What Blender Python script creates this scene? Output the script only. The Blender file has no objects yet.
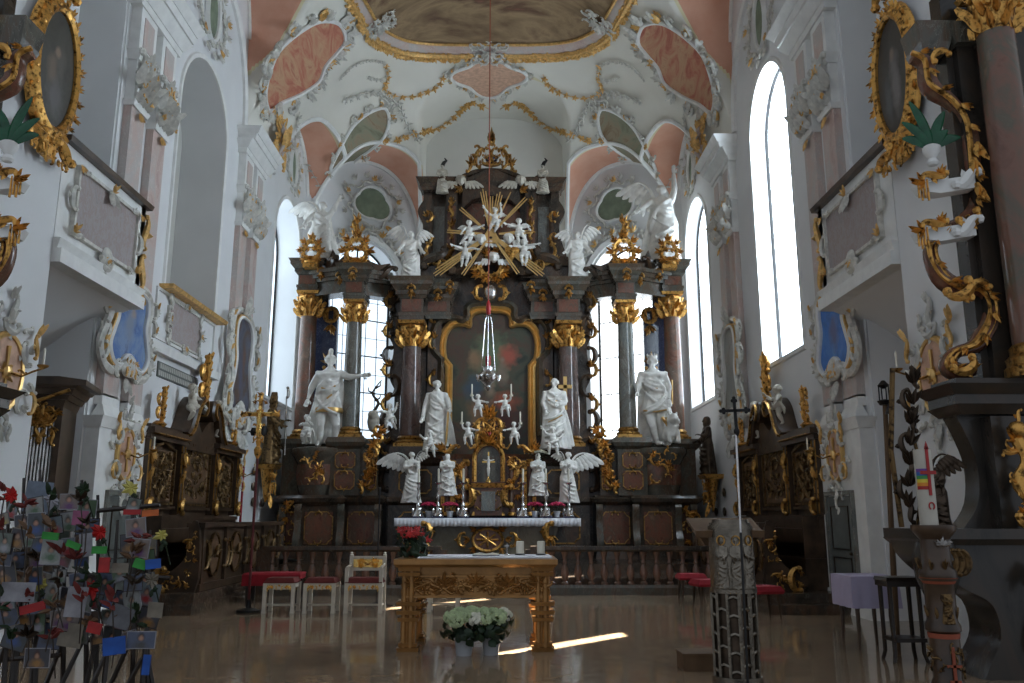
import bpy, math, random
from mathutils import Vector, Matrix, Euler
from mathutils.noise import noise as pnoise
PI = math.pi
col = bpy.context.scene.collection
def V(*a): return Vector(a)
def rad(d): return d*PI/180

# ---------------------------------------------------------------- the photograph's camera, used to find real positions on real planes
F = 840.; TH = math.atan(176/840.); CAMX, CAMY, CAMZ = 0.36, 0., 1.55; YW = math.atan(8.5/840/1.02)
def ray(px, py):
    x = (px-512)/F; z = -(py-341.5)/F; y = 1.
    y, z = y*math.cos(TH)-z*math.sin(TH), y*math.sin(TH)+z*math.cos(TH)
    x, y = x*math.cos(YW)+y*math.sin(YW), -x*math.sin(YW)+y*math.cos(YW)
    return V(x, y, z)
ORG = V(CAMX, CAMY, CAMZ)
def oX(px, py, X): r = ray(px, py); return ORG+r*((X-CAMX)/r.x)
def oY(px, py, Y): r = ray(px, py); return ORG+r*(Y/r.y)
def oZ(px, py, Z=0): r = ray(px, py); return ORG+r*((Z-CAMZ)/r.z)

# ---------------------------------------------------------------- materials
MATS = {}
def _nt(name):
    m = bpy.data.materials.new(name); m.use_nodes = True; nt = m.node_tree
    return m, nt, nt.nodes, nt.links, nt.nodes['Principled BSDF']
def _coord(nt, scale=1.0, kind='Object'):
    tc = nt.nodes.new('ShaderNodeTexCoord'); mp = nt.nodes.new('ShaderNodeMapping')
    nt.links.new(tc.outputs[kind], mp.inputs[0])
    s = scale if isinstance(scale, tuple) else (scale,)*3
    mp.inputs['Scale'].default_value = s
    return mp.outputs[0]
def _noise(nt, vec, scale, detail=4, rough=.55, dist=0.):
    n = nt.nodes.new('ShaderNodeTexNoise'); nt.links.new(vec, n.inputs['Vector'])
    n.inputs['Scale'].default_value = scale; n.inputs['Detail'].default_value = detail
    n.inputs['Roughness'].default_value = rough; n.inputs['Distortion'].default_value = dist
    return n.outputs['Fac']
def _ramp(nt, fac, stops, interp='LINEAR'):
    r = nt.nodes.new('ShaderNodeValToRGB'); nt.links.new(fac, r.inputs[0]); cr = r.color_ramp; cr.interpolation = interp
    while len(cr.elements) < len(stops): cr.elements.new(.5)
    for e, (p, c) in zip(cr.elements, stops): e.position = p; e.color = (*c, 1)
    return r.outputs[0]
def _mix(nt, fac, a, b):
    m = nt.nodes.new('ShaderNodeMix'); m.data_type = 'RGBA'
    for sock, val in ((m.inputs[0], fac), (m.inputs[6], a), (m.inputs[7], b)):
        if hasattr(val, 'is_output'): nt.links.new(val, sock)
        elif isinstance(val, (int, float)): sock.default_value = val
        else: sock.default_value = (*val, 1)
    return m.outputs[2]
def _math(nt, op, a, b=0., clamp=False):
    m = nt.nodes.new('ShaderNodeMath'); m.operation = op; m.use_clamp = clamp
    for s, v in ((m.inputs[0], a), (m.inputs[1], b)):
        if hasattr(v, 'is_output'): nt.links.new(v, s)
        else: s.default_value = v
    return m.outputs[0]
def _bump(nt, b, h, strength=.3, dist=.02):
    n = nt.nodes.new('ShaderNodeBump'); nt.links.new(h, n.inputs['Height'])
    n.inputs['Strength'].default_value = strength; n.inputs['Distance'].default_value = dist
    nt.links.new(n.outputs[0], b.inputs['Normal'])
def mat(name, c, rough=.6, metal=0., var=.12, scale=3., bump=0., spec=.5, bscale=None):
    if name in MATS: return MATS[name]
    m, nt, N, L, b = _nt(name); v = _coord(nt)
    f = _noise(nt, v, scale)
    d = tuple(max(0, x*(1-var)) for x in c); l = tuple(min(1, x*(1+var)) for x in c)
    L.new(_ramp(nt, f, [(.3, d), (.7, l)]), b.inputs['Base Color'])
    b.inputs['Roughness'].default_value = rough; b.inputs['Metallic'].default_value = metal
    b.inputs['Specular IOR Level'].default_value = spec
    if bump: _bump(nt, b, _noise(nt, v, bscale or scale*6, 3), bump)
    MATS[name] = m; return m
def marble(name, cols, scale=1.2, rough=.16, vein=None, stretch=(1, 1, .6), dist=1.6, spec=.5):
    m, nt, N, L, b = _nt(name); v = _coord(nt, stretch)
    f = _noise(nt, v, scale, 7, .62, dist)
    n = len(cols); st = [(.3+.42*i/(n-1), c) for i, c in enumerate(cols)]
    c = _ramp(nt, f, st)
    if vein:
        f2 = _noise(nt, v, scale*1.7, 5, .6, 2.5)
        w = _math(nt, 'ABSOLUTE', _math(nt, 'SUBTRACT', f2, .5)); w = _math(nt, 'LESS_THAN', w, .006)
        c = _mix(nt, _math(nt, 'MULTIPLY', w, .7), c, vein)
    L.new(c, b.inputs['Base Color']); b.inputs['Roughness'].default_value = rough
    b.inputs['Specular IOR Level'].default_value = spec
    MATS[name] = m; return m
def gold_mat(name, c, rough=.32, scale=14., dark=(.10, .05, .015), lo=.36):
    m, nt, N, L, b = _nt(name); v = _coord(nt)
    f = _noise(nt, v, scale, 4, .6)
    L.new(_ramp(nt, f, [(lo, dark), (lo+.14, c), (1, tuple(min(1, x*1.15) for x in c))]), b.inputs['Base Color'])
    b.inputs['Metallic'].default_value = .85; b.inputs['Roughness'].default_value = rough
    _bump(nt, b, f, .5, .02)
    MATS[name] = m; return m
def painting(name, stops, blobs=(), scale=1.5, rough=.45, stretch=(1, 1, 1), dist=.8):
    """a painted canvas or fresco: cloudy paint plus soft figure-like patches; blobs = (x, y, z, rx, rz, colour) in the object's own space"""
    m, nt, N, L, b = _nt(name)
    tc = nt.nodes.new('ShaderNodeTexCoord'); v = _coord(nt, stretch)
    f = _noise(nt, v, scale, 6, .6, dist)
    n = len(stops); c = _ramp(nt, f, [(.3+.4*i/(n-1), q) for i, q in enumerate(stops)])
    nz = nt.nodes.new('ShaderNodeTexNoise'); L.new(v, nz.inputs['Vector']); nz.inputs['Scale'].default_value = scale*3; nz.inputs['Detail'].default_value = 3
    for (x, y, z, rx, ry, rz, q) in blobs:
        s = nt.nodes.new('ShaderNodeVectorMath'); s.operation = 'SUBTRACT'; L.new(tc.outputs['Object'], s.inputs[0]); s.inputs[1].default_value = (x, y, z)
        d = nt.nodes.new('ShaderNodeVectorMath'); d.operation = 'DIVIDE'; L.new(s.outputs[0], d.inputs[0]); d.inputs[1].default_value = (rx, ry, rz)
        l = nt.nodes.new('ShaderNodeVectorMath'); l.operation = 'LENGTH'; L.new(d.outputs[0], l.inputs[0])
        k = _math(nt, 'ADD', l.outputs['Value'], _math(nt, 'MULTIPLY', _math(nt, 'SUBTRACT', nz.outputs['Fac'], .5), 1.3))
        a = _math(nt, 'MULTIPLY', _math(nt, 'SUBTRACT', 1.25, k), 1.2, True)
        c = _mix(nt, a, c, q)
    L.new(c, b.inputs['Base Color']); b.inputs['Roughness'].default_value = rough
    MATS[name] = m; return m
def emis(name, c, s):
    m, nt, N, L, b = _nt(name)
    b.inputs['Base Color'].default_value = (*c, 1); b.inputs['Roughness'].default_value = .3
    b.inputs['Emission Color'].default_value = (*c, 1); b.inputs['Emission Strength'].default_value = s
    MATS[name] = m; return m

# ---------------------------------------------------------------- mesh builder
def rotz(a): return Matrix.Rotation(a, 4, 'Z')
def roty(a): return Matrix.Rotation(a, 4, 'Y')
def rotx(a): return Matrix.Rotation(a, 4, 'X')
def T(x, y=0, z=0): return Matrix.Translation((x, y, z))
def S(x, y=None, z=None):
    if y is None: y = z = x
    return Matrix.Diagonal((x, y, z, 1))
class MB:
    def __init__(s, M=None): s.v = []; s.f = []; s.M = M or Matrix.Identity(4); s.st = []
    def push(s, m): s.st.append(s.M); s.M = s.M @ m; return s
    def pop(s): s.M = s.st.pop(); return s
    def add(s, vs, fs):
        o = len(s.v); M = s.M
        s.v.extend([M @ Vector(v) for v in vs]); s.f.extend([tuple(i+o for i in f) for f in fs]); return s
    def box(s, x0, x1, y0, y1, z0, z1):
        return s.add([(x0,y0,z0),(x1,y0,z0),(x1,y1,z0),(x0,y1,z0),(x0,y0,z1),(x1,y0,z1),(x1,y1,z1),(x0,y1,z1)],
                     [(0,3,2,1),(4,5,6,7),(0,1,5,4),(1,2,6,5),(2,3,7,6),(3,0,4,7)])
    def frus(s, x0, x1, y0, y1, z0, z1, dx, dy):
        """a box whose top is wider by dx, dy on each side"""
        return s.add([(x0,y0,z0),(x1,y0,z0),(x1,y1,z0),(x0,y1,z0),(x0-dx,y0-dy,z1),(x1+dx,y0-dy,z1),(x1+dx,y1+dy,z1),(x0-dx,y1+dy,z1)],
                     [(0,3,2,1),(4,5,6,7),(0,1,5,4),(1,2,6,5),(2,3,7,6),(3,0,4,7)])
    def lathe(s, prof, c=(0,0,0), n=14, a0=0., a1=2*PI, sx=1., sy=1., fold=None):
        full = abs(a1-a0-2*PI) < 1e-6; k = n if full else n+1; vs = []; fs = []
        for j, (r, z) in enumerate(prof):
            for i in range(k):
                a = a0+(a1-a0)*i/n; q = r*(fold(a, z) if fold else 1)
                vs.append((c[0]+q*math.cos(a)*sx, c[1]+q*math.sin(a)*sy, c[2]+z))
        for j in range(len(prof)-1):
            for i in range(n):
                a = j*k+i; b = j*k+(i+1) % k
                fs.append((a, b, b+k, a+k))
        if full:
            fs.append(tuple(range(k-1, -1, -1))); fs.append(tuple((len(prof)-1)*k+i for i in range(k)))
        return s.add(vs, fs)
    def ell(s, c, r, n=8, m=None):
        m = m or max(4, n//2); r = (r,)*3 if isinstance(r, (int, float)) else r; vs = []; fs = []
        for j in range(1, m):
            t = PI*j/m
            for i in range(n):
                a = 2*PI*i/n; vs.append((c[0]+r[0]*math.sin(t)*math.cos(a), c[1]+r[1]*math.sin(t)*math.sin(a), c[2]+r[2]*math.cos(t)))
        o = len(vs); vs += [(c[0], c[1], c[2]+r[2]), (c[0], c[1], c[2]-r[2])]
        for j in range(m-2):
            for i in range(n): fs.append((j*n+i, (j+1)*n+i, (j+1)*n+(i+1) % n, j*n+(i+1) % n))
        for i in range(n): fs.append((o, i, (i+1) % n)); fs.append((o+1, (m-2)*n+(i+1) % n, (m-2)*n+i))
        return s.add(vs, fs)
    def tube(s, pts, r, n=6, flat=1., up=None, closed=False):
        pts = [Vector(p) for p in pts]; k = len(pts); vs = []; fs = []
        if isinstance(r, (int, float)): r = [r]*k
        nrm = None
        for i, p in enumerate(pts):
            if closed: t = pts[(i+1) % k]-pts[i-1]
            else: t = pts[min(i+1, k-1)]-pts[max(i-1, 0)]
            if t.length < 1e-9: t = V(0, 0, 1)
            t.normalize()
            if up is not None: nrm = Vector(up)-t*t.dot(Vector(up))
            elif nrm is None:
                nrm = V(0, 1, 0)-t*t.y
                if nrm.length < .2: nrm = V(1, 0, 0)-t*t.x
            else: nrm = nrm-t*t.dot(nrm)
            if nrm.length < 1e-6: nrm = t.orthogonal()
            nrm.normalize(); b = t.cross(nrm)
            for j in range(n):
                a = 2*PI*(j+.5)/n; vs.append(p+nrm*(math.cos(a)*r[i]*flat)+b*(math.sin(a)*r[i]))
        for i in range(k if closed else k-1):
            for j in range(n):
                a = i*n+j; b_ = i*n+(j+1) % n; q = ((i+1) % k)*n
                fs.append((a, b_, q+(j+1) % n, q+j))
        if not closed: fs.append(tuple(range(n-1, -1, -1))); fs.append(tuple((k-1)*n+j for j in range(n)))
        return s.add(vs, fs)
    def prism(s, out, y0, y1):
        """outline in (x, z), extruded along y"""
        k = len(out); vs = [(x, y0, z) for x, z in out]+[(x, y1, z) for x, z in out]
        fs = [tuple(range(k)), tuple(range(2*k-1, k-1, -1))]+[(i, i+k, (i+1) % k+k, (i+1) % k) for i in range(k)]
        return s.add(vs, fs)
    def slab(s, out, z0, z1):
        k = len(out); vs = [(x, y, z0) for x, y in out]+[(x, y, z1) for x, y in out]
        fs = [tuple(range(k-1, -1, -1)), tuple(range(k, 2*k))]+[(i, (i+1) % k, (i+1) % k+k, i+k) for i in range(k)]
        return s.add(vs, fs)
    def sweep(s, path, prof, closed=False):
        """profile (out, depth) swept along an (x, z) path; 'out' points to the left of travel, depth towards -y"""
        k = len(path); n = len(prof); vs = []; fs = []
        P = [Vector((p[0], p[1])) for p in path]
        for i in range(k):
            if closed: a, b = P[i]-P[i-1], P[(i+1) % k]-P[i]
            else: a = P[i]-P[max(i-1, 0)]; b = P[min(i+1, k-1)]-P[i]
            if a.length < 1e-9: a = b
            if b.length < 1e-9: b = a
            a = a.normalized(); b = b.normalized(); t = a+b
            if t.length < 1e-6: t = a
            t.normalize(); nn = Vector((-t.y, t.x)); sc = 1/max(.5, nn.dot(Vector((-a.y, a.x))))
            for o, d in prof: q = P[i]+nn*o*sc; vs.append((q.x, -d, q.y))
        for i in range(k if closed else k-1):
            for j in range(n):
                j2 = (j+1) % n; i2 = (i+1) % k
                fs.append((i*n+j, i*n+j2, i2*n+j2, i2*n+j))
        if not closed: fs.append(tuple(range(n-1, -1, -1))); fs.append(tuple((k-1)*n+j for j in range(n)))
        return s.add(vs, fs)
    # ---- ornament, all in the (x, z) plane with relief towards -y
    def leaf(s, x, z, l, a, w=.35, h=.25, y=0.):
        """a pointed acanthus leaf with a raised ridge and curled tip"""
        c, q = math.cos(a), math.sin(a)
        def p(u, v, d): return (x+c*u-q*v, -y-d, z+q*u+c*v)
        W = w*l
        vs = [p(0,-W*.25,0), p(0,W*.25,0), p(.3*l,W*.9,0), p(.62*l,W*.72,h*l*.3), p(l,0,h*l*.9), p(.62*l,-W*.72,h*l*.3), p(.3*l,-W*.9,0), p(.1*l,0,h*l*.5), p(.5*l,0,h*l), p(.85*l,0,h*l*1.15)]
        return s.add(vs, [(0,6,7),(6,5,8,7),(5,4,9,8),(1,7,2),(2,7,8,3),(3,8,9,4),(0,7,1),(0,1,2,3,4,5,6)])
    def scroll(s, x, z, size, a=0., flip=1, r=.09, kind='C', y=0., n=16, leafy=True):
        """C- or S-scroll: a line whose curl tightens at both ends"""
        pts = []; th = a; X = Z = 0.; N = n; ds = 1./N; ths = []
        for i in range(N+1):
            t = -1+2*i/N
            k = (2.0+9*abs(t)**3)*flip
            if kind == 'S': k = (11*t**3+2.2*t)*flip
            pts.append((X, Z)); ths.append(th)
            th += k*ds; X += math.cos(th)*ds; Z += math.sin(th)*ds
        cx = (pts[0][0]+pts[-1][0])/2; cz = (pts[0][1]+pts[-1][1])/2
        # orient: chord along a
        dx, dz = pts[-1][0]-pts[0][0], pts[-1][1]-pts[0][1]; ca = math.atan2(dz, dx); da = a-ca; ext = max(.35, math.hypot(dx, dz))
        k = size/ext*.8; out = []
        for (X, Z) in pts:
            X -= cx; Z -= cz; out.append((x+k*(X*math.cos(da)-Z*math.sin(da)), -y-r*size*.5, z+k*(X*math.sin(da)+Z*math.cos(da))))
        rr = [size*r*(.55+.75*math.sin(PI*(i+.001)/N)) for i in range(N+1)]
        s.tube(out, rr, 5)
        for e in (0, -1): s.ell(out[e], size*r*1.15, 6, 4)
        if leafy:
            mid = out[N//2]; an = a+(PI/2)*(-flip)
            s.leaf(mid[0], mid[2], size*.3, an, .4, .3, y)
        return s
    def spray(s, x, z, size, a=PI/2, n=5, spread=2.2, seed=0, y=0.):
        R = random.Random(seed)
        for i in range(n):
            t = (i+.5)/n-.5; aa = a+t*spread+R.uniform(-.15, .15)
            s.leaf(x+R.uniform(-.05, .05)*size, z+R.uniform(-.05, .05)*size, size*(.65+.35*math.cos(t*PI))*R.uniform(.8, 1.15), aa, .2, .3, y)
        return s
    def filigree(s, x0, x1, z0, z1, n, seed=0, size=.3, y=0., sym=True, r=.08, inside=None):
        """a dense field of scrolls and leaves, mirrored about the middle"""
        R = random.Random(seed); cx = (x0+x1)/2
        for i in range(n):
            for _ in range(20):
                x = R.uniform(cx if sym else x0, x1); z = R.uniform(z0, z1)
                if inside is None or inside(x, z): break
            else: continue
            a = R.uniform(0, 2*PI); k = size*R.uniform(.6, 1.3); fl = R.choice((-1, 1)); kind = R.choice('CS'); t = R.random()
            for m in ((1, -1) if sym else (1,)):
                xx = cx+(x-cx)*m; aa = a if m == 1 else PI-a
                if t < .62: s.scroll(xx, z, k, aa, fl*m, r, kind, y, n=10)
                else: s.spray(xx, z, k*.6, aa, 4, 2.4, i, y)
        return s
    def build(s, name, m, parent=None, angle=38, tagd=None, shadow=True, smooth=True):
        me = bpy.data.meshes.new(name); me.from_pydata([tuple(v) for v in s.v], [], s.f)
        me.validate(); me.update()
        import bmesh
        bm = bmesh.new(); bm.from_mesh(me); bmesh.ops.recalc_face_normals(bm, faces=bm.faces); bm.to_mesh(me); bm.free()
        if smooth:
            me.polygons.foreach_set('use_smooth', [True]*len(me.polygons)); me.set_sharp_from_angle(angle=rad(angle))
        me.materials.append(MATS[m] if isinstance(m, str) else m)
        o = bpy.data.objects.new(name, me); col.objects.link(o)
        if parent: o.parent = parent
        return o
def tag(o, label, cat, group=None, kind=None):
    if label: o['label'] = label
    if cat: o['category'] = cat
    if group: o['group'] = group
    if kind: o['kind'] = kind
    return o
def thing(name, label, cat, loc=(0,0,0), rz=0., group=None, scale=1.):
    o = bpy.data.objects.new(name, None); col.objects.link(o); o.location = loc; o.rotation_euler = (0, 0, rz)
    o.scale = (scale,)*3 if isinstance(scale, (int, float)) else scale
    o.empty_display_size = .1
    return tag(o, label, cat, group)
def struct(o): o['kind'] = 'structure'; return o
def kids(o): return [c for c in col.objects if c.parent == o]
def dup(root, loc, rz=0., label=None, group=None, scale=None):
    r = root.copy(); col.objects.link(r); r.location = loc; r.rotation_euler = (0, 0, rz)
    if scale is not None: r.scale = (scale,)*3 if isinstance(scale, (int, float)) else scale
    if label: r['label'] = label
    if group: r['group'] = group
    for ch in [c for c in list(col.objects) if c.parent == root]:
        c = ch.copy(); col.objects.link(c); c.parent = r
        for g in [c2 for c2 in list(col.objects) if c2.parent == ch]:
            d = g.copy(); col.objects.link(d); d.parent = c
    return r
def seg(pts, n=8, closed=False):
    """Catmull-Rom through 2D/3D points"""
    P = [Vector(p) for p in pts]; k = len(P); out = []
    rng = range(k) if closed else range(k-1)
    for i in rng:
        p0 = P[i-1] if closed or i > 0 else P[0]; p1 = P[i]; p2 = P[(i+1) % k]; p3 = P[(i+2) % k] if closed or i+2 < k else P[-1]
        for j in range(n):
            t = j/n
            out.append(.5*((2*p1)+(p2-p0)*t+(2*p0-5*p1+4*p2-p3)*t*t+(3*p1-p0-3*p2+p3)*t**3))
    if not closed: out.append(P[-1])
    return out
def arc(cx, cz, rx, rz, a0, a1, n=16): return [(cx+rx*math.cos(rad(a0+(a1-a0)*i/n)), cz+rz*math.sin(rad(a0+(a1-a0)*i/n))) for i in range(n+1)]
def mirrored(half):
    """half outline (x>=0, from top centre down to bottom centre) -> closed outline"""
    return [(x, z) for x, z in half]+[(-x, z) for x, z in reversed(half) if abs(x) > 1e-6]

# ---------------------------------------------------------------- palette
mat('plaster', (.74, .745, .74), .85, var=.05, scale=.7)
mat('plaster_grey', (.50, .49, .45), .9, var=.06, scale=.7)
mat('stucco', (.78, .78, .75), .7, var=.08, scale=4)
mat('stucco_dirty', (.60, .585, .53), .75, var=.25, scale=9)
mat('statue_white', (.86, .84, .78), .5, var=.14, scale=5, bump=.15)
mat('statue_cream', (.50, .46, .38), .6, var=.25, scale=5, bump=.2)
gold_mat('gold', (.70, .38, .10), .38)
marble('marble_olive', [(.12, .11, .075), (.22, .20, .14), (.17, .15, .10), (.27, .25, .18)], 2., .25)
marble('marble_column', [(.10, .05, .035), (.20, .10, .07), (.12, .105, .075), (.24, .16, .11)], 1.4, .12)
gold_mat('gold_dark', (.50, .28, .08), .4)
gold_mat('gold_brown', (.17, .105, .045), .5, dark=(.03, .018, .01))
gold_mat('gold_bright', (.95, .62, .20), .25, lo=.2)
mat('gilt_frame', (.72, .46, .17), .35, .7, .15, 6)
mat('frame_gold', (.85, .52, .18), .3, .75, .12, 5)
marble('marble_near', [(.012, .010, .008), (.035, .03, .024), (.05, .036, .026), (.022, .022, .02)], 1.2, .25)
mat('plaster_warm', (.77, .755, .69), .85, var=.04, scale=.7)
mat('ochre', (.70, .43, .15), .45, .4, .3, 12)
marble('marble_dark', [(.018, .014, .010), (.052, .040, .030), (.10, .058, .035), (.030, .027, .022)], 1.5, .22, (.14, .13, .10))
marble('marble_green', [(.045, .04, .032), (.10, .095, .075), (.11, .07, .045), (.15, .13, .10)], 1.6, .2, (.2, .2, .16))
marble('marble_red', [(.12, .05, .035), (.26, .12, .08), (.17, .12, .09), (.32, .19, .13)], 1.8, .14, (.32, .26, .2))
marble('marble_redpanel', [(.08, .03, .02), (.20, .075, .045), (.12, .07, .045), (.30, .17, .11)], 3.5, .25, (.22, .16, .1))
marble('marble_purple', [(.08, .045, .04), (.19, .12, .10), (.12, .10, .09), (.24, .16, .13)], 1.6, .12, (.3, .26, .24))
marble('marble_grey', [(.10, .115, .11), (.2, .21, .19), (.15, .135, .11), (.26, .26, .23)], 1.6, .18, (.4, .38, .32))
marble('marble_blue', [(.02, .025, .05), (.045, .055, .095), (.03, .03, .05)], 2, .12, (.2, .2, .25))
marble('scagliola_pink', [(.47, .33, .29), (.56, .43, .38), (.50, .46, .43), (.62, .52, .47)], 1.3, .5, (.66, .6, .55))
marble('relief_grey', [(.30, .27, .26), (.38, .34, .33), (.34, .27, .25), (.42, .38, .36)], 9, .7)
mat('wood_dark', (.022, .015, .011), .35, var=.4, scale=6)
mat('wood_brown', (.06, .036, .021), .33, var=.55, scale=4)
mat('wood_gold', (.36, .18, .055), .3, .45, .25, 5)
mat('wood_light', (.13, .08, .045), .75, var=.2, scale=5, spec=.15)
mat('black', (.008, .008, .008), .5, var=.2)
mat('iron', (.015, .014, .014), .45, .6, .3, 8)
mat('bronze', (.07, .05, .035), .38, .8, .5, 6)
mat('bronze_silver', (.20, .175, .14), .27, .85, .4, 9, bump=.3)
mat('silver', (.62, .60, .58), .25, .9, .25, 9)
mat('red_cloth', (.32, .012, .022), .85, var=.2, scale=8)
mat('red_seat', (.14, .02, .015), .85, var=.2, scale=8)
mat('white_cloth', (.82, .83, .86), .85, var=.04, scale=6)
mat('lilac_cloth', (.42, .38, .52), .85, var=.05)
mat('blue_cloth', (.02, .03, .10), .85, var=.1)
mat('ivory', (.78, .73, .60), .4, var=.03)
mat('wax_red', (.35, .01, .01), .4, var=.1)
mat('staff_red', (.10, .012, .012), .4)
mat('pot_grey', (.38, .40, .42), .6)
mat('leaf_green', (.012, .03, .010), .55, var=.5, scale=10)
mat('enamel_green', (.004, .07, .028), .2, var=.4, scale=6)
mat('flower_green', (.50, .60, .34), .7, var=.3, scale=25)
mat('flower_cream', (.80, .80, .66), .7, var=.1, scale=25)
mat('flower_red', (.42, .01, .008), .65, var=.4, scale=14)
mat('flower_pink', (.55, .03, .10), .65, var=.35, scale=18)
mat('terracotta', (.30, .10, .05), .7)
mat('chair_white', (.62, .57, .47), .45, var=.1, scale=6)
mat('stone_door', (.12, .13, .12), .5, var=.2, scale=3)
mat('rust', (.33, .08, .04), .75, var=.2)
mat('pink_medal', (.58, .36, .25), .7, var=.2, scale=8)
mat('green_fresco', (.19, .23, .16), .8, var=.3, scale=2.5)
mat('wood_carved', (.15, .085, .045), .45, .2, .4, 6, bump=.3)
# ================================================================ the church: floor, walls, windows, vault
W = 6.3; YB = 29.2; ZI = 11.0
APX = 2.75; YD = 26.6                       # back wall half width, start of the slanted apse walls
def setrep(name, fn): return fn
# ---- floor: large polished stone slabs, glossy
def floor_mat():
    m, nt, N, L, b = _nt('floor_stone'); v = _coord(nt)
    br = N.new('ShaderNodeTexBrick'); mp = N.new('ShaderNodeMapping'); tc = N.new('ShaderNodeTexCoord')
    L.new(tc.outputs['Object'], mp.inputs[0]); mp.inputs['Rotation'].default_value = (0, 0, rad(45)); L.new(mp.outputs[0], br.inputs['Vector'])
    br.inputs['Scale'].default_value = 1.; br.inputs['Brick Width'].default_value = .62; br.inputs['Row Height'].default_value = .62; br.offset = 0
    br.inputs['Mortar Size'].default_value = .006; br.inputs['Color1'].default_value = (.37, .265, .17, 1); br.inputs['Color2'].default_value = (.30, .215, .14, 1); br.inputs['Mortar'].default_value = (.11, .085, .06, 1)
    f = _noise(nt, v, 2.2, 6, .65, 1.); c = _ramp(nt, f, [(.3, (.55, .55, .55)), (.7, (1, 1, 1))])
    mx = N.new('ShaderNodeMix'); mx.data_type = 'RGBA'; mx.blend_type = 'MULTIPLY'; mx.inputs[0].default_value = .8
    L.new(br.outputs['Color'], mx.inputs[6]); L.new(c, mx.inputs[7]); L.new(mx.outputs[2], b.inputs['Base Color'])
    b.inputs['Specular IOR Level'].default_value = .6
    L.new(_ramp(nt, _noise(nt, v, 5, 3), [(.3, (.06,)*3), (.75, (.14,)*3)]), b.inputs['Roughness'])
    _bump(nt, b, _noise(nt, v, 1.6, 2), .12, .02)
    MATS['floor_stone'] = m
floor_mat()
mb = MB(); mb.box(-8.6, 8.6, 2, 30, -.2, 0); struct(mb.build('floor', 'floor_stone'))
# sanctuary step behind the altar rail
mb = MB(); mb.box(-5.0, 5.0, 18.05, 20.9, 0.005, .16); mb.box(-5.0, 5.0, 18.35, 20.9, .16, .30); struct(mb.build('floor_step', 'marble_dark'))
mb = MB(); mb.box(-5.0, 5.0, 20.9, 29, 0.005, .45); struct(mb.build('floor_sanctuary', 'marble_dark'))

# ---- walls with arched openings; local frame: x along the wall, front towards -y, thickness behind
def arch_wall(mb, x0, x1, z0, z1, wl, wr, sill, spring, rise, th):
    arc_ = arc((wl+wr)/2, spring, (wr-wl)/2, rise, 180, 0, 20)
    mb.prism([(x0, sill), (wl, sill)]+arc_+[(wr, sill), (x1, sill), (x1, z1), (x0, z1)], 0, th)
    if sill > z0: mb.box(x0, x1, 0, th, z0, sill)
def win_outline(wl, wr, sill, spring, rise, ins=0.):
    return [(wl+ins, sill+ins)]+arc((wl+wr)/2, spring, (wr-wl)/2-ins, rise-ins, 180, 0, 20)+[(wr-ins, sill+ins)]
def clip_x(out, a, b):
    def cl(P, x0, sg):
        R = []
        for i in range(len(P)):
            p, q = P[i-1], P[i]; ip, iq = sg*(p[0]-x0) >= 0, sg*(q[0]-x0) >= 0
            if ip != iq: t = (x0-p[0])/(q[0]-p[0]); R.append((x0, p[1]+t*(q[1]-p[1])))
            if iq: R.append(q)
        return R
    return cl(cl(out, a, 1), b, -1)
def window(n, M, wl, wr, sill, spring, rise, depth, strength, tint, lead=(4, 10), frame='iron', sun_gap=None):
    o = struct(bpy.data.objects.new('window_%d' % n, None)); col.objects.link(o)
    out = win_outline(wl, wr, sill, spring, rise)
    mb = MB(M @ T(0, depth, 0))
    if sun_gap:        # invented gap in the pane, lets a narrow sun streak through, x0, x1, z0, z1
        a, b, c, e = sun_gap
        mb.prism(clip_x(out, wl-1, a), 0, .03); mb.prism(clip_x(out, b, wr+1), 0, .03); k = clip_x(out, a, b); mb.box(a, b, 0, .03, sill, c) if c > sill else None
        mb.prism([(a, e)]+[q for q in k if q[1] > e+.01]+[(b, e)], 0, .03)
    else: mb.prism(out, 0, .03)
    nm = 'daylight_glass_%d' % n; m, nt, N, L, b = _nt(nm)
    v = _coord(nt); br = N.new('ShaderNodeTexBrick'); mp = N.new('ShaderNodeMapping'); tc = N.new('ShaderNodeTexCoord'); L.new(tc.outputs['Object'], mp.inputs[0])
    b.inputs['Base Color'].default_value = (.6, .65, .7, 1); b.inputs['Roughness'].default_value = .2
    f = _noise(nt, v, 1.5, 3); L.new(_ramp(nt, f, [(.3, tuple(t*.9 for t in tint)), (.7, tint)]), b.inputs['Emission Color'])
    b.inputs['Emission Strength'].default_value = strength; MATS[nm] = m
    mb.build('pane', nm, o)
    mb = MB(M @ T(0, depth-.03, 0))
    mb.sweep(out, [(0, 0), (0, .05), (-.06, .05), (-.06, 0)], closed=True)
    for i in range(1, lead[0]):
        x = wl+(wr-wl)*i/lead[0]; q = 1-((x-(wl+wr)/2)/((wr-wl)/2))**2; zt = spring+rise*math.sqrt(max(0, q))
        w = .03 if i*2 == lead[0] else .009
        mb.box(x-w, x+w, 0, .02, sill, zt)
    for i in range(1, lead[1]):
        z = sill+(spring+rise-sill)*i/lead[1]; h = .02 if i % 2 == 0 else .008
        if z < spring: mb.box(wl, wr, 0, .02, z-h, z+h)
    mb.build('window_frame', frame, o)
    return o
ML = T(-W, 0, 0) @ rotz(PI/2)      # local x = world y, front faces +x
MR = T(W, 0, 0) @ rotz(-PI/2)      # local x = -world y, front faces -x
TW = 1.1
NI = (15.95, 18.75)                # first bay opening along y
W2 = (23.3, 26.2)                  # second bay window
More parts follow.
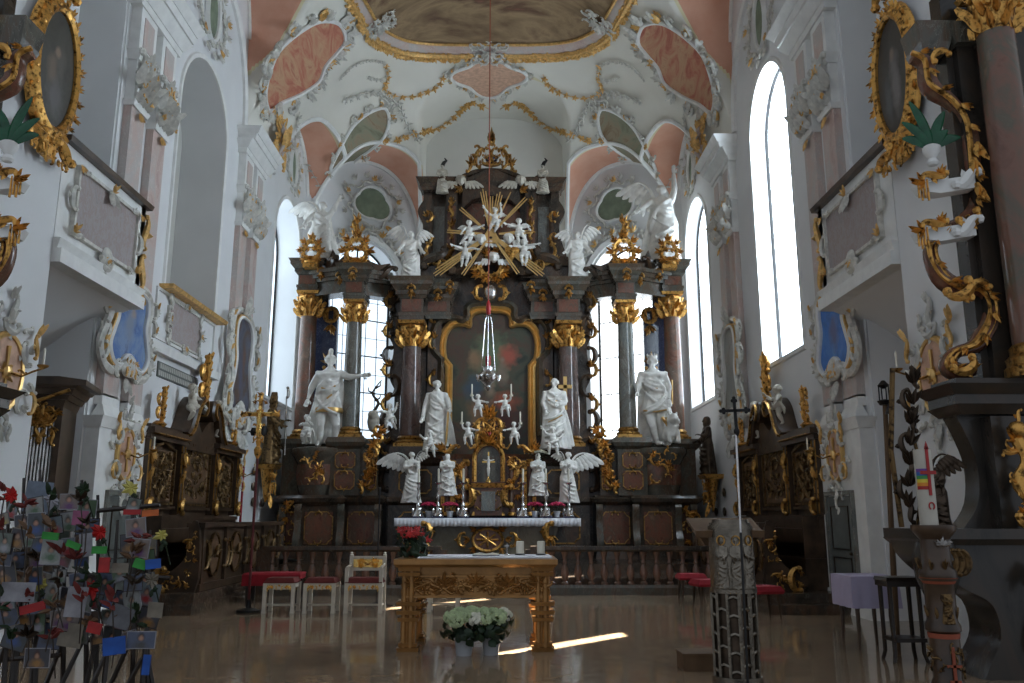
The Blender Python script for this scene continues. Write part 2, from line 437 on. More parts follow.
# left wall: blind bay then window
mb = MB(ML)
arch_wall(mb, 13.45, 21.0, 0, 16.5, NI[0], NI[1], 5.95, 10.1, 1.42, TW)
arch_wall(mb, 21.0, YD+.9, 0, 16.5, W2[0], W2[1], 4.9, 9.7, 1.45, TW)
mb.box(15.2, 21.0, TW, TW+.1, 5.9, 11.7)
struct(mb.build('wall_left', 'plaster'))
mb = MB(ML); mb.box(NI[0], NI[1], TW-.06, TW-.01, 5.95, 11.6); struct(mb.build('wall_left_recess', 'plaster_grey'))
mb = MB(MR)
arch_wall(mb, -21.0, -13.45, 0, 16.5, -18.75, -16.2, 4.9, 10.2, 1.4, .7)
arch_wall(mb, -YD-.9, -21.0, 0, 16.5, -W2[1], -W2[0], 4.9, 9.8, 1.45, .7)
struct(mb.build('wall_right', 'plaster'))
# oratory recesses behind the balconies, and the piers of the chancel arch
for s, nm in ((-1, 'left'), (1, 'right')):
    M = T(0, 0, 0) if s == 1 else S(-1, 1, 1)
    mb = MB(M)
    mb.box(W+.03, 8.0, 13.4, 13.46, 0, 14.4)                       # return wall of the recess
    mb.box(8.0, 8.3, 11.0, 15.6, 0, 14.4)                         # back of the recess
    mb.box(W+.03, 8.0, 11.0, 13.4, 13.2, 16.5)
    struct(mb.build('wall_recess_%s' % nm, 'plaster'))
    mb = MB(M)
    mb.box(5.8, 8.3, 9.6, 11.0, 0, 15)
    struct(mb.build('wall_pier_%s' % nm, 'plaster'))
# apse walls
d = V(W-APX, 0, 0)+V(0, YD-YB, 0); LD = math.hypot(W-APX, YB-YD); ang = math.atan2(YB-YD, W-APX)
MAL = T(-W, YD, 0) @ rotz(ang); MAR = T(APX, YB, 0) @ rotz(-ang)
wc = LD*.53
for M, nm, c in ((MAL, 'left', wc), (MAR, 'right', LD-wc)):
    mb = MB(M); arch_wall(mb, -.2, LD+.2, 0, 14.6, c-1.3, c+1.3, 3.2, 9.3, 1.6, .9)
    struct(mb.build('wall_apse_%s' % nm, 'plaster'))
mb = MB(); mb.box(-APX-.3, APX+.3, YB, YB+.5, 0, 17.2); struct(mb.build('wall_back', 'plaster_warm'))
DAY = (.72, .86, 1.)
window(1, MR, -18.75, -16.2, 4.9, 10.2, 1.4, .42, 18., (.72, .86, 1.), (1, 1), sun_gap=(-17.1, -16.68, 4.95, 7.5))
window(2, MR, -W2[1], -W2[0], 4.9, 9.8, 1.45, .42, 6., (.72, .86, 1.), (1, 1), sun_gap=(-24.15, -23.78, 5.6, 9.6))
window(3, ML, W2[0], W2[1], 4.9, 9.7, 1.45, .75, 2.6, DAY, (1, 1))
window(4, MAL, wc-1.3, wc+1.3, 3.2, 9.3, 1.6, .72, 1.5, DAY, (6, 12))
window(5, MAR, LD-wc-1.3, LD-wc+1.3, 3.2, 9.3, 1.6, .72, 5., (.9, .96, 1.), (6, 12))
# slit of dark leaded glass in the far reveal of the blind bay
o = struct(bpy.data.objects.new('window_6', None)); col.objects.link(o)
mb = MB(ML); mb.box(NI[0]+.005, NI[0]+.03, .35, .8, 6.4, 10.4); mb.build('pane', 'iron', o)

# ---- the vault: a height field with a lunette over every window
def sup(t, p): return max(0., 1-abs(t)**p)
LUN = []   # centre x, y, inward normal, half width, springing, rise, slope
for y, w, h, sl in ((17.4, 2.5, 2.9, -.16), (24.75, 2.1, 2.5, .0), (12.9, 2.1, 2.9, -.1)):
    for s in (-1, 1): LUN.append((V(s*W, y), V(-s, 0), w, ZI+.2, h, sl))
nA = V(math.sin(ang), -math.cos(ang)); cA = V(-W, YD)+V(math.cos(ang), math.sin(ang))*wc
LUN.append((cA, nA, 2.1, ZI, 2.9, -.10)); LUN.append((V(-cA.x, cA.y), V(-nA.x, nA.y), 2.1, ZI, 2.9, -.10))
LUN.append((V(0, YB), V(0, -1), APX-.15, 14.7, 1.55, .02))
VT = 17.1
def vmain(x, y):
    r1 = abs(x)/W
    b = max(0, (y-21.5)/(YB-21.5))
    q = V(abs(x), y)-V(cA.x*-1, cA.y); nd = -q.dot(V(-nA.x, nA.y)); dist = nd   # signed distance outside the slanted wall
    b2 = max(0, 1+dist/5.6)
    r = (r1**6+b**6+b2**6)**(1/6.) if b2 > 0 else (r1**6+b**6)**(1/6.)
    r = min(1, r)
    return ZI+(VT-ZI)*(1-r**2.1)**.68
def vlun(x, y, l):
    c, n, w, zs, h, sl = l
    q = V(x, y)-c; s_ = q.dot(n); t = q.dot(V(-n.y, n.x))
    if abs(t) >= w: return -1e3
    return zs+h*(1-(abs(t)/w)**2.3)**.5-sl*s_
def vault(x, y):
    m = vmain(x, y); k = max(vlun(x, y, l) for l in LUN)
    return max(m, k, ZI-1.2), k-m
def vray(px, py, off=0.):
    """where the line of sight through a pixel meets the vault"""
    r = ray(px, py).normalized(); t = 12.; prev = None
    while t < 40:
        p = ORG+r*t
        if abs(p.x) > W+.1: z = -1
        else: z = vault(p.x, min(p.y, YB))[0]-off
        if p.z > z or p.y > YB+.05: break
        t += .1
    lo, hi = t-.1, t
    for _ in range(12):
        mid = (lo+hi)/2; p = ORG+r*mid; z = vault(p.x, min(p.y, YB))[0]-off if abs(p.x) <= W+.1 else -1
        if p.z > z or p.y > YB+.05: hi = mid
        else: lo = mid
    return ORG+r*lo
def vnorm(p):
    e = .03; z = lambda x, y: vmain(x, y)
    n = V((z(p.x-e, p.y)-z(p.x+e, p.y))/(2*e), (z(p.x, p.y-e)-z(p.x, p.y+e))/(2*e), 1).normalized()
    return -n       # points down into the room
def vault_mesh():
    st = .09; nx = int(2*W/st)+1; ny = int((YB+.02-8.0)/st)+2; vs = []; A = []; fs = []
    for j in range(ny):
        y = min(YB+.02, 8.0+j*st)
        for i in range(nx):
            x = -W+2*W*i/(nx-1); z, a = vault(x, y); vs.append((x, y, z)); A.append(max(-1, min(1, a)) if vlun(x, y, LUN[-1]) < z-1e-4 or y < 26 else -1)
    for j in range(ny-1):
        for i in range(nx-1): a = j*nx+i; fs.append((a, a+nx, a+nx+1, a+1))
    me = bpy.data.meshes.new('ceiling'); me.from_pydata(vs, [], fs); me.polygons.foreach_set('use_smooth', [True]*len(fs))
    at = me.attributes.new('band', 'FLOAT', 'POINT'); at.data.foreach_set('value', A)
    m, nt, N, L, b = _nt('vault_paint'); v = _coord(nt)
    an = N.new('ShaderNodeAttribute'); an.attribute_name = 'band'; f = an.outputs['Fac']
    c = _ramp(nt, _noise(nt, v, .6, 3), [(.3, (.70, .68, .60)), (.7, (.78, .76, .68))])
    pk = _ramp(nt, _noise(nt, v, 1.5, 5), [(.3, (.66, .33, .22)), (.7, (.74, .43, .31))])
    c = _mix(nt, _math(nt, 'GREATER_THAN', f, .16), c, (.72, .66, .43))
    c = _mix(nt, _math(nt, 'GREATER_THAN', f, .30), c, pk)
    L.new(c, b.inputs['Base Color']); b.inputs['Roughness'].default_value = .85
    me.materials.append(m); o = bpy.data.objects.new('ceiling', me); col.objects.link(o); struct(o)
vault_mesh()
# stucco ribs that follow the groins of the lunettes
rib = MB()
def vother(x, y, l): return max([vmain(x, y)]+[vlun(x, y, k) for k in LUN if k is not l])
for l in LUN[:-1]:
    c, n, w, zs, h, sl = l; tv = V(-n.y, n.x); P3 = []
    for i in range(-20, 21):
        t = w*i/20.3; s_ = 0
        while s_ < 4:
            q = c+n*s_+tv*t
            if abs(q.x) > W or vother(q.x, q.y, l) > vlun(q.x, q.y, l): 
                if abs(q.x) <= W: break
            s_ += .04
        lo, hi = max(0, s_-.04), s_
        for _ in range(10):
            s_ = (lo+hi)/2; q = c+n*s_+tv*t
            if abs(q.x) <= W and vother(q.x, q.y, l) > vlun(q.x, q.y, l): hi = s_
            else: lo = s_
        q = c+n*s_+tv*t; P3.append(V(q.x, q.y, vother(q.x, q.y, l)-.02) if abs(q.x) <= W else V(q.x*.99, q.y, zs))
    rib.tube(P3, .075, 6)
    W3 = [c+n*.02+tv*(w*math.cos(a)) for a in [PI*k/24 for k in range(25)]]
    P4 = [V(q.x, q.y, zs+h*(1-abs(math.cos(PI*k/24))**2.3)**.5) for k, q in enumerate(W3)]
    rib.tube(P4, .10, 6)
for s in (-1, 1): rib.tube([V(s*APX, YB-.04, z) for z in (9, 11, 13, 14.7)], .07, 6)
struct(rib.build('trim_1', 'stucco'))

# return walls of the chancel arch, added tall and wide to block the sun
for s, nm in ((-1, 'left'), (1, 'right')):
    mb = MB(); mb.box(*sorted((s*5.8, s*16)), 9.3, 9.6, 0, 20); struct(mb.build('wall_chancel_%s' % nm, 'plaster'))
mb = MB(); mb.box(-6.4, 6.4, 7.7, 8.0, 17.0, 20); struct(mb.build('wall_chancel_arch', 'plaster'))  # unseen wall over the arch, lower edge raised to let nave light in
# ================================================================ figures: one continuous body each (voxel-joined), folds in the robes, five fingers per hand
def melt(mb, voxel, smooth=2, extra=None):
    me = bpy.data.meshes.new('body'); me.from_pydata([tuple(v) for v in mb.v], [], mb.f); me.update()
    o = bpy.data.objects.new('body', me); col.objects.link(o)
    md = o.modifiers.new('r', 'REMESH'); md.mode = 'VOXEL'; md.voxel_size = voxel
    if smooth: sm = o.modifiers.new('s', 'SMOOTH'); sm.factor = .5; sm.iterations = smooth
    dg = bpy.context.evaluated_depsgraph_get(); e = o.evaluated_get(dg).to_mesh()
    out = MB(); out.v = [v.co.copy() for v in e.vertices]; out.f = [tuple(p.vertices) for p in e.polygons]
    o.evaluated_get(dg).to_mesh_clear(); bpy.data.objects.remove(o); bpy.data.meshes.remove(me)
    if extra: k = len(out.v); out.v += extra.v; out.f += [tuple(i+k for i in f) for f in extra.f]
    return out
def hand(mb, w, d, s=1., grip=False, side=1):
    """palm and five fingers; w wrist point, d direction, s hand length scale"""
    d = Vector(d).normalized(); up = V(0, -1, 0)-d*V(0, -1, 0).dot(d)
    if up.length < .2: up = V(0, 0, 1)-d*d.z
    up.normalize(); b = d.cross(up)*side; w = Vector(w)
    mb.tube([w, w+d*.025*s, w+d*.05*s], [.014*s, .020*s, .021*s], 6, flat=.55, up=up)
    for i, (k, l) in enumerate(((-1.5, .032), (-.5, .04), (.5, .043), (1.5, .037))):
        r = w+d*.045*s+b*(k*.0095*s); c = (.9 if grip else .35)
        mid = r+d*l*.5*s-up*(-.004*s); e = mid+(d*math.cos(c)+up*math.sin(c)).normalized()*l*.5*s
        mb.tube([r, mid, e], [.006*s, .0055*s, .0045*s], 5)
    r = w+d*.015*s+b*.017*s; mb.tube([r, r+(b*.8+d*.6)*.018*s, r+(b*.6+d*1.1+up*.3)*.028*s], [.007*s, .0065*s, .005*s], 5)
def head(mb, c, s=1., yaw=0., tilt=0., nod=0., hair='short', beard=False, hat=None):
    """face towards -y"""
    mb.push(T(*c) @ rotz(yaw) @ roty(tilt) @ rotx(nod) @ S(s))
    mb.ell((0, .004, .015), (.047, .056, .062), 12, 9); mb.ell((0, -.012, -.02), (.034, .04, .042), 10, 7)
    mb.tube([(0, -.05, .018), (0, -.064, -.006), (0, -.052, -.012)], [.007, .010, .006], 5)
    for k in (-1, 1):
        mb.ell((k*.019, -.046, .016), (.009, .007, .006), 6, 4); mb.tube([(k*.008, -.053, .028), (k*.022, -.05, .031), (k*.034, -.04, .026)], .0055, 5)
        mb.ell((k*.047, .004, .004), (.007, .013, .018), 6, 4)
    mb.ell((0, -.049, -.026), (.013, .007, .0045), 6, 4); mb.ell((0, -.045, -.045), (.014, .012, .010), 6, 4)
    R = random.Random(int(abs(c[0]*1000))+7)
    if hair in ('long', 'curls', 'short'):
        n = {'long': 26, 'curls': 30, 'short': 16}[hair]
        for i in range(n):
            a = R.uniform(.25*PI, 1.75*PI)-PI/2+PI; z = R.uniform(-.01, .07)
            if hair == 'long': z = R.uniform(-.08, .07)
            a = -PI/2+R.uniform(.28*PI, 1.72*PI)
            q = .052 if z < .04 else .036
            mb.ell((q*math.cos(a), .006+q*1.1*math.sin(a), z), R.uniform(.012, .02), 6, 4)
    if beard:
        for i in range(12): mb.ell((R.uniform(-.022, .022), -.04+R.uniform(-.008, .008), -.045-R.uniform(0, .05)), R.uniform(.010, .016), 6, 4)
    if hat == 'mitre': mb.prism([(-.045, .03), (.045, .03), (.055, .09), (0, .17), (-.055, .09)], -.045, .05)
    if hat == 'helmet':
        mb.ell((0, .008, .03), (.058, .068, .055), 12, 8); mb.lathe([(.075, .03), (.06, .045), (.03, .06)], n=12)
        mb.tube([(0, -.03, .085), (0, .0, .125), (0, .05, .13), (0, .09, .08), (0, .10, .02)], [.014, .026, .03, .026, .012], 6)
    if hat == 'crown':
        mb.lathe([(.05, .04), (.056, .07), (.05, .07), (.046, .04)], n=12)
        for i in range(8): a = i*PI/4; mb.tube([(.052*math.cos(a), .052*math.sin(a), .06), (.060*math.cos(a), .06*math.sin(a), .10)], [.010, .006], 5)
    if hat == 'hood': mb.lathe([(.062, -.06), (.072, -.01), (.066, .045), (.035, .085)], (0, .018, 0), 12)
    mb.pop()
def folded(seed, n=9, amp=.10, z0=0., z1=.6):
    R = random.Random(seed); ph = [R.uniform(0, 6.3) for _ in range(5)]; ks = [n, n*1.7, n*.55]
    def f(a, z):
        t = max(0., min(1., (z1-z)/(z1-z0))); tw = z*2.3
        return 1+amp*(.35+t)*(math.cos(round(ks[0])*a+ph[0]+tw*2)*.6+math.cos(round(ks[1])*a+ph[1]-tw*3)*.35+math.cos(round(ks[2])*a+ph[2]+tw)*.55)
    return f
def swags(mb, seed, n, z0, z1, r, tilt=1.):
    """diagonal drapery ridges laid round the front of the body"""
    R = random.Random(seed)
    for i in range(n):
        z = z0+(z1-z0)*(i+.5)/n; s = R.choice((-1, 1))*tilt; rr = r*(1.06-.1*(z-z0)/(z1-z0)); P = []
        for k in range(7):
            a = -PI/2+(k/6-.5)*R.uniform(1.8, 2.3); P.append((rr*1.08*math.cos(a), rr*.86*math.sin(a), z+s*(k/6-.5)*.16-.05*math.sin(PI*k/6)))
        mb.tube(P, [.006, .014, .018, .02, .018, .013, .006], 5)
def saint(seed=0, arms=(), lean=.0, hd={}, headpos=(0, -.01, .915), kind='robe', wide=1., cape=False, knee=None, voxel=.0105, legs=None, s_robe=None, belt=True):
    """a standing figure of height 1 on the origin, facing -y. arms: ((shoulder side, elbow xyz, wrist xyz, grip), ...)"""
    mb = MB(); ex = MB(); R = random.Random(seed)
    fz = folded(seed, 9, .09)
    def body(prof, f, hipx=.0):
        vs = []
        n = 40; ring = []
        for (z, rx, ry, cx, cy) in prof: ring.append([(cx+rx*f(2*PI*i/n, z)*math.cos(2*PI*i/n), cy+ry*f(2*PI*i/n, z)*math.sin(2*PI*i/n), z) for i in range(n)])
        vs = [p for r in ring for p in r]; k = len(ring)
        fs = [(j*n+i, j*n+(i+1) % n, (j+1)*n+(i+1) % n, (j+1)*n+i) for j in range(k-1) for i in range(n)]+[tuple(range(n-1, -1, -1)), tuple((k-1)*n+i for i in range(n))]
        mb.add(vs, fs)
    sway = lean
    def lerp(p, zs):
        out = []
        for z in zs:
            for a, b in zip(p, p[1:]):
                if a[0] <= z <= b[0]: t = (z-a[0])/(b[0]-a[0]); out.append(tuple(a[i]+(b[i]-a[i])*t for i in range(5))); break
        return out
    if kind == 'robe':
        pr = [(0, .165*wide, .13, 0, 0), (.12, .145*wide, .12, 0, 0), (.32, .13*wide, .105, sway*.5, 0), (.5, .118*wide, .09, sway, 0), (.6, .092*wide, .075, sway*.8, 0), (.7, .10*wide, .078, sway*.3, 0), (.79, .108*wide, .07, 0, 0), (.83, .06, .05, 0, 0), (.86, .032, .035, 0, 0)]
        body(lerp(pr, [i*.0215 for i in range(41)]), fz)
        swags(mb, seed, 5, .12, .52, .125*wide); swags(mb, seed+1, 3, .6, .76, .092*wide, .6)
        mb.ell((.05, -.12, .015), (.03, .06, .02)); mb.ell((-.06, -.11, .015), (.03, .055, .02))
    else:      # armour, tunic and bare calves
        pr = [(.36, .135*wide, .105, sway, 0), (.42, .125*wide, .10, sway, 0), (.54, .095*wide, .078, sway, 0), (.6, .082*wide, .07, sway*.8, 0), (.7, .105*wide, .082, sway*.3, 0), (.79, .11*wide, .07, 0, 0), (.83, .06, .05, 0, 0), (.86, .032, .035, 0, 0)]
        body(lerp(pr, [.36+i*.0166 for i in range(31)]), folded(seed, 12, .07, .36, .6))
        for k, lg in ((-1, legs[0]), (1, legs[1])):
            hp, kn, an, toe = lg
            mb.tube([hp, ((Vector(hp)+Vector(kn))/2), kn, (Vector(kn)*.6+Vector(an)*.4)+V(0, .012, 0), an], [.062, .056, .042, .041, .024], 8)
            mb.tube([an, Vector(an)+(Vector(toe)-Vector(an))*.5, toe], [.026, .026, .016], 7)
        mb.tube([(-.09+sway, -.06, .58), (sway, -.085, .57), (.09+sway, -.06, .58)], .014, 6); swags(mb, seed, 3, .62, .76, .1*wide, .5); swags(mb, seed+3, 3, .42, .54, .118*wide, 1.3)
        mb.tube([(-.12*wide, -.02, .79), (-.06, -.09, .76), (.06, -.09, .76), (.12*wide, -.02, .79)], [.03, .028, .028, .03], 7)
    if cape:     # a cloak hanging behind and swept round one side
        c = cape; P = []
        for i in range(9):
            u = i/8-.5
            mb.tube([(u*.2, .05, .8), (u*.26, .085, .6), (u*.34+c*.03, .10, .35), (u*.40+c*.06, .10+.01*math.cos(i*2.2), .04)], [.02, .026, .03, .03], 6)
        mb.tube([(-.09*c, -.05, .80), (.0, -.09, .73), (.10*c, -.08, .62), (.13*c, -.02, .5), (.15*c, .04, .38)], [.02, .026, .028, .03, .02], 6)
    mb.tube([(0, .0, .82), (headpos[0]*.6, headpos[1]*.6, .88), headpos], [.034, .027, .028], 8)
    head(mb, headpos, **{**dict(hair='long'), **hd})
    for sd, el, wr, gr in arms:
        sh = V(sd*.098*wide, 0, .785); el = Vector(el); wr = Vector(wr)
        mb.tube([sh-V(sd*.03, 0, 0), sh, (sh+el)/2, el], [.035, .046, .044, .04], 8)
        mb.tube([el, (el+wr)/2, wr], [.04, .034 if kind == 'robe' else .026, .026 if kind == 'robe' else .017], 8)
        if kind == 'robe': mb.tube([(el+wr)/2, (el+wr)/2-V(0, 0, .06), (el*.4+wr*.6)-V(0, 0, .12)], [.03, .028, .014], 6)
        hand(ex, wr, wr-el, 1.25, gr, sd)
    return mb, ex, voxel
def putto(seed=0, arms=None, legs=None, hd={}, voxel=.014, drape=True):
    """a chubby cherub of height 1, facing -y"""
    mb = MB(); ex = MB()
    A = arms or (((-.26, -.08, .62), (-.38, -.16, .74)), ((.26, -.08, .62), (.36, -.16, .50)))
    L = legs or (((-.15, -.12, .28), (-.12, .02, .02)), ((.12, -.06, .26), (.16, .04, .0)))
    mb.ell((0, 0, .60), (.125, .10, .12), 12, 8); mb.ell((0, -.02, .47), (.13, .12, .13), 12, 8); mb.ell((0, .02, .39), (.135, .115, .10), 12, 8)
    mb.tube([(0, 0, .66), (0, 0, .75)], [.07, .055], 8)
    head(mb, (0, -.01, .83), 1.75, **{**dict(hair='curls'), **hd})
    for sd, (e, w) in zip((-1, 1), A):
        sh = V(sd*.13, 0, .655); e = Vector(e); w = Vector(w)
        mb.tube([sh-V(sd*.05, 0, .01), sh, (sh+e)/2, e], [.05, .058, .055, .044], 8); mb.tube([e, e*.5+w*.5, w], [.047, .046, .028], 8); hand(ex, w, w-e, 1.7, False, sd)
    for sd, (k, a) in zip((-1, 1), L):
        hp = V(sd*.075, 0, .37); k = Vector(k); a = Vector(a)
        mb.tube([hp, (hp+k)/2, k], [.085, .082, .06], 8); mb.tube([k, k*.55+a*.45, a], [.062, .062, .034], 8)
        mb.tube([a, a+V(sd*.02, -.06, -.02), a+V(sd*.02, -.12, -.035)], [.036, .034, .02], 7)
    if drape: mb.tube([(-.16, .02, .42), (-.05, -.13, .37), (.08, -.14, .42), (.17, 0, .48), (.22, .06, .36), (.25, .05, .22)], [.03, .05, .05, .05, .045, .02], 7)
    return mb, ex, voxel
def winged(sd, span, rise=.6, root=(0, .05, 0), n=7, curl=.3):
    """one feathered wing, a part of its own"""
    mb = MB(); r = Vector(root); tip = r+V(sd*span*.75, .06, span*rise)
    arm = [r, r+V(sd*span*.25, .05, span*rise*.75), r+V(sd*span*.55, .07, span*rise*1.05), tip]
    mb.tube(seg(arm, 3), [span*.06*(1-.6*i/9) for i in range(10)], 7)
    for row, (L, k0) in enumerate(((.85, 0), (.5, .02))):
        for i in range(n):
            t = (i+.5)/n; p = arm[0].lerp(arm[3], t)+V(0, -.01-k0, span*.18*math.sin(PI*t)*rise)
            a = -PI/2+sd*(.15+t*1.1)*.9; l = span*L*(.5+.6*t)
            e = p+V(math.cos(a)*l, .03, math.sin(a)*l)
            mb.tube([p, p.lerp(e, .5)+V(sd*span*.03, 0, 0), p.lerp(e, .85), e], [span*.06, span*.11, span*.10, span*.03], 6, flat=.3, up=(0, 1, 0))
    return mb
def put(fig, name, m, parent=None, M=None):
    mb, ex, vx = fig; b = melt(mb, vx, 1, ex)
    if M is not None: b.v = [M @ v for v in b.v]
    return b.build(name, m, parent, angle=60)
def cherub_head(m='statue_white'):
    mb = MB(); head(mb, (0, 0, 0), 2.6, hair='curls'); b = melt(mb, .02, 1)
    return b
# ================================================================ pilasters, cornices, balconies and stucco on the side walls
def cap_gold(mb, w, h, n=3, seed=0):
    """leaves and volutes of a capital w wide, h high, standing on z=0"""
    for row in range(2):
        for i in range(n): mb.leaf(-w/2+w*(i+.5)/n, h*(.02+.3*row), h*.36, PI/2+.1*(i-1), .26, .6, .02)
    for s in (-1, 1):
        mb.scroll(s*w*.5, h*.78, h*.55, PI/2, -s, .13, 'C', .04, 10, False); mb.leaf(s*w*.45, h*.35, h*.4, PI/2-s*.6, .35, .5, .05)
    mb.spray(0, h*.75, h*.4, PI/2, 5, 2.2, seed, .06)
TR = [1]
def trim(M, parts):
    TR[0] += 1; r = bpy.data.objects.new('trim_%d' % TR[0], None); col.objects.link(r); struct(r); r.matrix_world = M
    for n, mb, m in parts: mb.build(n, m, r)
    return r
def pilasters(s, Y, zb, half=.9, plinth=True):
    M = T(s*W, Y, 0) @ rotz(-s*PI/2)
    sh = MB(); st = MB(); g = MB(); gs = MB()
    for c in (-.47, .47):
        sh.box(c-.27, c+.27, -.14, 0, zb+.35, 8.7)
        st.frus(c-.3, c+.3, -.18, 0, 8.62, 8.72, .03, .03); st.box(c-.27, c+.27, -.16, 0, 8.7, 9.5)
        st.frus(c-.30, c+.30, -.2, 0, 9.5, 9.66, .08, .08); st.box(c-.33, c+.33, -.19, 0, 9.66, 10.5); sh.box(c-.2, c+.2, -.205, -.17, 9.78, 10.36)
        st.frus(c-.27, c+.27, -.14, 0, zb+.2, zb+.38, .0, .0); st.frus(c-.34, c+.34, -.24, 0, zb, zb+.2, -.05, -.08)
        g.push(T(c, -.17, 8.68)); cap_gold(g, .6, .95, 3); g.pop()
        gs.push(T(c, -.15, 8.6)); gs.filigree(-.3, .3, .2, .95, 7, int(Y*7)+int(c*10), .16, .16); gs.spray(0, -.02, .2, -PI/2, 5, 1.8, 3, .03); gs.pop()
    # cornice over the pair
    for a, b, c, e in ((10.5, 10.62, .22, .02), (10.62, 10.82, .26, .14), (10.82, 10.96, .44, .04), (10.96, 11.12, .5, .12)): st.frus(-.84-c*.3, .84+c*.3, -c, 0, a, b, e, e)
    if plinth:
        st.box(-.9, .9, -.22, 0, 0, zb-.18); st.frus(-.92, .92, -.24, 0, zb-.18, zb, .06, .06); st.frus(-.98, .98, -.3, 0, 0, .35, -.06, -.06)
    trim(M, [('pilaster', sh, 'scagliola_pink'), ('cornice', st, 'stucco'), ('capital', g, 'stucco_dirty'), ('capital_leaves', gs, 'ochre')])
pilasters(-1, 14.35, 3.15); pilasters(1, 14.35, 3.15)
pilasters(-1, 20.55, 3.3, plinth=False); pilasters(1, 20.9, 3.3, plinth=False)
# cornice strips, window mouldings and sills, framed relief under the blind bay
for s, wins in ((-1, ((NI[0], NI[1], 5.95, 10.1, 1.42), (W2[0], W2[1], 4.9, 9.7, 1.45))), (1, ((16.2, 18.75, 4.9, 10.2, 1.4), (W2[0], W2[1], 4.9, 9.8, 1.45)))):
    M = T(s*W, 0, 0) @ rotz(-s*PI/2); mb = MB()
    for (a, b, sl, sp, ri) in wins:
        x0, x1 = (a, b) if s == -1 else (-b, -a)
        mb.sweep(win_outline(x0, x1, sl, sp, ri), [(.0, 0), (.0, .03), (.10, .045), (.12, 0)], closed=True)
    trim(M, [('window_surround', mb, 'stucco')])
M = T(-W, 0, 0) @ rotz(PI/2); mb = MB(); w_ = MB()
mb.sweep([(15.6, 4.9), (18.9, 4.9), (18.9, 5.9), (15.6, 5.9)], [(0, 0), (0, .04), (.06, .04), (.06, 0)], closed=True)
mb.frus(15.3, 19.1, -.14, 0, 4.62, 4.78, .03, .03)
w_.frus(15.75, 19.0, -.25, .5, 5.9, 5.98, .03, .03)
trim(M, [('moulding', mb, 'stucco'), ('sill_board', w_, 'ochre')])
def relief_panel(s, X, Y, z, w, h, label, seed):
    t = thing('stucco_relief', label, 'wall relief', (s*X, Y, z), -s*PI/2, 'framed stucco relief panels')
    o = arc(0, 0, w*.5, h*.5, 0, 0, 1)
    pts = [(-w*.42, -h*.5), (w*.42, -h*.5), (w*.42, -h*.36), (w*.5, -h*.3), (w*.5, h*.3), (w*.42, h*.36), (w*.42, h*.5), (-w*.42, h*.5), (-w*.42, h*.36), (-w*.5, h*.3), (-w*.5, -h*.3), (-w*.42, -h*.36)]
    p = MB(); p.prism(pts, -.03, 0); p.build('panel', 'relief_grey', t)
    f = MB(); f.sweep(pts, [(0, 0), (0, .06), (-.035, .05), (-.035, 0)], closed=True)
    for k in range(4): a = k*PI/2; x, zz = w*.5*math.cos(a), h*.55*math.sin(a); f.spray(x, zz, .22, a, 5, 2.6, k, .05); f.scroll(x*.9, zz*.9, .3, a+PI/2, 1, .1, 'C', .05, 10)
    for x in (-1, 1):
        for q in (-1, 1): f.scroll(x*w*.47, q*h*.46, .34, PI/2*x*q, x*q, .1, 'S', .04, 10); f.spray(x*w*.5, q*h*.5, .16, math.atan2(q, x), 4, 2, 1, .04)
    f.build('frame', 'stucco_dirty', t); g = MB()
    for k in range(4): a = k*PI/2; g.spray(w*.47*math.cos(a), h*.5*math.sin(a), .12, a, 3, 2., k+9, .09)
    g.build('gilding', 'ochre', t)
relief_panel(-1, W, 17.1, 5.4, 1.75, .78, 'small framed grey relief on the white wall under the blind arched bay', 1)
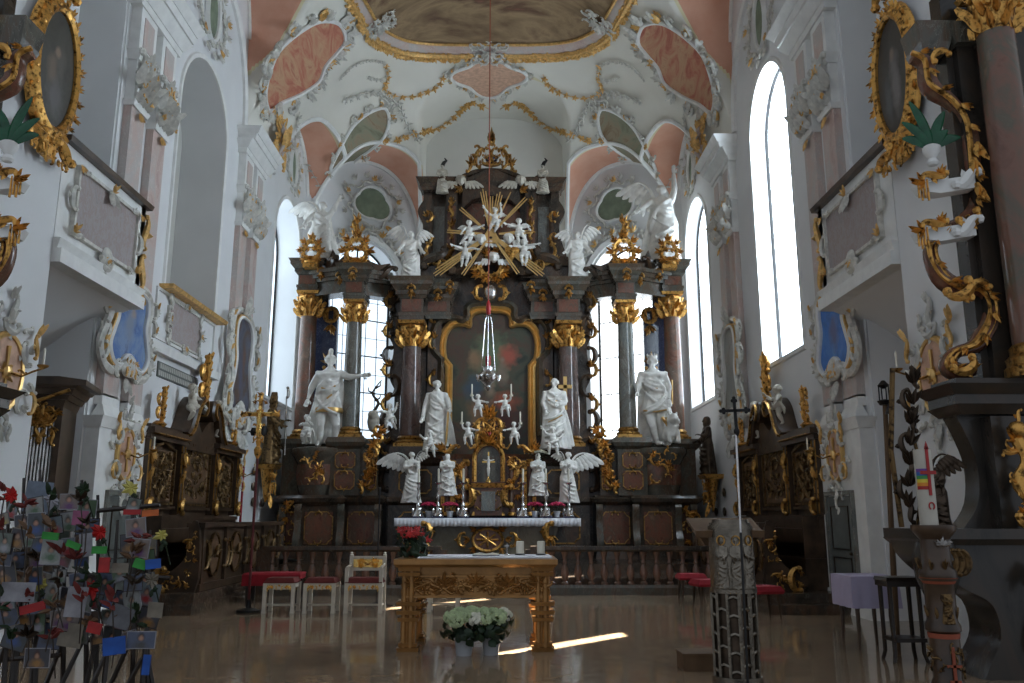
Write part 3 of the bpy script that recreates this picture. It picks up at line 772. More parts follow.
# ventilation grille
t = thing('vent_grille', 'perforated ventilation grille set in the bluish white wall', 'vent', (-W, 17.0, 4.35), PI/2)
mb = MB(); mb.box(-1.05, 1.05, -.025, 0, -.15, .15); mb.build('backing', 'stone_door', t)
mb = MB()
for i in range(22): mb.box(-1.02+i*.095, -.96+i*.095, -.04, -.02, -.12, -.02); mb.box(-.98+i*.095, -.92+i*.095, -.04, -.02, .02, .12)
mb.build('slats', 'plaster_grey', t)
def balcony(s):
    Y0, Y1 = 11.02, 13.75; X = 5.8; L = Y1-Y0
    t = thing('oratory_balcony', ('white oratory balcony above the organ case on the bluish wall' if s == -1 else 'white oratory balcony beside the tall sunlit window'), 'balcony', (s*X, (Y0+Y1)/2, 5.3), -s*PI/2, 'facing oratory balconies')
    h = L/2; mb = MB()
    mb.box(-h, h, 0, .16, .0, 1.42); mb.frus(-h-.0, h, -.06, .2, -.14, .0, .03, .05); mb.frus(-h, h, -.12, .22, -.34, -.14, .0, .0)
    e = 1 if s == -1 else -1            # far end returns to the wall
    mb.box(*sorted((e*h, e*(h-.16))), 0, .5, 0, 1.42)
    mb.build('parapet', 'stucco', t)
    mb = MB()                            # coved underside
    prof = [(.02, -.3), (.3, -.42), (.8, -.7), (1.3, -1.1), (2.2, -1.5)]
    o = [(y, z) for y, z in prof]+[(2.2, -.1), (.02, -.1)]
    mb.push(rotz(PI/2)); mb.prism([(y, z) for y, z in o], -h, h-.02) ; mb.pop()
    mb.build('underside', 'plaster', t)
    mb = MB(); mb.frus(-h-.03, h+.03, -.1, .24, 1.42, 1.5, .02, .02); mb.build('handrail', 'wood_brown', t)
    mb = MB(); mb.box(-h*.72, h*.72, -.03, 0, .22, 1.18); mb.build('panel', 'relief_grey', t)
    mb = MB(); q = h*.74
    mb.sweep([(-q, .18), (q, .18), (q, 1.22), (-q, 1.22)], [(0, 0), (0, .07), (.05, .07), (.05, 0)], closed=True)
    for x in (-1, 1): mb.scroll(x*q, .7, .4, PI/2, x, .09, 'C', .05, 12); mb.scroll(x*q*.85, .2, .3, 0, x, .1, 'S', .05, 10); mb.scroll(x*q*.85, 1.2, .3, 0, -x, .1, 'S', .05, 10)
    mb.spray(0, 1.2, .3, -PI/2, 5, 2.6, 1, .06); mb.ell((0, -.08, .16), (.16, .05, .15), 10); mb.scroll(0, .1, .4, 0, 1, .1, 'C', .06, 12)
    mb.build('frame', 'stucco_dirty', t)
    mb = MB()
    for x in (-q, 0, q): mb.spray(x, .2 if x else 1.2, .16, PI/2, 4, 3, 4, .1); mb.spray(x, 1.2 if x else .15, .14, -PI/2, 4, 3, 5, .1)
    mb.scroll(e*h*.97, 1.0, .7, PI/2, e, .06, 'S', .03, 12); mb.scroll(e*h*.97, .3, .7, PI/2, -e, .06, 'S', .03, 12)
    mb.spray(e*h, -.05, .22, -PI/2, 5, 1.4, 6, .05); mb.build('gilding', 'ochre', t)
balcony(-1); balcony(1)
# painted cartouches
PEAR = [(0, .62), (.30, .60), (.36, .38), (.33, .1), (.40, -.15), (.46, -.40), (.36, -.60), (.20, -.62), (.12, -.48), (0, -.42)]
TALL = [(0, 1.02), (.20, .98), (.34, .80), (.36, .45), (.30, .1), (.36, -.3), (.46, -.65), (.44, -.9), (.26, -1.0), (.15, -.86), (0, -.80)]
def shape(half, sx=1., sz=1.): return [(p.x*sx, p.y*sz) for p in seg(mirrored(half), 5, True)]
painting('paint_blue', [(.05, .09, .22), (.10, .19, .42), (.20, .29, .45), (.10, .13, .24)], [(0, 0, .1, .2, 1, .35, (.22, .26, .33)), (.1, 0, .3, .1, 1, .1, (.35, .28, .24))], 2.2)
painting('paint_blue_bright', [(.03, .12, .36), (.05, .2, .6), (.12, .3, .62)], [(0, 0, 0, .2, 1, .3, (.12, .14, .3))], 2.2)
painting('paint_brownblue', [(.06, .07, .11), (.10, .11, .15), (.10, .06, .04), (.14, .08, .05)], [(-.05, 0, -.2, .16, 1, .5, (.09, .10, .16)), (.15, 0, .2, .12, 1, .4, (.17, .08, .05))], 1.5)
painting('paint_pale', [(.22, .20, .16), (.33, .32, .28), (.25, .27, .27)], (), 2.)
def cartouche(s, Y, z, half, sx, sz, paint, label, seed, crest=True, X=None):
    t = thing('painted_cartouche', label, 'framed painting', (s*(X or W-.15), Y, z), -s*PI/2, 'rococo painted cartouches on the pilasters')
    o = shape(half, sx, sz)
    mb = MB(); mb.prism(o, -.04, 0); mb.build('canvas', paint, t)
    mb = MB(); mb.sweep(o, [(0, 0), (0, .09), (.03, .12), (.07, .09), (.08, 0)], closed=True); mb.build('inner_frame', 'stucco', t)
    big = [(x*1.28, zz*1.12) for x, zz in o]
    mb = MB(); H_ = max(p[1] for p in o); Wd = max(p[0] for p in o); R = random.Random(seed)
    mb.sweep(big, [(0, 0), (0, .05), (.06, .09), (.14, .05), (.15, 0)], closed=True)
    for x in (-1, 1):
        for zz in (-.8, -.3, .3, .8): mb.scroll(x*Wd*1.25, zz*H_, H_*.5, PI/2+x*.2, x*(1 if zz > 0 else -1), .10, 'C', .05, 12); mb.spray(x*Wd*1.4, zz*H_, H_*.22, PI/2-x*1.2, 4, 2, seed, .04)
    mb.spray(0, H_*1.1, H_*.4, PI/2, 7, 2.6, seed, .06)
    mb.ell((0, -.08, -H_*1.02), (Wd*.42, .08, H_*.30), 14, 8); mb.scroll(-Wd*.5, -H_*1.15, H_*.5, PI/2, -1, .11, 'C', .05, 12); mb.scroll(Wd*.5, -H_*1.15, H_*.5, PI/2, 1, .11, 'C', .05, 12)
    mb.spray(0, -H_*1.35, H_*.45, -PI/2, 7, 1.6, seed, .05); mb.build('stucco_surround', 'stucco_dirty', t)
    mb = MB()
    mb.sweep([(x*1.1, zz*1.05) for x, zz in o], [(0, 0), (0, .08), (.02, .09), (.045, .08), (.05, 0)], closed=True)
    mb.filigree(-Wd*.25, Wd*.25, -H_*1.2, -H_*.85, 8, seed, .16, .13)
    for x in (-1, 1):
        for zz in (.9, .2, -.6): mb.spray(x*Wd*1.35, zz*H_, H_*.2, PI/2+x*.6, 3, 1.5, seed+2, .1)
    mb.build('gilding', 'ochre', t)
def medal(s, X, Y, z, r, label, seed, group='gilded oval consecration crosses', m='pink_medal', rx=None):
    t = thing('consecration_cross', label, 'wall medallion', (s*X, Y, z), -s*PI/2, group); rx = rx or r*.72
    mb = MB(); mb.lathe([(1, 0), (1, .03), (.9, .05)], n=28) if 0 else mb.prism(arc(0, 0, rx, r, 0, 360, 28)[:-1], -.04, 0); mb.build('disc', m, t)
    mb = MB(); mb.sweep(arc(0, 0, rx, r, 0, 360, 28)[:-1], [(.02, 0), (.02, .06), (-.02, .07), (-.045, .05), (-.045, 0)], closed=True)
    for k in range(4): a = k*PI/2; mb.tube([(0, -.06, 0), (rx*.7*math.cos(a), -.06, r*.7*math.sin(a))], [.012, .028], 5)
    mb.ell((0, -.07, 0), (.08, .06, .09)); 
    for k in range(4): a = k*PI/2+PI/4; mb.spray(0, 0, r*.32, a, 3, .6, k, .04)
    mb.build('gilding', 'gilt_frame', t)
    mb = MB()
    for k in range(6): a = k*PI/3+.5; mb.scroll(rx*1.35*math.cos(a), r*1.35*math.sin(a), r*.8, a+PI/2, -1, .09, 'C', .04, 12); mb.spray(rx*1.5*math.cos(a), r*1.5*math.sin(a), r*.3, a, 5, 1.8, k, .03); mb.scroll(rx*1.8*math.cos(a+.4), r*1.7*math.sin(a+.4), r*.5, a, 1, .1, 'S', .03, 10)
    mb.scroll(.04, r*1.75, r*.9, PI/2, 1, .08, 'S', .03, 12); mb.spray(0, r*1.3, r*.4, PI/2, 5, 1.2, seed, .03); mb.spray(0, r*2.0, r*.4, PI/2, 4, 1.2, seed, .03); mb.scroll(-.04, -r*1.75, r*.9, -PI/2, 1, .08, 'S', .03, 12); mb.spray(0, -r*1.35, r*.5, -PI/2, 5, 1.2, seed, .03); mb.spray(0, -r*2.1, r*.35, -PI/2, 4, .9, seed, .03); mb.build('stucco_surround', 'stucco_dirty', t)
    mb = MB()
    for k in (-1, 1): mb.spray(k*rx*1.6, r*1.2, r*.45, PI/2-k*.2, 4, .9, k+3, .08); mb.scroll(k*rx*1.5, r*.9, r*.8, PI/2, -k, .07, 'S', .08, 10); mb.scroll(k*rx*1.5, -r*.7, r*.7, PI/2, k, .07, 'C', .08, 10)
    mb.build('outer_gilding', 'ochre', t)
    # bracket with candle cup
    mb = MB(); mb.tube([(0, -.08, 0), (.0, -.25, -.06), (0, -.38, 0), (0, -.5, .04)], [.015, .012, .012, .012], 6); mb.scroll(0, 0, .2, 0, 1, .06, 'S', .25, 10, False)
    mb.lathe([(.01, 0), (.06, .03), (.07, .05), (.02, .06)], (0, -.5, .03), 10); mb.build('candle_bracket', 'gold_dark', t)
    mb = MB(); mb.lathe([(.014, 0), (.014, .2), (.004, .22)], (0, -.5, .08), 8); mb.build('candle', 'ivory', t)
cartouche(-1, 14.25, 4.75, PEAR, 1.55, 1.05, 'paint_blue', 'pear-shaped blue painting on the left wall pilaster under the balcony end', 3)
cartouche(1, 14.25, 4.72, PEAR, 1.45, 1.05, 'paint_blue_bright', 'pear-shaped bright blue painting below the sunlit side balcony', 4)
cartouche(-1, 20.5, 5.2, TALL, 1.7, 1.15, 'paint_brownblue', 'tall dark brown and blue painting in pale rococo frame beside the leftmost stalls', 5)
cartouche(1, 20.9, 5.1, TALL, 1.5, 1.15, 'paint_pale', 'tall pale painting in white rococo frame between the two bright side windows', 6)
medal(-1, W-.22, 14.4, 2.6, .42, 'oval gilded cross medallion beside the stone tablet and carved stalls', 1)
medal(1, W-.22, 14.45, 2.6, .42, 'oval gilded cross medallion above the grey stone door', 2)
medal(-1, W, 21.1, 2.6, .40, 'oval gilded cross medallion behind the processional crucifix', 3)
medal(-1, 5.8, 10.22, 3.3, .46, 'large oval cross medallion on the pier at the edge beside the organ', 4, rx=.36)
medal(1, 5.8, 10.35, 3.3, .46, 'large oval cross medallion on the pier above the paschal candle', 5, rx=.36)
# oval pictures high on the piers
OV = arc(0, 0, .44, .82, 0, 360, 32)[:-1]
painting('paint_oval_holy', [(.035, .035, .03), (.06, .06, .05), (.045, .04, .035)], [(-.08, 0, -.05, .13, 1, .25, (.16, .12, .09)), (.1, 0, .1, .12, 1, .3, (.10, .09, .08)), (.0, 0, .25, .07, 1, .08, (.25, .18, .13)), (.05, 0, -.4, .2, 1, .25, (.13, .12, .12))], 2)
painting('paint_oval_figure', [(.03, .03, .03), (.05, .05, .045), (.03, .03, .03)], [(.05, 0, -.1, .14, 1, .45, (.17, .16, .16)), (.02, 0, .32, .07, 1, .09, (.22, .17, .14)), (-.18, 0, -.3, .1, 1, .3, (.08, .09, .1))], 2)
for s, pm, lb in ((-1, 'paint_oval_holy', 'dark oval picture of two figures in gilded carved frame, high left pier'), (1, 'paint_oval_figure', 'dark oval picture of a pale figure in gilded frame beside gold scrollwork')):
    t = thing('oval_picture', lb, 'framed painting', (s*5.72, 10.36 if s < 0 else 10.42, 7.45), -s*PI/2, 'gilded oval pictures on the piers'); M_ = 1.
    mb = MB(); mb.prism(OV, -.06, 0); mb.build('canvas', pm, t)
    mb = MB(); mb.sweep(OV, [(.0, 0), (.0, .10), (-.05, .13), (-.14, .09), (-.2, .05), (-.22, 0)], closed=True)
    for i in range(26):
        a = 2*PI*i/26; mb.spray(.56*math.cos(a), .95*math.sin(a), .15, a+.4, 3, 1.6, i, .07); mb.ell((.53*math.cos(a), -.1, .92*math.sin(a)), .035, 6, 4)
    mb.scroll(0, 1.15, .5, 0, -1, .12, 'C', .08, 14); mb.scroll(-.35, -1.05, .5, .4, 1, .12, 'S', .08, 14); mb.scroll(.35, -1.05, .5, -.4, 1, .12, 'S', .08, 14)
    mb.prism([(-.25, -.95), (.25, -.95), (.12, -1.25), (-.12, -1.25)], -.1, 0); mb.filigree(-.4, .4, -1.3, -.9, 8, 5, .22, .1)
    mb.filigree(-.3, .3, 1.05, 1.3, 4, 6, .2, .1)
    mb.build('frame', 'gold', t)
# ================================================================ the high altar
AX = -.04
HA = thing('high_altar', 'towering dark marble high altar with gilded columns filling the apse', 'altar', (AX, 24.0, .45))
def hb(M=None): return MB(T(-AX, -24.0, -.45) @ (M or Matrix.Identity(4)))     # parts are drawn in world coordinates
SD = [T(AX, 0, 0), T(AX, 0, 0) @ S(-1, 1, 1)]                                    # right half and its mirror
def entab(mb, x0, x1, y0, y1, z0, z1, k=1.):
    """architrave, frieze and stepped cornice round a block"""
    h = z1-z0
    for a, b, p, f in ((0, .10, .03, .0), (.10, .18, .06, .0), (.18, .52, .0, .0), (.52, .60, .05, .05), (.60, .70, .14, .0), (.70, .82, .16, .12), (.82, .90, .30, .0), (.90, 1, .30, .08)):
        mb.frus(x0-p*k, x1+p*k, y0-p*k, y1, z0+a*h, z0+b*h, f*k, f*k)
def panel(mb, x0, x1, z0, z1, y, d=.03): mb.box(x0, x1, y-d, y, z0, z1)
def gframe(mb, x0, x1, z0, z1, y, w=.045, d=.05, fancy=True):
    mb.push(T(0, y, 0)); o = [(x0, z0), (x1, z0), (x1, z1), (x0, z1)]
    if fancy:
        c = min(x1-x0, z1-z0)*.18
        o = [(x0+c, z0), (x1-c, z0), (x1-c*.6, z0+c*.6), (x1, z0+c), (x1, z1-c), (x1-c*.6, z1-c*.6), (x1-c, z1), (x0+c, z1), (x0+c*.6, z1-c*.6), (x0, z1-c), (x0, z0+c), (x0+c*.6, z0+c*.6)]
    mb.sweep(o, [(0, 0), (0, d), (w, d), (w, 0)], closed=True); mb.pop()
def capital3(mb, r, h, seed=0):
    """round composite capital with leaves all round"""
    mb.lathe([(r, 0), (r*1.05, h*.3), (r*1.3, h*.8), (r*1.2, h*.85)], n=14)
    for row in range(2):
        for i in range(9): mb.push(rotz(i*2*PI/9+row*.35) @ T(0, -r*1.02-.02*row, 0)); mb.leaf(0, h*.30*row, h*.38, PI/2, .22, .7); mb.pop()
    for i in range(4):
        mb.push(rotz(PI/4+i*PI/2) @ T(0, -r*1.35, 0) @ rotz(PI/2)); mb.scroll(0, h*.74, h*.55, PI/2, 1, .13, 'C', 0, 10, False); mb.pop()
        mb.push(rotz(i*PI/2) @ T(0, -r*1.3, 0)); mb.spray(0, h*.66, h*.22, PI/2, 5, 2.6, i); mb.pop()
    mb.frus(-r*1.25, r*1.25, -r*1.25, r*1.25, h*.88, h, r*.12, r*.12)
def column(parent, M, x, y, r, z0, z1, zc, m, lab=None):
    mb = hb(M); prof = [(r, z0+.3)]+[(r*(1-.13*(i/10)**1.6), z0+.3+(z1-z0-.3)*i/10) for i in range(1, 11)]
    mb.lathe(prof, (x, y, 0), 22); c = mb.build('column', m, parent)
    b = hb(M); b.frus(x-r*1.35, x+r*1.35, y-r*1.35, y+r*1.35, z0, z0+.1, 0, 0)
    b.lathe([(r*1.3, z0+.1), (r*1.36, z0+.14), (r*1.3, z0+.18), (r*1.1, z0+.2), (r*1.2, z0+.25), (r*1.1, z0+.3), (r, z0+.32)], (x, y, 0), 22); b.build('column_base', 'gold_dark', c)
    k = hb(M); k.push(T(x, y, z1)); capital3(k, r*.92, zc-z1); k.build('capital', 'gold', c)
    for o in (c,): pass
    return c
for side, M in enumerate(SD):
    sg = 1 if side == 0 else -1
    # --- plinths and pedestals
    mb = hb(M)
    mb.box(2.95, 5.7, 23.5, 27, .45, 1.95); mb.frus(2.9, 5.75, 23.4, 27, .45, .72, -.06, -.06)
    mb.box(4.05, 5.1, 23.2, 24, .45, 1.95)
    for a, b, p, f in ((1.88, 1.96, .02, .08), (1.96, 2.06, .12, .05), (2.06, 2.14, .17, -.1)): mb.frus(2.95-p, 5.68+p, 23.45-p, 27, a, b, f, f); mb.frus(4.0-p, 5.1+p, 23.15-p, 24, a, b, f, f)
    mb.build('plinth', 'marble_dark', HA)
    mb = hb(M)
    mb.box(3.1, 5.8, 23.75, 27, 2.14, 3.45); mb.box(3.55, 4.35, 23.3, 24, 2.14, 3.45); mb.box(5.1, 5.85, 24.0, 25, 2.14, 3.5)
    mb.push(T(4.75, 23.7, 0)); mb.lathe([(.5, 2.14), (.56, 2.3), (.62, 2.7), (.60, 3.0), (.72, 3.2), (.8, 3.3), (.8, 3.42), (.7, 3.46)], n=20, sy=.75); mb.pop()
    for x0, x1, y0 in ((3.55, 4.35, 23.3), (5.1, 5.85, 24.0), (3.1, 5.8, 23.8)):
        for a, b, p, f in ((3.4, 3.48, .0, .08), (3.48, 3.58, .10, .05), (3.58, 3.72, .15, -.05)): mb.frus(x0-p, x1+p, y0-p, 25.2, a, b, f, f)
    mb.build('pedestal', 'marble_green', HA)
    mb = hb(M); g = hb(M)
    for x0, x1, z0, z1, y in ((5.2, 5.75, 2.3, 2.72, 24.0), (5.2, 5.75, 2.82, 3.3, 24.0), (3.68, 4.22, 2.3, 2.8, 23.3), (3.68, 4.22, 2.88, 3.3, 23.3), (3.15, 3.42, 2.3, 3.3, 23.75), (5.22, 5.75, .85, 1.7, 23.5), (3.05, 3.85, .85, 1.7, 23.5), (4.2, 4.95, .85, 1.7, 23.2)):
        mb = hb(M); panel(mb, x0, x1, z0, z1, y); mb.build('marble_panel', 'marble_redpanel', HA); mb = hb(M); gframe(g, x0-.01, x1+.01, z0-.01, z1+.01, y, .024, .045); g.push(T(0, y-.02, 0)); g.scroll((x0+x1)/2, z0+.08, .22, 0, 1, .09, 'C', .03, 8); g.scroll((x0+x1)/2, z1-.08, .22, 0, -1, .09, 'C', .03, 8); g.pop()
    mb.push(T(4.75, 23.7, 0)); mb.lathe([(.60, 2.42), (.645, 2.7), (.625, 2.98)], n=12, a0=-PI*.85, a1=-PI*.15, sy=.78); mb.pop()
    mb.build('marble_panel', 'marble_redpanel', HA); g.build('panel_gilding', 'gold_dark', HA)
    for x, y in ((3.02, 23.45), (3.97, 23.16), (5.12, 23.16), (5.6, 23.45)):      # scrolled console strips on the plinth
        mb = hb(M); mb.push(T(x, y, 0) @ rotz(-PI/2)); mb.prism([(p.x, p.y) for p in seg([(0, .72), (.16, .74), (.2, .95), (.10, 1.2), (.06, 1.5), (.14, 1.75), (.1, 1.9), (0, 1.9)], 4)], -.09, .09); mb.pop(); mb.build('console', 'marble_green', HA)
    mb = hb(M); mb.push(T(0, 23.1, 0)); mb.filigree(4.5, 5.0, 2.5, 3.35, 12, 31+side, .32, .15, False); mb.pop()
    mb.push(T(0, 23.42, 0)); mb.filigree(5.2, 5.7, .9, 2.0, 14, 33+side, .3, .1, False)
    mb.pop(); mb.push(T(0, 23.25, 0))
    for k in range(9): z = 2.35+k*.19; mb.scroll(3.45-.1*math.sin(k*1.3)-.05*k, z, .36, PI/2+.5*math.sin(k), (-1)**k, .12, 'SC'[k % 2], .1, 12); mb.spray(3.4-.05*k, z, .26, 1+k, 5, 2.4, k, .12)
    mb.pop(); mb.build('gilt_carving', 'gold', HA)
    # --- concave wing of scrolled marble between the outer and the inner columns, its edge seen against the window
    mb = hb(M); mb.push(T(0, 24.3, 0))
    mb.prism([(p.x, p.y) for p in seg([(3.1, 2.1), (3.25, 2.6), (2.95, 3.2), (3.15, 3.7), (2.75, 4.2), (2.72, 5.0), (2.95, 5.6), (2.85, 6.4), (3.05, 7.0), (2.9, 7.8), (2.6, 8.3)], 6)]+[(2.2, 8.3), (2.2, 2.1)], 0, .5)
    for z, sc_, fl in ((2.6, .7, 1), (3.4, .8, -1), (4.3, .6, 1), (5.3, .7, -1), (6.2, .55, 1), (7.1, .6, -1), (7.9, .5, 1)): mb.scroll(2.9, z, sc_, PI/2, fl, .12, 'C', .1, 14)
    mb.pop(); mb.box(2.3, 3.1, 24.5, 26.5, .45, 3.4)
    mb.build('scrolled_wing', 'marble_dark', HA)
    mb = hb(M); mb.push(T(0, 24.15, 0))
    for z in (3.5, 4.75, 5.75, 6.9, 7.8): mb.scroll(2.95, z, .42, PI/2, 1, .11, 'C', .05, 12); mb.spray(2.95, z+.1, .25, PI/2, 5, 2.4, int(z*9), .08)
    mb.pop(); mb.build('wing_gilding', 'gold_dark', HA)
    # --- columns
    column(HA, M, 5.42, 24.45, .27, 3.72, 7.4, 8.15, 'marble_red')
    column(HA, M, 3.92, 23.72, .25, 3.72, 7.05, 7.7, 'marble_grey')
    column(HA, M, 2.28, 24.05, .31, 3.5, 6.4, 7.15, 'marble_purple')
    mb = hb(M); mb.box(4.62, 4.95, 24.7, 24.95, 3.7, 7.7); mb.box(4.95, 5.3, 24.9, 25.1, 3.7, 8.4); mb.build('pilaster', 'marble_blue', HA)
    mb = hb(M); mb.push(T(0, 24.68, 0)); mb.scroll(4.78, 7.5, .5, PI/2, 1, .14, 'C', .1, 14); mb.scroll(4.78, 7.5, .5, PI/2, -1, .14, 'C', .1, 14); mb.spray(4.78, 7.2, .35, -PI/2, 5, 1.8, 3, .1); mb.spray(4.78, 6.05, .35, PI/2, 5, 3.2, 3, .1); mb.scroll(4.78, 5.9, .35, 0, 1, .14, 'C', .1, 12)
    mb.pop(); mb.push(T(0, 24.9, 0)); mb.pop(); mb.build('pilaster_ornament', 'gold_dark', HA)
    mb = hb(M); mb.box(1.45, 1.85, 24.4, 24.8, 3.4, 8.2); mb.box(1.9, 2.7, 24.5, 25.2, 3.4, 8.2); mb.build('inner_pilaster', 'marble_dark', HA)
    mb = hb(M)
    for z in (4.6, 5.5, 6.6, 7.4): mb.push(T(0, 24.38, 0)); mb.scroll(1.66, z, .42, PI/2, 1, .1, 'C', .04, 12); mb.spray(1.66, z+.15, .2, PI/2, 4, 2, int(z*7), .06); mb.pop()
    mb.build('pilaster_gilding', 'gold_dark', HA)
    # --- pedestal of the inner column
    mb = hb(M); mb.box(1.35, 2.78, 23.65, 25.5, .45, 3.0)
    for a, b, p, f in ((1.88, 1.98, .02, .08), (1.98, 2.1, .1, -.06), (2.95, 3.03, .0, .08), (3.03, 3.15, .10, .05), (3.15, 3.3, .15, -.05), (3.3, 3.5, .02, 0)): mb.frus(1.35-p, 2.78+p, 23.65-p, 25.2, a, b, f, f)
    mb.build('inner_pedestal', 'marble_dark', HA)
    mb = hb(M); g = hb(M)
    for z0, z1 in ((.85, 1.7), (2.2, 2.85)): panel(mb, 1.6, 2.5, z0, z1, 23.65); gframe(g, 1.59, 2.51, z0-.01, z1+.01, 23.65, .035)
    g.build('panel_gilding', 'gold_dark', HA)
    # --- entablatures
    mb = hb(M); entab(mb, 5.15, 5.72, 24.15, 25.3, 8.15, 9.08, .7); entab(mb, 3.65, 4.2, 23.45, 24.4, 7.7, 8.72, .7)
    mb.build('outer_entablature', 'marble_green', HA)
    mb = hb(M)                                     # bridge between the two outer columns
    for a, b, p in ((8.0, 8.12, 0), (8.12, 8.4, -.06), (8.4, 8.5, .05), (8.5, 8.62, .14), (8.62, 8.74, .22)):
        mb.slab([(3.9, 23.6-p), (5.4, 24.3-p), (5.4, 24.9), (3.9, 24.2)], a, b)
        mb.slab([(2.9, 24.15-p), (3.9, 23.6-p), (3.9, 24.1), (2.9, 24.6)], a-.1, b-.1)
    mb.build('bridge_cornice', 'marble_green', HA)
    mb = hb(M); entab(mb, 1.95, 2.62, 23.75, 25.2, 7.15, 8.4, .9); entab(mb, 1.2, 2.0, 24.2, 25.2, 7.3, 8.35, .7); mb.box(1.2, 2.5, 24.4, 25.2, 8.3, 8.8)
    mb.build('inner_entablature', 'marble_green', HA)
    for q in ((5.2, 5.67, 8.34, 8.6, 24.14), (3.7, 4.15, 7.9, 8.2, 23.44), (2.0, 2.57, 7.4, 7.78, 23.74), (1.3, 1.85, 7.52, 7.82, 24.19)): mb = hb(M); panel(mb, *q); mb.build('frieze_panel', 'marble_redpanel', HA)
    mb = hb(M); 
    for x, z, y in ((5.0, 8.6, 24.0), (4.4, 8.4, 23.75), (3.92, 8.35, 23.15), (2.28, 7.95, 23.5), (1.55, 7.95, 24.0), (1.2, 8.2, 24.0)): mb = hb(M); mb.push(T(x, y, z)); mb.spray(0, 0, .24, -PI/2, 5, 2.4, int(x*9), .05); mb.ell((0, -.08, 0), .07, 8); mb.scroll(0, .08, .26, 0, -1, .13, 'C', .03, 10); mb.pop(); mb.build('frieze_ornament', 'gold_dark', HA)
    # --- openwork gilt vases above the columns
    for x, y, z, k in ((3.92, 23.7, 8.72, .9), (5.3, 23.95, 8.9, .72)):
        mb = hb(M); mb.push(T(x, y-.1, z) @ S(k))
        mb.push(T(0, 0, .52)); mb.sweep(arc(0, 0, .26, .34, 0, 360, 20)[:-1], [(.0, -.05), (.0, .08), (-.1, .1), (-.14, .0)], closed=True)
        for i in range(8): a = i*PI/4; mb.spray(.36*math.cos(a), .46*math.sin(a), .28, a, 5, 1.8, i, .05); mb.scroll(.38*math.cos(a), .46*math.sin(a), .32, a+PI/2, -1, .11, 'C', .04, 10)
        mb.pop(); mb.lathe([(.26, -.02), (.3, .05), (.16, .12), (.12, .2), (.2, .26)], n=12)
        mb.spray(0, .95, .36, PI/2, 6, 1.8, 4, 0); mb.ell((0, 0, 1.0), .10, 8); mb.box(-.3, .3, -.12, .4, -.2, .0) if k < .8 else None; mb.filigree(-.4, .4, .1, 1.0, 10, 7, .3, .1)
        if k == .9: mb.scroll(.1, 1.35, .5, PI/2, 1, .1, 'S', 0, 12); mb.spray(0, 1.5, .3, PI/2, 5, 2, 4, 0); mb.tube([(0, 0, 1.2), (0.03, 0, 1.5), (-.03, 0, 1.85)], [.07, .05, .02], 6)
        mb.build('gilt_vase', 'gold', HA)
    mb = hb(M); mb.push(T(0, 24.2, 0))
    mb.prism([(4.35, 8.6), (4.75, 8.65), (4.9, 9.0), (4.75, 9.45), (4.55, 9.1), (4.4, 9.25), (4.3, 8.9)], 0, .3); mb.prism([(3.3, 8.6), (3.7, 8.7), (3.6, 8.95), (3.25, 8.8), (2.95, 8.85)], -.5, -.1)
    mb.scroll(3.1, 8.6, .8, rad(-25), 1, .1, 'S', .3, 14); mb.scroll(4.6, 8.9, .6, PI/2, 1, .14, 'C', .1, 12); mb.scroll(2.9, 7.9, .8, PI/2, -1, .12, 'S', 0, 14); mb.pop()
    mb.build('volute', 'marble_dark', HA)
    # --- upper storey
    mb = hb(M)
    mb.box(.0, 2.0, 25.0, 25.4, 8.7, 11.75); mb.box(1.05, 1.4, 24.65, 25.1, 8.7, 11.6); mb.box(1.86, 2.12, 24.8, 25.3, 8.7, 11.6)
    for a, b, p, f in ((11.5, 11.6, .02, .05), (11.6, 11.72, .10, .0), (11.72, 11.87, .12, .10)): mb.frus(.95-p, 2.12+p, 24.6-p, 25.3, a, b, f, f)
    mb.push(T(0, 24.6, 0)); mb.prism([(p.x, p.y) for p in seg([(0, 12.25), (.5, 12.2), (.95, 12.0), (1.1, 11.75), (1.4, 12.0), (1.6, 12.0), (1.2, 11.8), (.9, 11.65)], 5)]+[(.9, 10.9), (.6, 11.2), (0, 11.35)], 0, .5)
    mb.prism([(p.x, p.y) for p in seg([(2.15, 8.7), (2.35, 9.3), (2.2, 9.9), (2.1, 10.4), (2.3, 10.9), (2.1, 11.3)], 5)]+[(1.8, 11.3), (1.8, 8.7)], .25, .6); mb.pop()
    mb.box(.9, 2.6, 24.3, 25.2, 8.6, 8.95); mb.frus(2.0, 2.6, 24.2, 25.2, 8.95, 9.25, -.1, -.05)
    mb.push(T(0, 24.3, 0)); mb.scroll(.75, 9.0, 1.1, rad(155), 1, .16, 'S', 0, 16); mb.scroll(1.7, 9.2, 1.0, rad(140), -1, .12, 'S', 0, 16); mb.pop()
    mb.build('upper_storey', 'marble_dark', HA)
    mb = hb(M); mb.box(1.46, 1.80, 24.95, 25.0, 9.2, 11.1); mb.build('grey_panel', 'marble_grey', HA)
    mb = hb(M); mb.box(1.1, 1.35, 24.62, 24.65, 9.0, 11.0); mb.box(.2, .9, 24.95, 25.0, 9.0, 11.2); mb.build('upper_panel', 'marble_redpanel', HA)
    mb = hb(M); mb.push(T(0, 24.55, 0))
    for z in (9.3, 10.1, 10.8): mb.scroll(1.22, z, .5, PI/2, 1, .09, 'S', .05, 12); mb.spray(1.22, z+.2, .25, PI/2, 5, 2.2, int(z*5), .06)
    for z in (9.2, 9.9, 10.6): mb.scroll(1.95, z, .4, PI/2, -1, .1, 'C', .05, 12); mb.spray(1.95, z, .2, 1, 4, 2, int(z*5), .06)
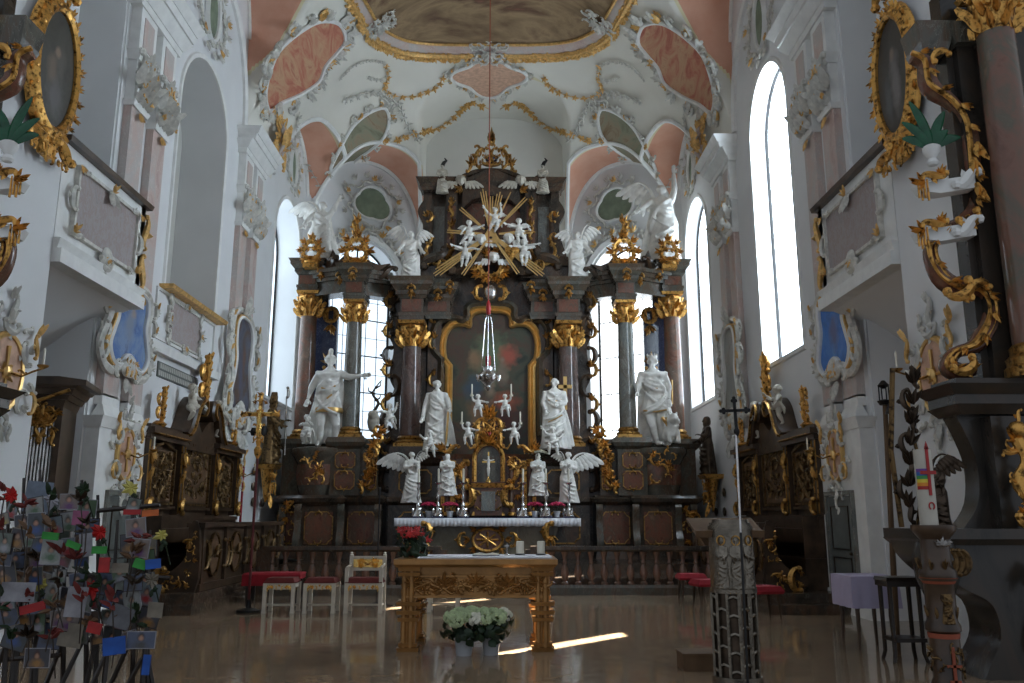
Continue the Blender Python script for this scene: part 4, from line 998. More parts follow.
    mb.scroll(1.6, 9.35, .9, rad(50), 1, .06, 'C', .25, 16); mb.spray(1.35, 9.2, .3, 2, 5, 2, 4, .2); mb.scroll(1.45, 8.95, .35, PI/2, 1, .14, 'C', .35, 12); mb.scroll(1.45, 8.95, .35, PI/2, -1, .14, 'C', .35, 12)
    mb.scroll(1.0, 11.8, .5, rad(-35), 1, .1, 'S', .02, 12); mb.spray(.9, 11.5, .3, 0, 5, 2.4, 4, .05)
    mb.pop(); mb.build('upper_gilding', 'gold_dark', HA)
# --- centre: wall behind the painting, arch, frame, canvas
mb = hb(SD[0]); mb.box(-1.5, 1.5, 24.7, 25.2, 2.0, 8.8); mb.box(-2.9, 2.9, 25.2, 26.6, .45, 8.0); mb.build('back_wall', 'marble_dark', HA)
FR = [(0, 7.62), (.42, 7.58), (.60, 7.42), (.62, 7.16), (.80, 7.2), (1.12, 7.16), (1.32, 6.9), (1.38, 6.5), (1.33, 6.15), (1.17, 5.95), (1.17, 5.7), (1.17, 4.0), (1.17, 2.9)]
half = [(p.x, p.y) for p in seg(FR[:9], 5)]+FR[9:]; o = [(x, z) for x, z in half]+[(-x, z) for x, z in reversed(half) if x > 0]
painting('paint_altar', [(.03, .036, .026), (.07, .075, .045), (.10, .055, .035), (.04, .045, .045)], [
    (0, 0, 6.2, .55, 2, .8, (.15, .19, .10)), (-.45, 0, 6.15, .25, 2, .3, (.28, .17, .09)), (.55, 0, 6.25, .3, 2, .35, (.42, .10, .06)), (.35, 0, 5.7, .18, 2, .4, (.22, .17, .12)), (-.5, 0, 5.3, .3, 2, .4, (.06, .09, .12)),
    (.45, 0, 4.9, .4, 2, .3, (.36, .09, .04)), (-.35, 0, 4.6, .35, 2, .4, (.22, .12, .06)), (.0, 0, 5.25, .15, 2, .3, (.26, .18, .12)), (.5, 0, 4.3, .4, 2, .3, (.13, .04, .03)), (-.1, 0, 5.62, .09, 2, .1, (.3, .22, .16)), (.36, 0, 6.15, .08, 2, .09, (.3, .2, .14))], 1.6, .35)
mb = MB(T(0, 24.62-24.0, -.45)); mb.prism(o, -.02, .04); mb.v = [V(v.x, v.y, v.z+.45) for v in mb.v]
cv = mb.build('painted_canvas', 'paint_altar', HA); cv.location = (0, 0, -.45)
mb = hb(SD[0] @ T(0, 24.58, 0)); mb.sweep(o, [(-.06, 0), (-.06, .12), (-.01, .17), (.04, .13), (.09, .2), (.16, .16), (.18, 0)], closed=True); mb.build('gilt_frame', 'frame_gold', HA)
mb = hb(SD[0] @ T(0, 24.5, 0)); big = [(x*1.33, 5+(z-5)*1.13) for x, z in o]
mb.sweep(big[:len(half)-1], [(0, 0), (0, .1), (-.12, .22), (-.2, .1), (-.22, 0)]); mb.sweep(big[len(half)+1:], [(0, 0), (0, .1), (-.12, .22), (-.2, .1), (-.22, 0)])
mb.build('arch_moulding', 'marble_green', HA)
mb = hb(SD[0] @ T(0, 24.3, 0))        # cartouche over the painting
mb.push(T(0, 0, 8.95)); mb.sweep(arc(0, 0, .26, .26, 0, 360, 20)[:-1], [(0, -.05), (0, .1), (-.1, .12), (-.14, 0)], closed=True)
for i in range(10): a = i*PI/5; mb.spray(.42*math.cos(a), .36*math.sin(a), .3, a, 5, 2, i, .06); mb.scroll(.5*math.cos(a), .4*math.sin(a), .34, a+PI/2, -1, .12, 'C', .06, 10)
mb.pop(); mb.scroll(-.28, 8.1, .5, PI/2, -1, .12, 'C', .1, 12); mb.scroll(.28, 8.1, .5, PI/2, 1, .12, 'C', .1, 12)
mb.build('gilt_cartouche', 'gold', HA)
mb = hb(SD[0] @ T(0, 24.2, 0)); mb.ell((0, 0, 8.12), (.2, .12, .24), 14); mb.build('silver_boss', 'silver', HA)
mb = hb(SD[0] @ T(0, 24.6, 0)); mb.box(-.14, .14, .0, .1, 8.82, 9.08); mb.build('dark_stone', 'black', HA)
# glory: rays, triangle with the eye, hearts of cloud
GZ = 9.85
mb = hb(SD[0] @ T(0, 24.15, 0)); mb.prism([(-.33, 9.6), (.33, 9.6), (0, 10.2)], -.07, .03); mb.sweep([(-.33, 9.6), (.33, 9.6), (0, 10.2)], [(0, 0), (0, .11), (.05, .11), (.05, 0)], closed=True)
tri = mb.build('triangle', 'gilt_frame', HA); mb = hb(SD[0] @ T(0, 24.05, 0)); mb.ell((0, 0, 9.78), (.055, .03, .04), 10); mb.build('eye', 'black', tri)
for x1, z1, n in ((-1.72, 8.55, 4), (1.62, 8.55, 4), (-.85, 8.55, 2), (.85, 8.6, 2), (-.25, 11.3, 3), (.28, 11.2, 3), (-.95, 10.7, 2), (1.1, 11.05, 2), (.02, 11.1, 2), (-1.35, 9.95, 2), (1.3, 9.95, 2), (.6, 11.2, 1)):
    mb = hb(SD[0] @ T(0, 23.98, 0)); d = V(x1, 0, z1-GZ); L = d.length; d.normalize(); p = V(-d.z, 0, d.x)
    for i in range(n):
        q = p*((i-(n-1)/2)*.06); s0 = d*.25+V(0, 0, GZ); e = V(0, 0, GZ)+d*L*(1-.06*abs(i-(n-1)/2)); mb.tube([s0+q*.4, s0.lerp(e, .6)+q, e+q*1.3], [.02, .03, .02], 4)
    mb.build('ray', 'gilt_frame', HA)
# crown on top
mb = hb(SD[0] @ T(0, 24.5, 0) @ S(.72, 1, 1))
for s in (-1, 1):
    mb.scroll(s*.42, 12.5, .75, PI/2+s*.3, s, .09, 'C', 0, 14); mb.scroll(s*.62, 12.75, .45, PI/2-s*.5, -s, .1, 'C', 0, 12); mb.scroll(s*.2, 12.6, .6, PI/2, -s, .08, 'C', 0, 12)
    mb.spray(s*.8, 12.3, .35, PI/2-s*.7, 5, 2, 1); mb.scroll(s*.9, 12.2, .5, s*-.6, s, .1, 'S', 0, 12)
    for t in range(6): a = t/5*1.5; mb.ell((s*.38*math.cos(a), -.05, 12.45+.52*math.sin(a)), .05, 6)
mb.sweep(arc(0, 12.35, .42, .12, 180, 360, 12), [(0, 0), (0, .12), (.08, .12), (.08, 0)]); mb.spray(0, 12.95, .5, PI/2, 7, 1.6, 2); mb.ell((0, 0, 13.05), .11, 8); mb.scroll(.05, 13.25, .35, PI/2, 1, .1, 'S', 0, 10)
mb.filigree(-.5, .5, 12.3, 12.7, 6, 3, .25); mb.build('crown', 'gold_dark', HA)
mb = hb(SD[0] @ T(0, 24.6, 0)); mb.ell((0, 0, 12.55), (.2, .15, .15), 12); mb.build('orb', 'marble_blue', HA)
# tabernacle
TB = thing('tabernacle', 'gilded tabernacle with arched niche and small crucifix above the altar table', 'tabernacle', (AX, 22.6, 1.6))
def tb(): return MB(T(0, 0, 0))
mb = tb(); mb.box(-.36, .36, -.1, .7, 0, .75); mb.box(-.42, .42, -.14, .7, .7, .86); mb.prism([(-.42, .86), (.42, .86), (.42, 1.5)]+arc(0, 1.5, .42, .42, 0, 180, 12)+[(-.42, 1.5)], .1, .7)
mb.box(-1.3, 1.3, .3, .9, .0, 1.5); mb.frus(-1.35, 1.35, .22, .9, 1.5, 1.62, .08, .05); mb.box(-.2, .2, .2, .6, 1.9, 2.5); mb.build('body', 'marble_redpanel', TB)
for s in (-1, 1):
    for x, y in ((.62, .12), (1.1, .14)): mb = tb(); mb.lathe([(.08, .08), (.075, .2), (.065, 1.3)], (s*x, y, 0), 14); cl_ = mb.build('column', 'marble_red', TB); mb = tb(); mb.push(T(s*x, y, 1.28)); capital3(mb, .06, .2); mb.pop(); mb.lathe([(.11, .0), (.11, .05), (.085, .09)], (s*x, y, 0), 14); mb.build('capital', 'gold', cl_)
mb = tb(); mb.prism([(-.30, .88), (.30, .88), (.30, 1.5)]+arc(0, 1.5, .30, .30, 0, 180, 12)+[(-.30, 1.5)], .08, .1); mb.build('niche', 'marble_green', TB)
mb = tb(); mb.push(T(0, .1, 0))
mb.sweep([(.32, .88), (.32, 1.5)]+arc(0, 1.5, .32, .34, 0, 180, 12)+[(-.32, 1.5), (-.32, .88)], [(0, 0), (0, .14), (-.06, .18), (-.12, .12), (-.12, 0)])
mb.frus(-.42, .42, -.26, 0, .72, .84, .04, .04); mb.frus(-.44, .44, -.18, 0, -.0, .1, -.04, -.04)
for s in (-1, 1):
    mb.scroll(s*.55, 1.15, .6, PI/2, s, .1, 'C', .02, 14); mb.scroll(s*.6, .5, .6, PI/2, -s, .14, 'C', .12, 14); mb.scroll(s*.3, 2.0, .5, PI/2+s*.4, s, .12, 'S', .1, 12); mb.filigree(s*.75-.16, s*.75+.16, .3, 1.45, 14, 7+s, .3, .1, False)
    mb.scroll(s*1.0, 1.75, .5, s*-.3, s, .1, 'S', .1, 12); mb.spray(s*1.2, 1.7, .3, PI/2-s*.6, 5, 2, 2, .1); mb.box(s*.95-.07, s*.95+.07, .06, .24, .1, 1.45); mb.box(s*1.2-.07, s*1.2+.07, .06, .24, .1, 1.45)
    mb.scroll(s*.15, 2.35, .5, PI/2, s, .12, 'C', .05, 12); mb.filigree(-.3, .3, .15, .6, 4, 9, .2, .22)
    mb.tube([(s*.25, -.1, 1.85), (s*.5, -.15, 1.75), (s*.62, -.15, 1.95), (s*.62, -.15, 2.05)], [.03, .03, .025, .03], 6); mb.tube([(s*.2, -.05, 2.3), (s*.35, -.1, 2.3), (s*.42, -.1, 2.45)], [.03, .025, .03], 6)
mb.spray(0, 1.85, .4, PI/2, 7, 2.4, 3, .15); mb.spray(0, 2.55, .45, PI/2, 7, 1.8, 3, .1); mb.filigree(-.3, .3, 1.9, 2.6, 10, 14, .25, .12)
mb.pop(); mb.build('gilding', 'gold', TB)
mb = tb(); mb.ell((0, .02, 2.1), (.09, .06, .15), 12); mb.build('red_stone', 'wax_red', TB)
mb = tb(); mb.box(-.18, .18, -.17, -.1, .12, .62); mb.build('door', 'marble_grey', TB)
CR = thing('altar_crucifix', 'small crucifix with white corpus in the tabernacle niche', 'crucifix', (AX, 22.52, 2.46))
mb = MB(); mb.box(-.02, .02, 0, .03, 0, .8); mb.box(-.17, .17, 0, .03, .52, .56); mb.lathe([(.09, 0), (.07, .05), (.03, .1), (.02, .14)], n=10); mb.build('cross', 'gold_bright', CR)
mb = MB(); mb.tube([(0, -.04, .62), (0, -.05, .55), (.0, -.05, .42), (0, -.05, .36)], [.03, .045, .035, .04], 8); mb.ell((0, -.05, .66), (.028, .03, .035), 8)
for s in (-1, 1): mb.tube([(s*.03, -.04, .57), (s*.09, -.03, .575), (s*.15, -.02, .60)], [.02, .016, .01], 6); mb.tube([(s*.02, -.05, .38), (s*.02, -.07, .28), (s*.008, -.03, .16)], [.025, .02, .012], 6)
mb.build('corpus', 'statue_white', CR)
# altar table, cloth
AT = thing('altar_table', 'broad marble altar table under the tabernacle with gilded rosette', 'altar table', (AX, 22.0, .45))
mb = MB(); mb.frus(-1.55, 1.55, -.0, 1.5, 0, .95, .28, .0); mb.box(-2.2, 2.2, -.22, 1.5, 0.95, 1.06); mb.frus(-1.75, 1.75, -.12, 1.5, 0, .14, -.06, -.06)
mb.build('body', 'marble_olive', AT)
mb = MB(); mb.push(T(0, -.14, .55)); mb.sweep(arc(0, 0, .34, .24, 0, 360, 24)[:-1], [(0, 0), (0, .06), (-.05, .08), (-.08, 0)], closed=True)
for i in range(8): a = i*PI/4; mb.tube([(0, -.05, 0), (.28*math.cos(a), -.04, .19*math.sin(a))], [.02, .03], 5); mb.spray(.45*math.cos(a), .30*math.sin(a), .2, a, 4, 2, i, .02)
mb.scroll(-.6, .0, .4, PI/2, -1, .1, 'C', .03, 12); mb.scroll(.6, .0, .4, PI/2, 1, .1, 'C', .03, 12); mb.pop()
for s in (-1, 1): mb.scroll(s*1.62, .75, .5, PI/2, -s, .15, 'C', .25, 14); mb.spray(s*1.62, .65, .3, -PI/2, 5, 2, 4, .3); mb.scroll(s*1.5, .35, .4, PI/2, s, .1, 'S', .12, 12)
mb.build('gilding', 'gold', AT)
mb = MB(); mb.prism(arc(0, .55, .34, .24, 0, 360, 24)[:-1], -.17, -.1); mb.build('red_field', 'marble_redpanel', AT)
t = thing('altar_cloth', 'white pleated altar cloth hanging over the high altar table edge', 'altar cloth', (AX, 22.0, 1.5))
mb = MB(); mb.box(-2.36, 2.36, -.3, .6, .015, .035); n = 160; vs = []; fs = []
for i in range(n+1):
    x = -2.36+4.72*i/n; w_ = .012*math.sin(i*1.9)
    vs += [(x, -.30, .035), (x, -.305+w_, -.06), (x, -.31+w_*1.4, -.17+.006*math.sin(i*.7))]
for i in range(n):
    for j in range(2): a = i*3+j; fs.append((a, a+3, a+4, a+1))
mb.add(vs, fs); o_ = mb.build('cloth', 'white_cloth', t); sm = o_.modifiers.new('s', 'SOLIDIFY'); sm.thickness = .008
t = tag(MB().box(-2.3, 2.3, -.28, .6, 0, .012).build('altar_cover', 'blue_cloth'), 'dark blue runner lying on the white high altar cloth', 'altar cover'); t.location = (AX, 22.0, 1.542)

# ---- candlesticks, candles, flowers on the altar table
def candlestick():
    t = thing('altar_candlestick', 'x', 'candlestick', group='silver altar candlesticks')
    mb = MB(); mb.lathe([(.15, 0), (.155, .03), (.12, .08), (.06, .2), (.04, .26), (.055, .3), (.03, .36), (.025, .42), (.05, .5), (.03, .56), (.022, .66), (.045, .72), (.03, .78), (.03, .82), (.085, .86), (.09, .88), (.02, .88)], n=12)
    for i in range(3): a = i*2*PI/3+.5; mb.push(rotz(a)); mb.scroll(0, .12, .2, PI/2, 1, .16, 'S', .11, 8, False); mb.pop()
    mb.build('stand', 'silver', t); mb = MB(); mb.lathe([(.028, .88), (.028, 1.22), (.006, 1.24)], n=10); mb.build('candle', 'ivory', t)
    return t
c0 = candlestick(); first = True
CS = [(418, 'outermost silver altar candlestick on the statue-of-bearded-saint side'), (438, 'silver altar candlestick between two pink flower pots, bearded saint side'), (463, 'silver altar candlestick just before the tabernacle, bearded saint side'),
      (523, 'silver altar candlestick just beside the tabernacle, sunlit side'), (546, 'silver altar candlestick between pink flower pots, sunlit side'), (569, 'outermost silver altar candlestick, sunlit side beside the winged angel')]
for i, (px, lb) in enumerate(CS):
    p = oY(px, 510, 21.95); L = (p.x, 21.95, 1.555)
    if i == 0: c0.location = L; c0['label'] = lb
    else: dup(c0, L, 0, lb)
def flower_pot(m, seed, r=.22, pot='white_cloth', n=40, pr=.09, ph=.14, name='flower_pot'):
    R = random.Random(seed); t = thing(name, 'x', 'flower pot')
    mb = MB(); mb.lathe([(pr*.75, 0), (pr, ph), (pr*1.1, ph), (pr*1.1, ph+.015), (pr*.9, ph+.015), (pr*.85, ph*.9)], n=16); mb.build('pot', pot, t)
    mb = MB()
    for i in range(60):
        a = R.uniform(0, 2*PI); q = r*R.uniform(.3, 1.05); z = ph+R.uniform(.02, r*.75)
        c = V(q*math.cos(a), q*math.sin(a), z); d = (V(math.cos(a), math.sin(a), R.uniform(-.5, .6))).normalized(); u = V(-math.sin(a), math.cos(a), 0); l = r*R.uniform(.3, .45)
        mb.add([c-d*l*.5, c-u*l*.25, c+V(0, 0, .012), c+u*l*.25, c+d*l*.6], [(0, 1, 2), (0, 2, 3), (1, 4, 2), (2, 4, 3), (0, 3, 4, 1)])
    mb.tube([(0, 0, ph*.5), (0, 0, ph+r*.6)], [.02, .01], 5); mb.build('foliage', 'leaf_green', t)
    for h in range(n):
        pass
    mb = MB()
    for i in range(n):
        a = i*2.4; q = r*.95*math.sqrt((i+.5)/n); z = ph+r*.55+r*.55*math.sqrt(max(0, 1-(q/r)**2))
        c = (q*math.cos(a)+R.uniform(-.01, .01), q*math.sin(a), z)
        for k in range(5): b = k*2*PI/5+i; mb.ell((c[0]+.025*math.cos(b), c[1]+.025*math.sin(b), c[2]+R.uniform(-.008, .008)), (.024, .024, .014), 5, 4)
        mb.ell((c[0], c[1], c[2]+.015), .014, 5, 4)
    mb.build('blossom', m, t); t.children
    return t
f0 = flower_pot('flower_pink', 3, .21)
for i, (px, lb) in enumerate(((429, 'pink flowering pot at the left end of the high altar table'), (450, 'pink flowering pot left of the tabernacle between candlesticks'), (535, 'pink flowering pot right of the tabernacle between candlesticks'), (557, 'pink flowering pot at the right end of the high altar table'))):
    p = oY(px, 510, 22.1); L = (p.x, 22.08, 1.556)
    if i == 0: f0.location = L; f0['label'] = lb; f0['group'] = 'pink pots on the altar table'
    else: dup(f0, L, i*1.1, lb)
# ================================================================ statues of the high altar and walls
def stat(name, label, cat, p, h, fig, m='statue_white', rz=0., group=None, wings=None, gild=None):
    t = thing(name, label, cat, p, rz, group, 1.)
    k = S(h); put(fig, 'body', m, t, k)
    if wings:
        for sd, sp, ri, rt in wings:
            w_ = winged(sd, sp, ri, rt); w_.v = [k @ v for v in w_.v]; w_.build('wing', m, t)
    if gild:
        g = MB(k); gild(g); g.build('gilded_trim', 'gilt_frame', t)
    return t
def at(px, py, Y): p = oY(px, py, Y); return (p.x, p.y, p.z)
L0 = (((-.06, -.01, .40), (-.07, -.05, .22), (-.08, .0, .03), (-.10, -.08, .02)), ((.06, -.01, .40), (.09, -.03, .22), (.07, .03, .03), (.11, -.05, .02)))
# outer left: armoured saint with plumed helmet, arm stretched out
def g1(g): g.lathe([(.150, .36), (.155, .385), (.15, .41), (.146, .41), (.146, .36)], n=24, sy=.8); g.tube([(-.07, -.09, .62), (0, -.105, .60), (.08, -.09, .64)], [.01]*3, 5); g.tube([(.05, -.1, .54), (.0, -.12, .50)], [.015, .01], 5)
stat('saint_statue', 'white armoured saint with plumed helmet and outstretched arm, outer column of altar', 'statue', at(327, 447, 23.4), 2.62,
     saint(11, ((-1, (-.19, .0, .64), (-.215, -.05, .50), True), (1, (.20, -.05, .74), (.36, -.09, .75), False)), -.01, dict(hat='helmet', beard=True, yaw=.2, hair='short'), kind='armour', cape=-1, legs=L0, wide=1.15), gild=g1, group='white saints between the altar columns')
stat('putto', 'kneeling white boy at the feet of the helmeted saint', 'statue', at(306, 444, 23.2), .85, putto(4, (((-.2, -.1, .6), (-.1, -.25, .6)), ((.2, -.1, .6), (.1, -.25, .7))), (((-.1, -.2, .25), (-.1, .1, .05)), ((.12, -.2, .25), (.12, .1, .05)))), group='white putti of the high altar')
t = thing('stag_emblem', 'small dark branch-like antlers and cream carved base between altar column and window', 'carving', at(373, 433, 23.5))
mb = MB(); mb.ell((0, 0, .32), (.18, .15, .32), 12); mb.ell((0, -.1, .5), (.16, .14, .13), 10); b = melt(mb, .03, 1); b.build('body', 'statue_cream', t)
mb = MB(); mb.tube(seg([(0, 0, .6), (.12, 0, .85), (-.05, 0, 1.1), (.08, 0, 1.35), (.2, 0, 1.5)], 4), [.05-.0025*i for i in range(17)], 6)
for z, s in ((.9, 1), (1.1, -1), (1.25, 1)): mb.tube([(.02, 0, z), (s*.16, 0, z+.08), (s*.18, 0, z+.2)], [.03, .022, .01], 5)
mb.build('antlers', 'bronze', t)
stat('putto', 'small white putto standing against the left apse window', 'statue', at(389, 430, 23.6), .78, putto(6, (((-.22, -.1, .66), (-.36, -.14, .66)), ((.2, -.1, .66), (.26, -.16, .85))), (((-.1, -.1, .25), (-.06, .0, .0)), ((.14, -.1, .26), (.24, .05, .06)))), group='white putti of the high altar')
# inner left: bearded old saint with a blade
def g2(g): g.tube([(.17, -.1, .56), (.15, -.1, .2), (.13, -.08, .0)], [.02, .02, .01], 4)
stat('saint_statue', 'white bearded saint in long robe leaning on a blade beside altarpiece painting', 'statue', at(436, 451, 23.1), 1.98,
     saint(21, ((-1, (-.16, .0, .62), (-.19, -.08, .46), False), (1, (.17, -.04, .65), (.19, -.12, .57), True)), .015, dict(beard=True, hair='long', yaw=.1, nod=.1), wide=1.15, cape=1), group='white saints between the altar columns', gild=g2)
def g3(g): g.box(.13, .18, .02, .05, .55, 1.02); g.box(.06, .25, .02, .05, .85, .90); g.tube([(-.09, -.09, .67), (0, -.10, .65), (.09, -.08, .68)], [.008]*3, 5); g.tube([(-.1, -.11, .36), (0, -.13, .40), (.1, -.11, .46)], [.008]*3, 5)
stat('saint_statue', 'white robed saint with gilt cross at shoulder beside altarpiece painting', 'statue', at(555, 449, 23.1), 1.98,
     saint(27, ((-1, (-.16, .0, .64), (-.13, -.1, .52), False), (1, (.15, -.02, .64), (.05, -.13, .60), False)), -.02, dict(hair='short', yaw=-.5, nod=.15), wide=1.3, cape=1), group='white saints between the altar columns', gild=g3)
def g4(g): g.tube([(-.13, -.10, .37), (0, -.12, .355), (.12, -.1, .38)], [.010]*3, 5); g.tube([(.07, -.09, .30), (.12, -.1, .22), (.11, -.1, .30)], [.02, .03, .01], 5); g.tube([(-.04, -.1, .62), (.03, -.105, .61)], [.012]*2, 5); g.tube([(.2, -.02, .45), (.21, 0, .72)], [.01]*2, 5)
stat('saint_statue', 'white crowned saint in tunic with bare legs, outer column on sunlit side', 'statue', at(655, 446, 23.4), 2.58,
     saint(31, ((-1, (-.165, -.02, .64), (-.19, -.12, .56), False), (1, (.17, .0, .64), (.165, -.04, .50), True)), .02, dict(hat='crown', hair='short', beard=True, yaw=-.35), kind='armour', cape=1, legs=(((-.06, -.01, .40), (-.03, -.07, .2), (.02, -.01, .03), (.08, -.09, .02)), ((.06, -.01, .4), (.08, -.0, .2), (.10, .04, .03), (.16, -.03, .02))), wide=1.2), gild=g4, group='white saints between the altar columns')
# couched beast at his feet
mb = MB(); mb.tube([(0, .1, .15), (.05, 0, .35), (.1, -.1, .55)], [.2, .22, .15], 10); mb.ell((.12, -.18, .72), (.14, .17, .15), 10); mb.ell((.12, -.34, .68), (.07, .1, .07), 8)
for s in (-1, 1): mb.ell((.12+s*.1, -.1, .86), (.05, .03, .07), 6); mb.tube([(.1+s*.12, -.1, .4), (.1+s*.13, -.2, .2), (.1+s*.12, -.28, .03)], [.08, .06, .06], 7)
R = random.Random(4)
for i in range(30): a = R.uniform(0, 6.3); mb.ell((.12+.15*math.cos(a), -.1+R.uniform(-.1, .1), .62+.17*math.sin(a)), .05, 6, 4)
t = thing('lion_statue', 'white seated beast at the feet of the crowned saint', 'statue', at(669, 445, 23.3)); melt(mb, .03, 1).build('body', 'statue_white', t, angle=60)
# adoring angels on the table ends and kneeling figures behind the flowers
for px, sd, lb in ((411, 1, 'white winged angel with spread wing at the left end of the high altar table'), (569, -1, 'white winged angel at the sunlit right end of the high altar table')):
    stat('angel_statue', lb, 'statue', at(px, 503, 22.5), 1.35, saint(40+sd, ((-1, (-.14, -.06, .66), (-.06*sd+.1*sd, -.16, .70), False), (1, (.14, -.06, .66), (.10*sd, -.17, .72), False)), .03*sd, dict(hair='curls', yaw=.5*sd), wide=1.2, voxel=.016),
         wings=((-sd, .46, .45, (-sd*.04, .08, .76)), (sd, .2, 1.2, (sd*.04, .08, .76))), group='angels at the ends of the altar table')
for px, sd, lb in ((447, 1, 'white veiled kneeling figure behind pink flowers, left of tabernacle'), (538, -1, 'white kneeling figure under the green bouquet, right of tabernacle')):
    stat('adoring_figure', lb, 'statue', at(px, 496, 22.62), 1.12, saint(50+sd, ((-1, (-.15, -.06, .66), (-.03, -.18, .68), False), (1, (.15, -.06, .66), (.03, -.18, .68), False)), 0, dict(hat='hood', yaw=.4*sd, nod=.2), wide=1.45, voxel=.018), group='kneeling figures beside the tabernacle')
# green and white bouquet
t = flower_pot('flower_cream', 8, .26, 'white_cloth', 36); t.location = at(538, 466, 22.75); t.name = 'bouquet'; t['label'] = 'white and green bouquet above the kneeling figure, right of tabernacle'; t['category'] = 'flowers'
t = flower_pot('leaf_green', 9, .24, 'white_cloth', 10); t.location = at(446, 462, 22.8); t.name = 'bouquet'; t['label'] = 'dim green bouquet above the kneeling figure, left of tabernacle'; t['category'] = 'flowers'
# putti with candles on the tabernacle
for i, (px, py, lb, fl) in enumerate(((478, 416, 'upper candle-bearing white putto left of the tabernacle top', -1), (505, 416, 'upper candle-bearing white putto right of the tabernacle top', 1), (468, 444, 'lower candle-bearing white putto left of the tabernacle', -1), (514, 444, 'lower candle-bearing white putto right of the tabernacle', 1))):
    t = stat('candle_putto', lb, 'statue', at(px, py, 22.5), .62, putto(60+i, (((-.22, -.06, .68), (-.26, -.12, .86)), ((.22, -.08, .62), (.34, -.1, .6))) if fl < 0 else (((-.22, -.08, .62), (-.34, -.1, .6)), ((.22, -.06, .68), (.26, -.12, .86))), voxel=.025), group='candle-bearing putti on the tabernacle')
    mb = MB(); x = fl*.165; mb.lathe([(.05, .52), (.055, .56), (.02, .56)], (x, -.1, 0), 10); mb.lathe([(.02, .56), (.02, .84), (.005, .86)], (x, -.1, 0), 8); mb.build('candle', 'ivory', t)
stat('putto', 'white putto with gilt wing perched beside the bearded saint', 'statue', at(430, 456, 22.6), .72, putto(71, (((-.2, -.1, .6), (-.3, -.2, .7)), ((.24, -.06, .7), (.34, -.1, .85)))), group='white putti of the high altar')
stat('putto', 'white putto perched beside the robed saint above the angel', 'statue', at(553, 454, 22.6), .78, putto(72, (((-.24, -.06, .7), (-.34, -.1, .85)), ((.2, -.1, .6), (.3, -.2, .7)))), group='white putti of the high altar')
# putti of the glory
G = ((495, 233, .85, 'topmost white putto of the gilded glory', (((-.25, -.05, .72), (-.36, -.1, .88)), ((.22, -.05, .74), (.2, -.1, .95))), (((-.12, -.1, .3), (-.2, .0, .1)), ((.1, -.14, .25), (-.02, .0, .05)))),
     (469, 246, .85, 'white putto left of the glory rays, reaching up', (((-.2, -.08, .58), (-.25, -.15, .45)), ((.26, -.05, .66), (.42, -.1, .70))), (((-.15, -.1, .26), (-.3, .0, .08)), ((.05, -.14, .2), (-.08, .0, .02)))),
     (519, 244, .85, 'white putto right of the glory rays with arm out', (((-.26, -.05, .66), (-.42, -.1, .70)), ((.26, -.05, .68), (.35, -.1, .55))), (((-.05, -.14, .24), (0, .0, .02)), ((.15, -.1, .26), (.28, .0, .08)))),
     (465, 266, .82, 'white putto hovering lower left of the triangle', (((-.26, -.05, .70), (-.42, -.1, .75)), ((.26, -.05, .66), (.42, -.1, .62))), (((-.1, -.12, .25), (-.12, .0, .0)), ((.1, -.12, .25), (.02, .02, .02)))),
     (524, 265, .85, 'white putto hovering lower right of the triangle', (((-.26, -.05, .66), (-.40, -.1, .66)), ((.28, -.05, .72), (.46, -.1, .74))), (((-.1, -.12, .25), (-.04, .0, .0)), ((.1, -.12, .25), (.04, .02, .0)))))
for i, (px, py, h, lb, A_, L_) in enumerate(G): stat('glory_putto', lb, 'statue', at(px, py, 24.0), h, putto(80+i, A_, L_, voxel=.02), group='putti of the gilded glory', wings=((-1, .25, .5, (-.05, .08, .68)), (1, .25, .5, (.05, .08, .68))))
for px, py, lb in ((481, 240, 'winged cherub head left of the gilded triangle'), (509, 239, 'winged cherub head right of the gilded triangle'), (494, 258, 'winged cherub head under the gilded triangle')):
    t = thing('cherub_head', lb, 'statue', at(px, py, 24.02), 0, 'cherub heads round the triangle'); b = cherub_head(); b.build('face', 'statue_white', t, angle=60)
    for s in (-1, 1): w_ = winged(s, .34, .15, (s*.1, .04, -.05), 5); w_.build('wing', 'statue_white', t)
t = thing('gilt_heart', 'gilded heart beside the triangle of the glory', 'carving', at(512, 252, 24.0)); mb = MB(); mb.ell((-.08, 0, .06), (.15, .1, .15), 12); mb.ell((.08, 0, .06), (.15, .1, .15), 12); mb.tube([(0, 0, .02), (-.02, 0, -.3)], [.17, .02], 10); melt(mb, .025, 2).build('heart', 'gold', t, angle=60)
